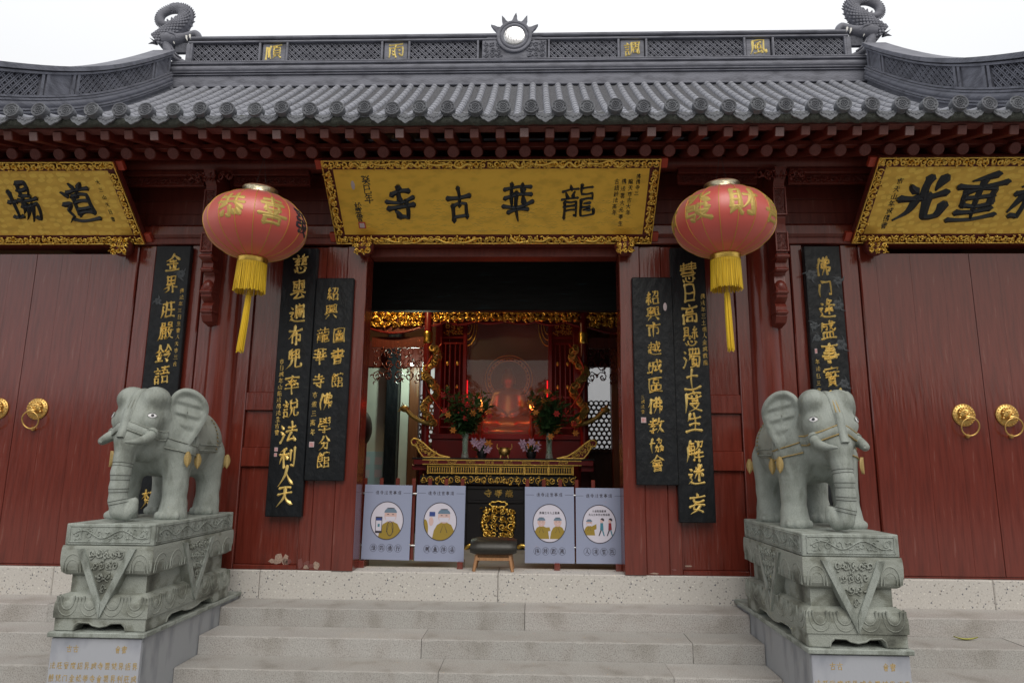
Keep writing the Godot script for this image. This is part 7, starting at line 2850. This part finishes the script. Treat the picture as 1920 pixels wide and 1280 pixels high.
		carve(g, Transform3D(Basis(Vector3.BACK, sx * 0.55), Vector3(cx - sx * 0.17, 1.27, 0.335)), 0.32, 0.1, 0.05, 0.018, int(1050 + sx), 1.4)
		obj("gilt_edge", g, M.gold_dull, t)
		s.call("corner_block", Vector3(cx - 0.01, 1.0, -0.2), Vector3(cx - sx * 0.18, 1.07, 0.28), M.shrine_red)

	# vases with foliage and flowers
	vase(Vector3(-0.47, 1.145, -2.12), 1, "glass vase of dark leaves and red flowers on the altar's left")
	vase(Vector3(0.66, 1.145, -2.12), 2, "glass vase of dark leaves and orange flowers on the altar's right")
	lilies(Vector3(-0.24, 1.145, -2.1), 3, "lilac lilies low on the altar beside the left vase")
	lilies(Vector3(0.42, 1.145, -2.1), 4, "lilac lilies low on the altar beside the right vase")
	# electric candles
	for i in 2:
		var x: float = [-0.3, 0.425][i]
		var cd := thing("candle_lamp", "red electric candle lamp with a glowing flame bulb, " + ["left", "right"][i] + " of the shrine glass", "lamp", Vector3(x, 1.145, -2.5), "candle lamps on the altar")
		var b := B.new()
		b.lathe(PackedVector2Array([Vector2(0.06, 0.0), Vector2(0.062, 0.02), Vector2(0.02, 0.05), Vector2(0.022, 0.3), Vector2(0.045, 0.36), Vector2(0.05, 0.4), Vector2(0.03, 0.42), Vector2(0.028, 0.66), Vector2(0.034, 0.67)]), 16)
		obj("stand", b, M.red_bright, cd)
		var fl := B.new()
		fl.lathe(PackedVector2Array([Vector2(0.0, 0.672), Vector2(0.022, 0.685), Vector2(0.033, 0.72), Vector2(0.028, 0.76), Vector2(0.014, 0.8), Vector2(0.0, 0.83)]), 14)
		obj("flame_bulb", fl, M.bulb, cd)
		var l := OmniLight3D.new()
		l.name = "bulb_light"
		l.light_color = Color(1.0, 0.25, 0.08)
		l.light_energy = 0.07
		l.light_size = 0.03
		l.omni_range = 8.0
		l.omni_attenuation = 2.0
		l.shadow_enabled = true
		l.position = Vector3(0, 0.75, 0.0)
		cd.add_child(l)
	# incense burner and small gilt cups
	var ib := thing("incense_burner", "small brass incense burner at the middle of the altar", "burner", Vector3(0.06, 1.145, -2.12))
	var ibb := B.new()
	ibb.lathe(PackedVector2Array([Vector2(0.05, 0.03), Vector2(0.075, 0.06), Vector2(0.08, 0.1), Vector2(0.065, 0.125), Vector2(0.078, 0.14), Vector2(0.07, 0.14), Vector2(0.055, 0.1)]), 20)
	obj("bowl", ibb, M.brass, ib)
	for k in 3:
		var a := TAU * k / 3 + 0.5
		var lb := B.new()
		lb.tube(PackedVector3Array([Vector3(cos(a) * 0.05, 0.05, sin(a) * 0.05), Vector3(cos(a) * 0.06, 0.0, sin(a) * 0.06)]), PackedFloat32Array([0.014, 0.01]), 6)
		obj("leg", lb, M.brass, ib)
	for sx in [-1.0, 1.0]:
		var hb := B.new()
		hb.tube(spline3(PackedVector3Array([Vector3(sx * 0.07, 0.11, 0), Vector3(sx * 0.1, 0.14, 0), Vector3(sx * 0.095, 0.19, 0)]), 3), same(0.008, 7), 6)
		obj("handle", hb, M.brass, ib)

	make_shrine(Vector3(0.055, 0, -3.0))
	make_canopy()


func vase(at: Vector3, seed_: int, label: String) -> void:
	rng.seed = 1100 + seed_
	var o := thing("flower_vase", label, "flower vase", at, "vases on the altar")
	var v := B.new()
	v.lathe(PackedVector2Array([Vector2(0.0, 0.0), Vector2(0.055, 0.0), Vector2(0.05, 0.03), Vector2(0.04, 0.1), Vector2(0.045, 0.26), Vector2(0.062, 0.34), Vector2(0.058, 0.34), Vector2(0.04, 0.26), Vector2(0.034, 0.1), Vector2(0.0, 0.03)]), 20, Transform3D.IDENTITY, false)
	obj("vase", v, M.vase_glass, o)
	var stems := B.new()
	var leaves := B.new()
	var tips := []
	for i in 46:
		var a := rng.randf() * TAU
		var r := rng.randf_range(0.06, 0.38)
		var top := Vector3(cos(a) * r, rng.randf_range(0.45, 0.92), sin(a) * r * 0.5)
		var p := PackedVector3Array([Vector3(cos(a) * 0.02, 0.06, sin(a) * 0.02), Vector3(cos(a) * 0.03, 0.32, sin(a) * 0.03), top])
		stems.tube(p, PackedFloat32Array([0.004, 0.004, 0.003]), 4, false)
		tips.append(top)
		for k in 16:
			var u := rng.randf_range(0.1, 1.0)
			var c: Vector3 = p[1].lerp(top, u)
			var d := Vector3(rng.randf_range(-1, 1), rng.randf_range(-0.3, 0.9), rng.randf_range(-1, 1)).normalized()
			var L := rng.randf_range(0.08, 0.18)
			var sd := d.cross(Vector3(0.3, 1, 0.2)).normalized() * L * 0.2
			leaves.quad(c, c + d * L * 0.5 + sd, c + d * L + Vector3(0, -0.02, 0), c + d * L * 0.5 - sd)
	obj("stems", stems, M.leaf_light, o)
	var lf := obj("leaves", leaves, M.leaf, o)
	lf.set_meta("kind", "stuff")
	for i in 18:
		var c: Vector3 = tips[i * 2 % tips.size()] + Vector3(rng.randf_range(-0.03, 0.03), rng.randf_range(-0.2, 0.0), 0.05)
		flower(o, c, 0.045, M.petal_red if (seed_ == 1) == (i % 4 != 0) else M.petal_orange, 6)


func flower(o: Node3D, c: Vector3, r: float, m: Material, n: int) -> void:
	var b := B.new()
	var tilt := Basis(Vector3(rng.randf_range(-1, 1), rng.randf_range(-0.3, 0.3), 0).normalized(), rng.randf_range(-0.6, 0.6))
	for k in n:
		var a := TAU * k / n
		var d := tilt * Vector3(cos(a), sin(a), 0.35)
		var sd := tilt * Vector3(-sin(a), cos(a), 0) * r * 0.3
		var tip := c + d * r * 1.15 + tilt * Vector3(0, 0, -0.3 * r)
		b.quad(c, c + d * r * 0.6 + sd, tip, c + d * r * 0.6 - sd)
	b.ball(c + tilt * Vector3(0, 0, 0.004), Vector3(r * 0.2, r * 0.2, r * 0.2), 6, 4)
	obj("flower", b, m, o)


func lilies(at: Vector3, seed_: int, label: String) -> void:
	rng.seed = 1200 + seed_
	var o := thing("lily_bouquet", label, "flowers", at, "lilies on the altar")
	var p := B.new()
	p.lathe(PackedVector2Array([Vector2(0.05, 0.0), Vector2(0.07, 0.05), Vector2(0.065, 0.09)]), 14)
	obj("pot", p, M.altar_black, o)
	var lv := B.new()
	for i in 70:
		var a := rng.randf() * TAU
		var d := Vector3(cos(a), rng.randf_range(0.2, 1.2), sin(a)).normalized()
		var c := Vector3(cos(a) * 0.03, 0.08, sin(a) * 0.03)
		var L := rng.randf_range(0.08, 0.18)
		var sd := d.cross(Vector3(0, 1, 0.3)).normalized() * 0.014
		lv.quad(c, c + d * L * 0.5 + sd, c + d * L, c + d * L * 0.5 - sd)
	var l := obj("leaves", lv, M.leaf, o)
	l.set_meta("kind", "stuff")
	for i in 9:
		flower(o, Vector3(rng.randf_range(-0.12, 0.12), rng.randf_range(0.1, 0.23), rng.randf_range(0.03, 0.09)), 0.055, M.petal_lilac if i < 7 else M.petal_orange, 6)


func make_shrine(at: Vector3) -> void:
	var o := thing("shrine_cabinet", "dark red glazed shrine cabinet with latticed side panels behind the altar", "shrine", at)
	var s := func(called: String, a: Vector3, c: Vector3, m: Material, bev := 0.006) -> void:
		var b := B.new()
		b.span(a, c, bev)
		obj(called, b, m, o)
	s.call("base", Vector3(-1.1, -0.02, -1.25), Vector3(1.1, 1.42, 0.08), M.shrine_red)
	s.call("base_rail", Vector3(-1.12, 1.42, -1.27), Vector3(1.12, 1.5, 0.1), M.shrine_red)
	s.call("back_panel", Vector3(-1.04, 1.5, -1.25), Vector3(1.04, 3.5, -1.2), M.carve_back)
	s.call("roof_panel", Vector3(-1.1, 3.45, -1.25), Vector3(1.1, 3.55, 0.06), M.shrine_red)
	for sx in [-1.0, 1.0]:
		s.call("side_wall", Vector3(sx * 1.04, 1.5, -1.2), Vector3(sx * 1.08, 3.45, 0.0), M.shrine_red)
		s.call("front_post", Vector3(sx * 0.99, 1.5, -0.04), Vector3(sx * 1.09, 3.45, 0.06), M.shrine_red)
		s.call("inner_post", Vector3(sx * 0.615, 1.5, -0.04), Vector3(sx * 0.67, 3.45, 0.05), M.shrine_red)
		# the latticed side panel: long bars with gilt knots
		for x in [0.72, 0.79, 0.87, 0.94]:
			s.call("lattice_bar", Vector3(sx * x - 0.009, 1.78, -0.01), Vector3(sx * x + 0.009, 2.85, 0.02), M.shrine_red, 0.002)
		for y in [1.78, 1.72, 1.6, 2.05, 2.86, 2.95]:
			s.call("lattice_rail", Vector3(sx * 0.672, y - 0.013, -0.012), Vector3(sx * 0.988, y + 0.013, 0.022), M.shrine_red, 0.002)
		for y in [2.2, 2.55]:
			for x in [0.755, 0.905]:
				var k := B.new()
				k.ball(Vector3(sx * x, y, 0.015), Vector3(0.022, 0.035, 0.012), 8, 6)
				obj("gilt_knot", k, M.gold_dull, o)
		var c := B.new()
		carve(c, Transform3D(Basis.IDENTITY, Vector3(sx * 0.83, 3.12, 0.0)), 0.28, 0.26, 0.09, 0.02, 1301, 0.9)
		obj("carved_panel", c, M.gold_dull, o)
		# a quarter fan in the upper corner
		var fan := B.new()
		for r in [0.1, 0.16, 0.22]:
			var ln := PackedVector3Array()
			for k in 9:
				var a := PI * 0.5 * k / 8
				ln.append(Vector3(sx * (0.61 - cos(a) * r * 0.65), 3.15 - sin(a) * r * 1.5, 0.03))
			fan.tube(ln, same(0.008, 9), 5)
		obj("corner_fan", fan, M.gold_dull, o)
		# a narrow red light tube inside the frame
		var tb := B.new()
		tb.tube(PackedVector3Array([Vector3(sx * 0.6, 1.56, 0.0), Vector3(sx * 0.6, 2.3, 0.0)]), same(0.009, 2), 8)
		obj("light_tube", tb, M.tube_red, o)
		var l := OmniLight3D.new()
		l.name = "tube_light"
		l.light_color = Color(1.0, 0.05, 0.05)
		l.light_energy = 0.02
		l.light_size = 0.1
		l.omni_range = 6.0
		l.omni_attenuation = 2.0
		l.shadow_enabled = true
		l.position = Vector3(sx * 0.58, 1.9, -0.04)
		o.add_child(l)
	var g := B.new()
	g.span(Vector3(-0.612, 1.502, -0.012), Vector3(0.612, 3.448, -0.006))
	obj("glass", g, M.glass, o)

	# the seated figure and its halo
	var bu := thing("buddha_statue", "seated gilt figure with a ring halo behind the shrine glass", "statue", at + Vector3(-0.01, 1.5, -0.65))
	var f := Field.new(Vector3(-0.5, -0.02, -0.35), Vector3(0.5, 1.2, 0.4), 0.021)
	f.blob(Transform3D(Basis.IDENTITY, Vector3(0, 0.22, 0.02)), Vector3(0.36, 0.1, 0.23), 0.05)
	f.bone(Vector3(0, 0.25, -0.02), Vector3(0, 0.6, -0.03), 0.2, 0.17, 0.06)
	f.bone(Vector3(-0.15, 0.66, -0.03), Vector3(0.15, 0.66, -0.03), 0.09, 0.09, 0.06)
	f.bone(Vector3(0, 0.7, -0.02), Vector3(0, 0.8, 0.0), 0.07, 0.065, 0.03)
	f.blob(Transform3D(Basis.IDENTITY, Vector3(0, 0.9, 0.02)), Vector3(0.105, 0.135, 0.115), 0.02)
	f.blob(Transform3D(Basis.IDENTITY, Vector3(0, 1.03, 0.0)), Vector3(0.06, 0.05, 0.06), 0.03)
	f.blob(Transform3D(Basis.IDENTITY, Vector3(0, 0.885, 0.135)), Vector3(0.018, 0.03, 0.02), 0.015)
	for sx in [-1.0, 1.0]:
		f.bone(Vector3(sx * 0.2, 0.64, -0.02), Vector3(sx * 0.27, 0.42, 0.03), 0.075, 0.06, 0.04)
		f.bone(Vector3(sx * 0.27, 0.42, 0.03), Vector3(sx * 0.07, 0.33, 0.2), 0.055, 0.042, 0.03)
		f.bone(Vector3(sx * 0.1, 0.22, 0.0), Vector3(sx * 0.34, 0.2, 0.12), 0.11, 0.09, 0.05)
		f.bone(Vector3(sx * 0.34, 0.19, 0.13), Vector3(-sx * 0.1, 0.16, 0.22), 0.075, 0.05, 0.04)
		f.blob(Transform3D(Basis.IDENTITY, Vector3(sx * 0.108, 0.87, 0.0)), Vector3(0.014, 0.06, 0.03), 0.01)
	var b := B.new()
	f.mesh_into(b)
	obj("body", b, M.bronze, bu)
	var lo := B.new()
	lo.lathe(PackedVector2Array([Vector2(0.42, 0.0), Vector2(0.46, 0.05), Vector2(0.4, 0.1), Vector2(0.36, 0.13), Vector2(0.0, 0.13)]), 28)
	obj("lotus_seat", lo, M.bronze, bu)
	var ha := B.new()
	for r in [0.3, 0.34, 0.385]:
		var ln := PackedVector3Array()
		for k in 41:
			ln.append(Vector3(cos(TAU * k / 40) * r, 0.93 + sin(TAU * k / 40) * r, -0.2))
		ha.tube(ln, same(0.012, 41), 6, false)
	for k in 30:
		var a := TAU * k / 30
		ha.ball(Vector3(cos(a) * 0.32, 0.93 + sin(a) * 0.32, -0.19), Vector3(0.018, 0.018, 0.012), 6, 4)
	ha.span(Vector3(-0.03, 0.0, -0.24), Vector3(0.03, 0.62, -0.205))
	obj("halo", ha, M.bronze, bu)


func make_canopy() -> void:
	var o := thing("altar_canopy", "gilt carved valance on red posts framing the altar", "canopy", Vector3(0.03, -0.1, -2.79))
	o.scale = Vector3(1.06, 1.09, 1.0)
	# three carved valances with a scalloped red hem
	var bays := [[-2.9, -1.14, 0.34], [-1.04, 1.04, 0.24], [1.14, 2.9, 0.34]]
	for i in 3:
		var a: float = bays[i][0]
		var c: float = bays[i][1]
		var n := 5 if i == 1 else 4
		var foot := PackedVector2Array([Vector2(a, 3.16), Vector2(c, 3.16)])
		var line := PackedVector3Array()
		var m := n * 8
		for k in m + 1:
			var u := float(k) / m
			var sc := absf(sin(u * PI * n * 0.5)) if i != 1 else absf(sin((u - 0.5) * PI * n)) * lerpf(0.35, 1.0, absf(u - 0.5) * 2.0)
			var y: float = 3.16 - bays[i][2] * (0.72 + 0.28 * sc)
			foot.append(Vector2(lerpf(c, a, u), y))
			line.append(Vector3(lerpf(c, a, u), y, 0.02))
		var bk := B.new()
		bk.prism(foot, -0.03, 0.005)
		obj("valance_board", bk, M.carve_back, o)
		var hem := B.new()
		hem.tube(line, same(0.018, line.size()), 6)
		obj("hem", hem, M.shrine_red, o)
		var cv := B.new()
		carve(cv, Transform3D(Basis.IDENTITY, Vector3((a + c) * 0.5, 3.16 - bays[i][2] * 0.4, 0.005)), c - a - 0.03, bays[i][2] * 0.74, 0.09, 0.07, 1400 + i, 1.9)
		obj("carving", cv, M.gold, o)
	for sx in [-1.0, 1.0]:
		var p := B.new()
		p.lathe(PackedVector2Array([Vector2(0.055, 1.12), Vector2(0.055, 3.5)]), 16, Transform3D(Basis.IDENTITY, Vector3(sx * 1.09, 0, 0)))
		obj("post", p, M.shrine_red, o)
		var p2 := B.new()
		p2.span(Vector3(sx * 1.09 - 0.06, 0.075, -0.06), Vector3(sx * 1.09 + 0.06, 1.12, 0.05), 0.006)
		obj("post_base", p2, M.shrine_red, o)
		var g := B.new()
		g.lathe(PackedVector2Array([Vector2(0.06, 2.68), Vector2(0.068, 2.7), Vector2(0.062, 2.74), Vector2(0.062, 2.78), Vector2(0.068, 2.82), Vector2(0.06, 2.84)]), 16, Transform3D(Basis.IDENTITY, Vector3(sx * 1.09, 0, 0)))
		obj("gilt_band", g, M.gold, o)
		# a carved dragon winding down each post
		var pts := PackedVector3Array()
		for k in 44:
			var u := k / 43.0
			var ang := u * TAU * 2.2
			pts.append(Vector3(sx * (1.02 - 0.1 * sin(ang) * (1.0 - u * 0.3)), 2.62 - u * 1.05, 0.07 + 0.05 * cos(ang)))
		pts.append(Vector3(sx * 1.14, 1.62, 0.12))
		pts.append(Vector3(sx * 1.25, 1.68, 0.14))
		pts.append(Vector3(sx * 1.33, 1.76, 0.14))
		var d := B.new()
		d.tube(pts, lerps(PackedFloat32Array([0.02, 0.036, 0.044, 0.046, 0.04, 0.03]), pts.size()), 8)
		rng.seed = 1500 + int(sx)
		for k in range(2, 44, 2):
			d.tube(PackedVector3Array([pts[k], pts[k] + Vector3(rng.randf_range(-0.09, 0.09), rng.randf_range(-0.05, 0.07), 0.05)]), PackedFloat32Array([0.016, 0.003]), 5)
		for k in range(1, 44):
			var c0 := pts[k]
			var q := PackedVector3Array()
			var a2 := rng.randf() * TAU
			for m in 5:
				var a3 := a2 + m * 0.9
				q.append(c0 + Vector3(cos(a3) * 0.05, sin(a3) * 0.05, 0.03 + 0.012 * m))
			d.tube(q, PackedFloat32Array([0.006, 0.018, 0.02, 0.014, 0.003]), 5)
		obj("post_dragon", d, M.old_gold, o)
		var hd := B.new()
		var hp := Vector3(sx * 1.36, 1.78, 0.14)
		hd.ball(hp, Vector3(0.06, 0.045, 0.045), 10, 8)
		for k in 5:
			hd.tube(PackedVector3Array([hp, hp + Vector3(sx * (0.03 + 0.015 * k), 0.08 - 0.03 * k, 0.02)]), PackedFloat32Array([0.018, 0.003]), 5)
		obj("dragon_head", hd, M.old_gold, o)
		var rb := B.new()
		var rp := PackedVector3Array()
		for k in 16:
			var u := k / 15.0
			rp.append(Vector3(sx * (0.88 + 0.22 * sin(u * 3.4) ), 2.66 - u * 0.95, 0.12))
		rb.tube(rp, lerps(PackedFloat32Array([0.01, 0.016, 0.014, 0.006]), 16), 6)
		obj("red_ribbon", rb, M.red_bright, o)
		# openwork bracket beside the post
		var ow := B.new()
		carve(ow, Transform3D(Basis.IDENTITY, Vector3(sx * 1.5, 2.4, -0.08)), 0.75, 0.5, 0.15, 0.04, 1510, 0.7)
		ow.span(Vector3(sx * 1.16, 2.63, -0.1), Vector3(sx * 1.9, 2.78, -0.06), 0.004)
		obj("openwork_bracket", ow, M.red_matte, o)


func make_side_room() -> void:
	# hanging drum at the left, seen edge on behind the jamb
	var d := thing("drum", "dark round drum at the left inside the doorway", "drum", Vector3(-2.25, 1.55, -2.55))
	var b := B.new()
	var tz := Transform3D(Basis(Vector3.RIGHT, PI / 2), Vector3.ZERO)
	b.lathe(PackedVector2Array([Vector2(0.34, -0.25), Vector2(0.38, -0.12), Vector2(0.39, 0.0), Vector2(0.38, 0.12), Vector2(0.34, 0.25)]), 30, tz)
	obj("shell", b, M.altar_black, d)
	var st := B.new()
	for sx in [-1.0, 1.0]:
		st.tube(PackedVector3Array([Vector3(sx * 0.3, -1.57, 0), Vector3(sx * 0.3, -0.2, 0)]), same(0.04, 2), 8)
	obj("stand", st, M.red_matte, d)
	# the white lamp on its post
	var l := thing("wall_lamp", "small white glowing lamp on the post left of the altar", "lamp", Vector3(-1.44, 2.58, -3.3))
	var a := B.new()
	a.ball(Vector3.ZERO, Vector3(0.028, 0.028, 0.028), 12, 8)
	obj("bulb", a, M.lamp_white, l)
	var arm := B.new()
	arm.tube(PackedVector3Array([Vector3(0, 0.025, 0), Vector3(0, 0.09, 0), Vector3(-0.02, 0.1, -0.7)]), same(0.008, 3), 6)
	obj("arm", arm, M.wire, l)
	var li := OmniLight3D.new()
	li.name = "lamp_light"
	li.light_color = Color(0.9, 1.0, 0.92)
	li.light_energy = 0.55
	li.light_size = 0.05
	li.omni_range = 9.0
	li.omni_attenuation = 2.0
	li.shadow_enabled = true
	l.add_child(li)
	# a lamp under the ceiling just behind the inner beam, which lights the gilt valance
	var cl := thing("ceiling_lamp", "small warm lamp under the ceiling behind the dark beam", "lamp", Vector3(-1.55, 3.62, -2.1))
	var cb := B.new()
	cb.lathe(PackedVector2Array([Vector2(0.0, -0.05), Vector2(0.05, -0.035), Vector2(0.07, 0.0)]), 16)
	obj("bulb", cb, M.lamp_warm, cl)
	var ch := B.new()
	ch.lathe(PackedVector2Array([Vector2(0.08, 0.002), Vector2(0.03, 0.06), Vector2(0.012, 0.08), Vector2(0.012, 0.94)]), 16)
	obj("hanger", ch, M.wire, cl)
	var cli := OmniLight3D.new()
	cli.name = "lamp_light"
	cli.light_color = Color(1.0, 0.85, 0.6)
	cli.light_energy = 0.75
	cli.light_size = 0.08
	cli.omni_range = 9.0
	cli.omni_attenuation = 2.0
	cli.shadow_enabled = true
	cli.position = Vector3(0, -0.07, 0)
	cl.add_child(cli)
	# a pale blue notice on the partition
	var n := thing("wall_notice", "pale blue notice on the lit partition at the left inside", "notice", Vector3(-2.12, 0.72, -3.998))
	var nb := B.new()
	nb.span(Vector3(-0.26, 0, 0), Vector3(0.2, 0.53, 0.008), 0.002)
	obj("sheet", nb, M.notice, n)
	for k in 4:
		var np := B.new()
		np.span(Vector3(-0.2 + 0.2 * (k % 2), 0.12 + 0.2 * int(k / 2), 0.0082), Vector3(-0.08 + 0.2 * (k % 2), 0.24 + 0.2 * int(k / 2), 0.0095))
		obj("print", np, M.print_white, n)


# ------------------------------------------------------------------ across the courtyard, behind the viewer: what the lacquer and the glass mirror
func make_courtyard() -> void:
	var w := thing("courtyard_wall", "long grey wall with a tiled coping across the courtyard, behind the viewer", "wall", Vector3(0, -0.905, 24.0))
	var b := B.new()
	b.span(Vector3(-30, 0, -0.2), Vector3(30, 4.2, 0.2), 0.02)
	obj("wall", b, M.ground, w)
	var c := B.new()
	c.span(Vector3(-30, 4.2, -0.45), Vector3(30, 4.5, 0.45), 0.06)
	obj("coping", c, M.tile_dark, w)
	var spots := [[-13.0, 27.0, 7.0], [-5.5, 28.0, 8.0], [2.5, 27.5, 7.2], [9.5, 28.5, 8.4], [16.0, 27.0, 7.0]]
	for i in spots.size():
		rng.seed = 1600 + i
		var t := thing("tree", "%s leafy tree from the left beyond the courtyard wall, out of view behind the viewer" % ["first", "second", "third", "fourth", "fifth"][i], "tree", Vector3(spots[i][0], -0.905, spots[i][1]), "trees across the courtyard")
		var tr := B.new()
		var h: float = spots[i][2]
		tr.tube(PackedVector3Array([Vector3(0, 0, 0), Vector3(0.1, h * 0.4, 0), Vector3(0.0, h * 0.8, 0.1)]), PackedFloat32Array([0.3, 0.22, 0.08]), 9)
		obj("trunk", tr, M.bark, t)
		var cr := B.new()
		for k in 2600:
			var d := Vector3(rng.randf_range(-1, 1), rng.randf_range(-1, 1), rng.randf_range(-1, 1))
			if d.length() > 1.0:
				continue
			var p := Vector3(0, h * 0.68, 0) + d * Vector3(3.0, h * 0.32, 2.4)
			var a := Vector3(rng.randf_range(-1, 1), rng.randf_range(-1, 1), rng.randf_range(-1, 1)).normalized() * 0.22
			var e := a.cross(Vector3(0.3, 1, 0.5)).normalized() * 0.16
			cr.quad(p - a, p + e, p + a, p - e)
		obj("crown", cr, M.crown, t)


func _ready() -> void:
	make_world()
	make_materials()
	more_materials()
	make_ground()
	hall = thing("temple_hall", "red timber temple hall with grey tiled roof filling the view", "building")
	make_facade()
	make_roof()
	make_inside()
	make_courtyard()
	make_plaques()
	make_couplets()
	make_lanterns()
	make_elephants()
	make_threshold()
	make_altar()
	make_side_room()


func more_materials() -> void:
	M.tile_disc_a = M.tile_dark.duplicate()
	M.tile_disc_a.albedo_color = lin(0.14, 0.148, 0.172)
	M.tile_disc_b = M.tile_dark.duplicate()
	M.tile_disc_b.albedo_color = lin(0.15, 0.16, 0.182)
	M.gold_ridge = mat(lin(0.95, 0.78, 0.28), 0.5, 0.1)
	M.lamp_warm = glow(lin(1.0, 0.8, 0.5), 4.0)
	M.rafter_end = textured(lin(0.27, 0.12, 0.11), 0.75, n_tint(78, 0.06, 0.5), Vector3(5, 5, 5))
	M.rafter_end_worn = textured(lin(0.45, 0.3, 0.3), 0.8, n_tint(79, 0.07, 0.3), Vector3(6, 6, 6))
	M.tile_b = M.tile.duplicate()
	M.tile_b.albedo_color = lin(0.23, 0.237, 0.265)
	M.tile_c = M.tile.duplicate()
	M.tile_c.albedo_color = lin(0.295, 0.3, 0.32)
	M.old_gold = mat(lin(0.42, 0.28, 0.08), 0.45, 0.5)
	M.tooth = mat(lin(0.75, 0.75, 0.73), 0.6)
	M.red_carved = M.red_matte.duplicate()
	M.red_carved.roughness = 0.35
	M.red_board = M.red_matte.duplicate()
	M.gold_rib = mat(lin(0.62, 0.38, 0.06), 0.45, 0.4)
	M.altar_black = mat(lin(0.012, 0.011, 0.013), 0.35)
	M.frosted = mat(Color(lin(0.85, 0.82, 0.78), 0.35), 0.6)
	M.frosted.transparency = BaseMaterial3D.TRANSPARENCY_ALPHA
	M.vase_glass = mat(Color(0.75, 0.85, 0.8, 0.25), 0.05)
	M.vase_glass.transparency = BaseMaterial3D.TRANSPARENCY_ALPHA
